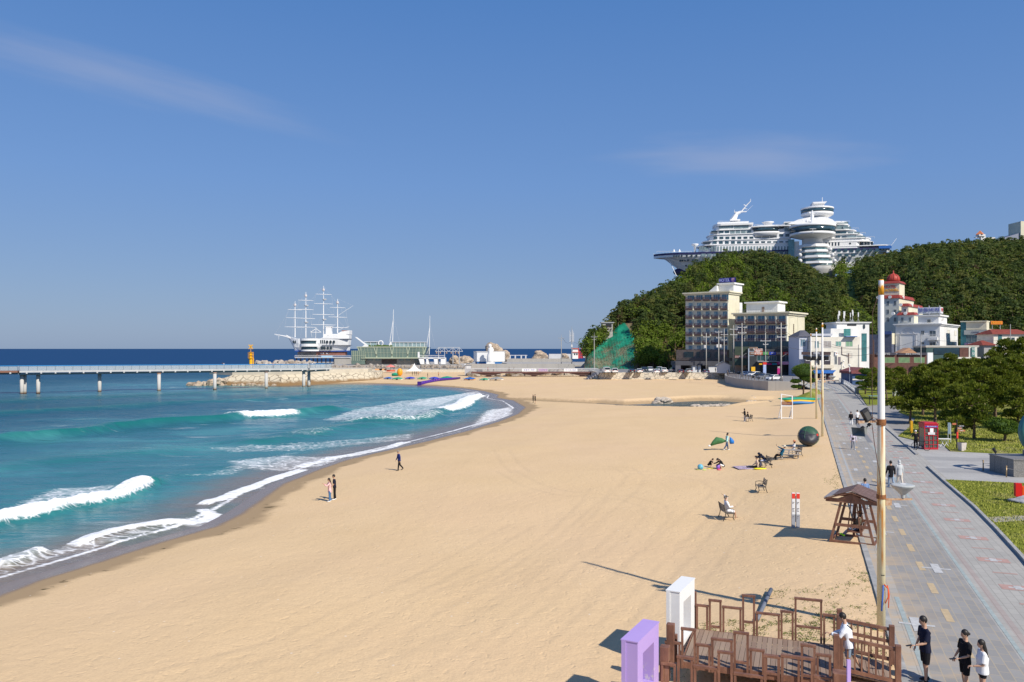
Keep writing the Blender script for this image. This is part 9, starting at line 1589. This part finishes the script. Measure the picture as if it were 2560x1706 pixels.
cp=empty('green_cloth',tuple(Vector(o.location)+Vector((-.85,-.05,.55))),0,'billowing green cloth trailed by the striding person in mint','cloth');b=MB();b.tube([(.75,0,.35),(.35,0,.38),(-.1,.05,.40),(-.45,0,.15),(-.75,0,-.08)],[(.05,.05),(.26,.16),(.36,.24),(.22,.16),(.07,.06)],12);b.build('cloth',mat('cloth_bag_green',(.05,.17,.06),.7,var=.3,scale=4),cp,True);b=MB();b.ball((-.85,0,-.12),(.14,.1,.09),10,6);b.build('white_end',LTR,cp)
bb_=empty('blue_bag',tuple(Vector(o.location)+Vector((.42,.05,.85))),0,'bright blue carrier bag held in front of the person in mint','bag');b=MB();b.tube([(-.1,0,.42),(0,0,.2),(.08,0,-.02),(.1,0,-.22)],[(.03,.03),(.16,.13),(.24,.18),(.20,.16)],12);b.build('bag',mat('bag_blue',(.01,.17,.55),.5,var=.2,scale=5),bb_,True)
person(1771,1168,1.30,340,'boy in black squatting over sand toys, left of the woman',hip=.20,legs=((115,140),(110,138)),lean=34,arms=((50,14,20),(60,10,20)),top=('short',BK),low=('shorts',BK),nod=45,vox=.014)
person(1808,1172,1.60,190,'woman in black and white with cap squatting beside the purple bucket',hip=.24,legs=((112,142),(108,140)),lean=38,arms=((50,12,20),(58,10,20)),top=('long',BK),low=('shorts',WT),nod=45,hair='long',hat='cap',extra=BLKM,vox=.014,loose=1.1)
person(1893,1170,1.66,165,'person in beige top sitting on the blanket with legs stretched left',hip=.12,legs=((88,4),(80,20)),lean=2,arms=((-20,14,10),(20,10,40)),top=('long',M_('beige',(.62,.48,.37))),low=('long',BK),vox=.014,shoe=BS)
person(1903,1166,1.3,180,'child in grey seated between the beige person and the bench',hip=.15,legs=((100,110),(95,105)),lean=12,arms=((50,8,30),(50,8,30)),top=('long',M_('slate',(.06,.08,.10))),low=('long',NV),vox=.014)
person(1914,1166,1.68,180,'person in dark hooded jacket bending forward on the picnic bench',hip=.50,legs=((85,82),(80,80)),lean=42,arms=((70,6,20),(75,6,20)),top=('coat',M_('dark_hood',(.02,.025,.045))),low=('long',M_('lilac_pale',(.48,.50,.66))),hat='hood',hair=None,nod=60,vox=.014,loose=1.15)
o,hs,i_=person(1953,1150,1.70,168,'person in teal jacket and pale hat reclining by the picnic table, arm raised',hip=.46,legs=((92,62),(74,66)),lean=-24,arms=((30,12,30),(112,6,6)),top=('long',M_('teal_jacket',(.015,.11,.19))),low=('long',BK),shoe=BS,hat='sun',extra=M_('cream_hat',(.72,.66,.52)),vox=.014,loose=1.1)
held('phone','dark phone in the raised hand of the person in teal',o,hs[1]+Vector((.0,0,.06)),(.02,.075,.16),BLKM)
person(1985,1138,1.64,176,'person in white blouse and orange hat seated right of the picnic table',hip=.50,legs=((85,70),(80,72)),lean=-4,arms=((35,8,40),(30,8,50)),top=('short',WT),low=('long',GY),hat='sun',extra=M_('orange_hat',(.60,.26,.14)),hair='bob',vox=.014)
o,hs,i_=person(1819,1297,1.72,4,'man all in white on a bench, hand raised to his cap',hip=.50,legs=((84,66),(78,72)),lean=-10,arms=((150,10,95),(24,8,72)),top=('shirt',M_('bright_white',(.80,.80,.82))),low=('shorts',M_('bright_white',(.80,.80,.82))),shoe=BS,hat='cap',extra=BLKM,vox=.013,loose=1.2,hairm=GHAIR)
sb=Matrix.Rotation(sg.rotation_euler.z,4,'Z')@Vector((.12,.85,0))+Vector(sg.location)
o,hs,i_=person(0,0,1.64,172,'person in grey trousers, lime shoes and brown hat lounging on the swing seat',pos=sb,hip=.62,legs=((86,40),(80,34)),lean=-8,arms=((20,10,40),(16,10,50)),top=('long',M_('olive_patch',(.15,.12,.08),var=.6,scale=8)),low=('long',M_('grey_blue_trousers',(.15,.17,.24))),shoe=mat('lime_shoe',(.22,.75,.03),.4),hat='sun',extra=M_('brown_hat',(.33,.12,.04)),hair='bob',vox=.012,loose=1.1)
person(2133,1124.5,1.64,-95,'woman in lilac-grey hooded top and grey trousers walking towards the camera',z=0,legs=((8,4),(-8,14)),top=('long',M_('lilac_grey',(.52,.47,.55))),low=('long',M_('mid_grey',(.30,.31,.34))),shoe=WS,hair='bob',loose=1.15,arms=((6,14,15),(-4,14,15)),vox=.015)
b=MB();b.ball((.12,-.04,1.02),(.05,.10,.11),12,8);t=bpy.context;ob_=[x for x in bpy.data.objects if x.name.startswith('person')][-1];b.build('belt_bag',BLKM,ob_,True)
person(2127.5,1063.5,1.62,88,'walker in black jacket and white cap, left of the pair far up the path',z=0,top=('coat',BK),low=('long',WT),shoe=WS,hat='cap',hair='short',vox=.018,loose=1.15,legs=((8,4),(-8,12)));person(2143.5,1061.5,1.74,88,'walker in white t-shirt and black trousers, right of the pair far up the path',z=0,top=('short',WT),low=('long',BK),shoe=BS,vox=.018,legs=((8,4),(-8,12)))
person(2227.5,1219.5,1.76,92,'man in black jacket and pale jeans walking away beside the grey-hooded woman',z=0,top=('coat',BK),low=('long',LD),shoe=WS,legs=((10,4),(-12,16)),arms=((10,10,20),(-10,10,15)),vox=.012,loose=1.1);person(2249,1213,1.66,90,'woman in pale grey hood and cream trousers walking away beside the man in black',z=0,top=('coat',M_('pale_grey',(.50,.52,.53))),low=('long',M_('cream_trousers',(.62,.56,.48))),shoe=WS,hat='hood',hair=None,legs=((10,4),(-10,14)),vox=.012,loose=1.15)
person(2163,1271,1.70,88,'walker in blue checked shirt half hidden behind the swing shelter',z=0,top=('shirt',M_('blue_check',(.18,.28,.50),var=.5,scale=20)),low=('long',M_('pale_teal',(.42,.48,.46))),shoe=WS,legs=((10,4),(-10,14)),vox=.014)
person(2289.5,1124.5,1.74,80,'cyclist in black with white helmet standing at the red phone booth',z=0,top=('short',BK),low=('long',BK),shoe=WS,hair=None,hat='cap',extra=M_('helmet',(.75,.74,.70)),arms=((26,16,78),(10,10,20)),vox=.013)
def pier_man(px,d_,label,top,low,head=180):t=PX(px,d_);person(0,0,1.7,head,label,pos=(t,d_,zd_(Vector((t,0,0)))+.45),top=('long',top),low=('long',low),vox=.022)
pier_man(556,225.0,'walker in dark clothes left of the yellow beacon on the pier',NV,BK);pier_man(560,225.6,'walker in white close beside the one in dark clothes on the pier',WT,BK);pier_man(683,230.3,'walker in pink and dark shorts right of the yellow beacon on the pier',M_('pink_top',(.60,.38,.40)),NV);pier_man(775,235.0,'dark figure in the small group at the land end of the pier',NV,BK);pier_man(781,236.5,'pale figure in the small group at the land end of the pier',WT,GY)
RD=M_('red_top',(.55,.05,.06));OR=M_('orange_top',(.60,.18,.05))
for zx,zy,t_,l_,lab in((668,293,BK,BK,'figure in black sitting low left under the white marquee'),(712,292,BK,NV,'figure in black standing under the middle of the marquee'),(742,292,NV,BK,'second figure in dark clothes under the marquee'),(775,292,OR,BK,'figure in orange at the right end of the marquee'),(950,330,BK,BK,'lone dark figure between the green and indigo boats'),(1150,310,OR,BK,'figure in orange behind the fifth covered boat'),(1095,212,RD,BK,'figure in red walking on the far beach below the railing')):
 person(*z8(zx,zy),1.72,200,lab,vox=.022,top=('long',t_),low=('long',l_))
for zx,t_,lab,yb in((533,RD,'figure in pink red on the footbridge, left end',0),(612,WT,'figure in white on the footbridge, left part',0),(815,BK,'figure in black on the footbridge, left of its neighbour in white trousers',0),(880,BK,'figure in black and white trousers near the middle of the footbridge',1)):
 x=PX(z5(zx,0)[0],D_+1.5);person(0,0,1.7,0,lab,pos=(x,D_+1.5,zt_ if False else 9.3-(z5(0,748)[1]-HZ)/F*D_),vox=.022,top=('long',t_),low=('long',WT if yb else NV),legs=((10,5),(-12,14)))
for zx,zy,t_,lab in((1135,190,BK,'dark clothed figure, leftmost of the group at the car park edge'),(1160,188,M_('brown_top',(.16,.08,.06)),'figure in brown, middle of the group at the car park edge'),(1178,192,RD,'figure in red top at the car park edge'),(1192,190,RD,'figure in red, rightmost of the group at the car park edge'),(1550,178,WT,'figure in white on the road by the shops'),(1905,215,GY,'figure in grey seated before the shops, red bikes beside')):
 person(*zc_(zx,zy),1.7,200,lab,z=1.2,vox=.022,top=('long',t_),low=('long',BK))
# ---------------------------------------------------------------- pines of the park
g=NG('pine_needles');j=g.attr('jit');c=g.mix(j,(.055,.085,.009),(.23,.25,.030));c=g.mix(g.rng(j,.93,.97),c,(.34,.30,.13));c=g.mix(g.rng(g.noise(.5,3),.35,.65,0,.5),c,g.mix(1,c,(.72,.85,.8),'MULTIPLY'));g.set('Base Color',c);leafy(g,c,.3);g.set('Roughness',.7);g.set('Specular IOR Level',.2);NEED=g.m
g=NG('topiary_needles');j=g.attr('jit');g.set('Base Color',g.mix(j,(.05,.10,.008),(.12,.19,.018)));g.set('Roughness',.7);g.set('Specular IOR Level',.2);TOPI=g.m
BARK=mat('pine_bark',(.19,.13,.09),.95,var=.4,scale=5,bump=.5,bscale=14)
def tufts(clumps,r,per,s0,s1,upw=.55):
 V=[];J=[]
 for(c,rad,sq,hue)in clumps:
  n=int(per*rad**1.6)
  v=r.normal(size=(n,3));v/=np.linalg.norm(v,axis=1)[:,None];v[:,2]=np.where(v[:,2]<-.35,-v[:,2],v[:,2])
  P_=np.array(c)+v*rad*np.array([1,1,sq])*(r.uniform(.55,1.0,n)**.5)[:,None]*(1+.25*(vnoise(v[:,0]*3+c[0],v[:,1]*3+c[1],5)-.5))[:,None]
  ax=v+r.normal(size=(n,3))*.45;ax[:,2]+=upw;ax/=np.linalg.norm(ax,axis=1)[:,None]
  sd=np.cross(ax,r.normal(size=(n,3)));sd/=np.linalg.norm(sd,axis=1)[:,None]+1e-6;s=r.uniform(s0,s1,n)[:,None]
  V.append(np.stack([P_-sd*s*.36,P_+sd*s*.36,P_+ax*s*1.25],1));J.append(np.clip(hue+r.normal(size=n)*.17,0,.92))
  k=r.random(n)<.03;J[-1]=np.where(k&(v[:,2]>.3),1.0,J[-1])
 V=np.concatenate(V).reshape(-1,3);J=np.repeat(np.concatenate(J),3);return V,J
def pine(seed,h,w,per=330,s=(.15,.28),low=.22,lean=.0,lab='',grp='pines in the park beside the promenade'):
 r=np.random.default_rng(seed);o=empty('pine_tree',(0,0,0),0,lab,'pine tree',grp)
 b=MB();top=h*.93;ln=lean;tr=[(ln*t*t*h+math.sin(t*5+seed)*.12,math.cos(t*4+seed)*.12,t*top)for t in np.linspace(-.03,1,8)];b.tube(tr,[.20*h/7*(1-.85*t)for t in np.linspace(0,1,8)],8)
 cl=[];n=int(h*3.4)
 for i in range(n):
  t=low+(1-low)*(i+r.random())/n;a=i*2.4+r.uniform(-.5,.5);reach=w*(1.15-t)**.7*r.uniform(.55,1.05);tp=Vector((ln*t*t*h,0,t*top));up=r.uniform(.05,.35)*reach
  e=tp+Vector((math.cos(a)*reach,math.sin(a)*reach,up));b.tube([tp,tp.lerp(e,.5)+Vector((0,0,-.08*reach)),e],[.05*h/7,.035,.012],5)
  hb=r.uniform(.25,.75);rad=r.uniform(.52,.88)*(.7+.5*(1-t))*w/2.2;cl.append((tuple(e),rad,.62,hb));cl.append((tuple(tp.lerp(e,.62)+Vector((0,0,.1))),rad*.85,.6,hb*.9))
 cl.append((tuple(Vector((ln*h,0,top))),.42,1.2,.6));b.build('trunk',BARK,o,True)
 V,J=tufts(cl,r,per,*s);me=npmesh('crown',V,np.arange(len(V)).reshape(-1,3));vattr(me,'jit',J);obj('crown',me,NEED,o);return o
PROT=[pine(3,7.2,2.6,lab='x'),pine(8,6.2,2.9,lean=.05,lab='x'),pine(15,5.2,2.2,low=.12,lab='x'),pine(21,3.6,1.5,per=420,s=(.12,.22),low=.35,lab='x')]
TREES=[(2275,1058,1,.92,'bushy dark pine at the left tip of the grove, nearest the shaded path'),(2306,1040,0,.95,'tall pine right behind the left tip of the grove'),(2335,1062,1,1.0,'broad pine spreading over the red phone booth'),(2368,1050,0,.98,'pine with pale shoots rising behind the phone booth'),(2350,1012,0,1.0,'pine in the second rank above the phone booth'),(2392,1085,2,.98,'smaller pine directly behind the black signpost'),(2432,1098,2,1.05,'pine with a bare grey stem just right of the signpost'),(2410,1040,0,1.05,'tall middle pine rising behind the signpost'),(2455,1055,1,1.05,'dense wide pine behind the low clipped bush'),(2490,1045,0,1.08,'tall pine left of the green ring sculpture'),(2530,1040,0,1.12,'high dark pine behind the green ring sculpture'),(2585,1040,1,1.15,'pine at the frame edge behind the ring sculpture'),(2480,1000,0,1.2,'rear pine whose top reaches the red-roofed house'),(2520,985,0,1.5,'tallest rear pine at the right, topping the red roof'),(2565,990,0,1.55,'tallest rear pine cut by the right frame edge'),(2440,995,1,1.15,'rear pine below the cream and teal guest house'),(2400,990,1,1.05,'rear pine below the white sign pylon'),(2330,985,1,.95,'rear pine before the brown brick restaurant'),(2290,1000,2,1.0,'rear left pine at the grove\'s shady side'),(2620,1062,0,1.2,'pine just beyond the right frame edge'),(2545,1075,2,.9,'low pine under the ring sculpture'),(2376,975,0,1.1,'far rear pine before the brown restaurant door'),(2178,992,3,1.15,'small pine on the strip of lawn left of the foreground pole'),(2196,996,3,1.2,'small pine on the lawn hidden partly by the foreground pole'),(2215,1000,3,1.3,'small pine immediately right of the foreground pole'),(2232,998,3,1.35,'small pine second right of the foreground pole'),(2250,985,1,.85,'mid-sized pine behind the small ones by the white fence'),(2212,978,1,.8,'mid-sized pine behind the foreground pole and small pines'),(2186,975,2,.9,'mid-sized pine beside the bridge railing')]
used=[False]*4;rr=random.Random(4)
for px,py,k,sc,lab in TREES:
 p=G(px,py,.05);o=PROT[k]if not used[k]else dup(PROT[k]);used[k]=True
 o.location=p;o.rotation_euler=(0,0,rr.uniform(0,6.28));o.scale=(sc*rr.uniform(1.0,1.15),)*2+(sc*1.05,);o['label']=lab
def topiary(px,py,clumps,h,lab,z=.05,ang=0,bush=False):
 p=G(px,py,z);r=np.random.default_rng(int(px));o=empty('cloud_pruned_pine',tuple(p),ang,lab,'topiary');b=MB()
 for t in([(0,0,-.2),(.15,0,h*.4),(-.1,0,h*.9)],):b.tube(t,[.17,.13,.08],7)
 for c,rad,sq in clumps:b.tube([(0,0,max(.3,c[2]*.55)),(c[0]*.6,c[1]*.6,c[2]*.85),c],[.08,.05,.03],5)
 b.build('trunk',BARK,o,True);V,J=tufts([(c,rad,sq,.5)for c,rad,sq in clumps],r,1100 if not bush else 900,.09,.17,.3);me=npmesh('crown',V,np.arange(len(V)).reshape(-1,3));vattr(me,'jit',J);obj('crown',me,TOPI,o)
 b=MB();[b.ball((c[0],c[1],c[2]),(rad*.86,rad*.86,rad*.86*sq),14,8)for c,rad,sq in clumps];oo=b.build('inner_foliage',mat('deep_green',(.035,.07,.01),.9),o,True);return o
topiary(2008,987,[((0,0,4.5),2.1,.72),((-1.6,-.3,2.6),1.05,.42),((1.4,-.2,2.7),1.1,.42),((-1.5,-.2,1.5),1.0,.36),((.3,-.6,3.1),1.2,.4)],4.6,'cloud-pruned pine with a big round top on the grass mound at the sand edge',.3)
topiary(2163,986,[((0,0,4.6),1.15,.6),((-.9,0,3.3),1.1,.42),((.8,0,3.2),1.1,.42),((-.8,0,2.2),1.1,.36),((.7,0,2.0),1.0,.36),((-.6,0,1.3),.9,.3)],4.6,'cloud-pruned pine with stacked tiers at the right foot of the bridge railing')
topiary(2510,1104,[((-.9,0,1.75),1.25,.5),((.3,.2,1.5),1.2,.45),((-.2,-.3,1.2),1.3,.4),((1.6,0,1.1),.6,.7)],1.3,'low wide clipped pine bush on short stems right of the signpost',.05,0,True)
def weeds(regs,n,seed,sz=(.012,.034)):
 r=np.random.default_rng(seed);V=[]
 for px0,px1,py0,py1,k in regs:
  u=r.uniform(px0,px1,k*3);v=r.uniform(py0,py1,k*3);q=fbm(u*.055,v*.11,3,seed);m=q>np.quantile(q,.62);u,v=u[m][:k],v[m][:k]
  d=(CH+.1)*F/(v-HZ);x=(u-CX)/F*d;z,_,_=sand_h(x,d)
  for a,b_,c in zip(x,d,z):
   for _ in range(3):
    w=r.normal(size=3)*.5;w[2]=abs(w[2])*.6+.2;w/=np.linalg.norm(w);s=r.uniform(*sz);sd=np.cross(w,r.normal(size=3));sd/=np.linalg.norm(sd);p0=np.array([a,b_,c-.01])+r.normal(size=3)*[.05,.05,0];V+=[p0-sd*s*.6,p0+sd*s*.6,p0+w*s*2.6]
 V=np.array(V);return npmesh('beach_weeds',V,np.arange(len(V)).reshape(-1,3))
me=weeds([(1740,2090,1528,1600,1200),(1900,2200,1460,1560,620),(2090,2215,1560,1650,500),(2060,2110,1165,1245,260),(2120,2190,1400,1470,180),(1660,1760,1560,1706,160),(2010,2080,1660,1706,60)],0,3)
tag(obj('beach_weeds',me,mat('weed_green',(.16,.19,.05),.9,var=.5,scale=3)),'low green weeds creeping over the sand round the wooden deck','weeds',kind='stuff')
def turf(poly,n,z,seed,s=(.03,.07)):
 r=np.random.default_rng(seed);P_=[tuple(G(*q,z))[:2]for q in poly];xs=[p[0]for p in P_];ys=[p[1]for p in P_];x=r.uniform(min(xs),max(xs),n);y=r.uniform(min(ys),max(ys),n);m=inside(x,y,P_);x,y=x[m],y[m];k=len(x)
 w=r.normal(size=(k,3))*.35;w[:,2]=1;sd=r.normal(size=(k,3));sd[:,2]=0;sd/=np.linalg.norm(sd,axis=1)[:,None];q=r.uniform(*s,k)[:,None];p=np.stack([x,y,np.full(k,z)],1)
 V=np.stack([p-sd*q*.5,p+sd*q*.5,p+w*q*1.6],1).reshape(-1,3);me=npmesh('grass',V,np.arange(len(V)).reshape(-1,3));vattr(me,'jit',np.repeat(r.random(k),3));return me
g=NG('grass_blades');j=g.attr('jit');c=g.mix(j,(.20,.225,.028),(.40,.40,.07));c=g.mix(g.rng(g.noise(.5,4),.52,.72,0,.7),c,(.40,.34,.15));g.set('Base Color',c);g.set('Roughness',.9)
tag(obj('grass',turf([(2366,1200),(2560,1209),(2700,1215),(2700,1560),(2564,1396),(2499,1327),(2444,1271)],42000,.09,2),g.m),'short sunlit grass of the near lawn at the right edge','grass',kind='stuff')
tag(obj('grass',turf([(2262,1018),(2246,1030),(2288,1046),(2282,1062),(2245,1090),(2300,1103),(2356,1110),(2376,1127),(2480,1132),(2640,1134),(2640,1040),(2300,1000)],60000,.06,5,(.05,.11)),g.m),'patchy yellow green grass under the pines','grass',kind='stuff')
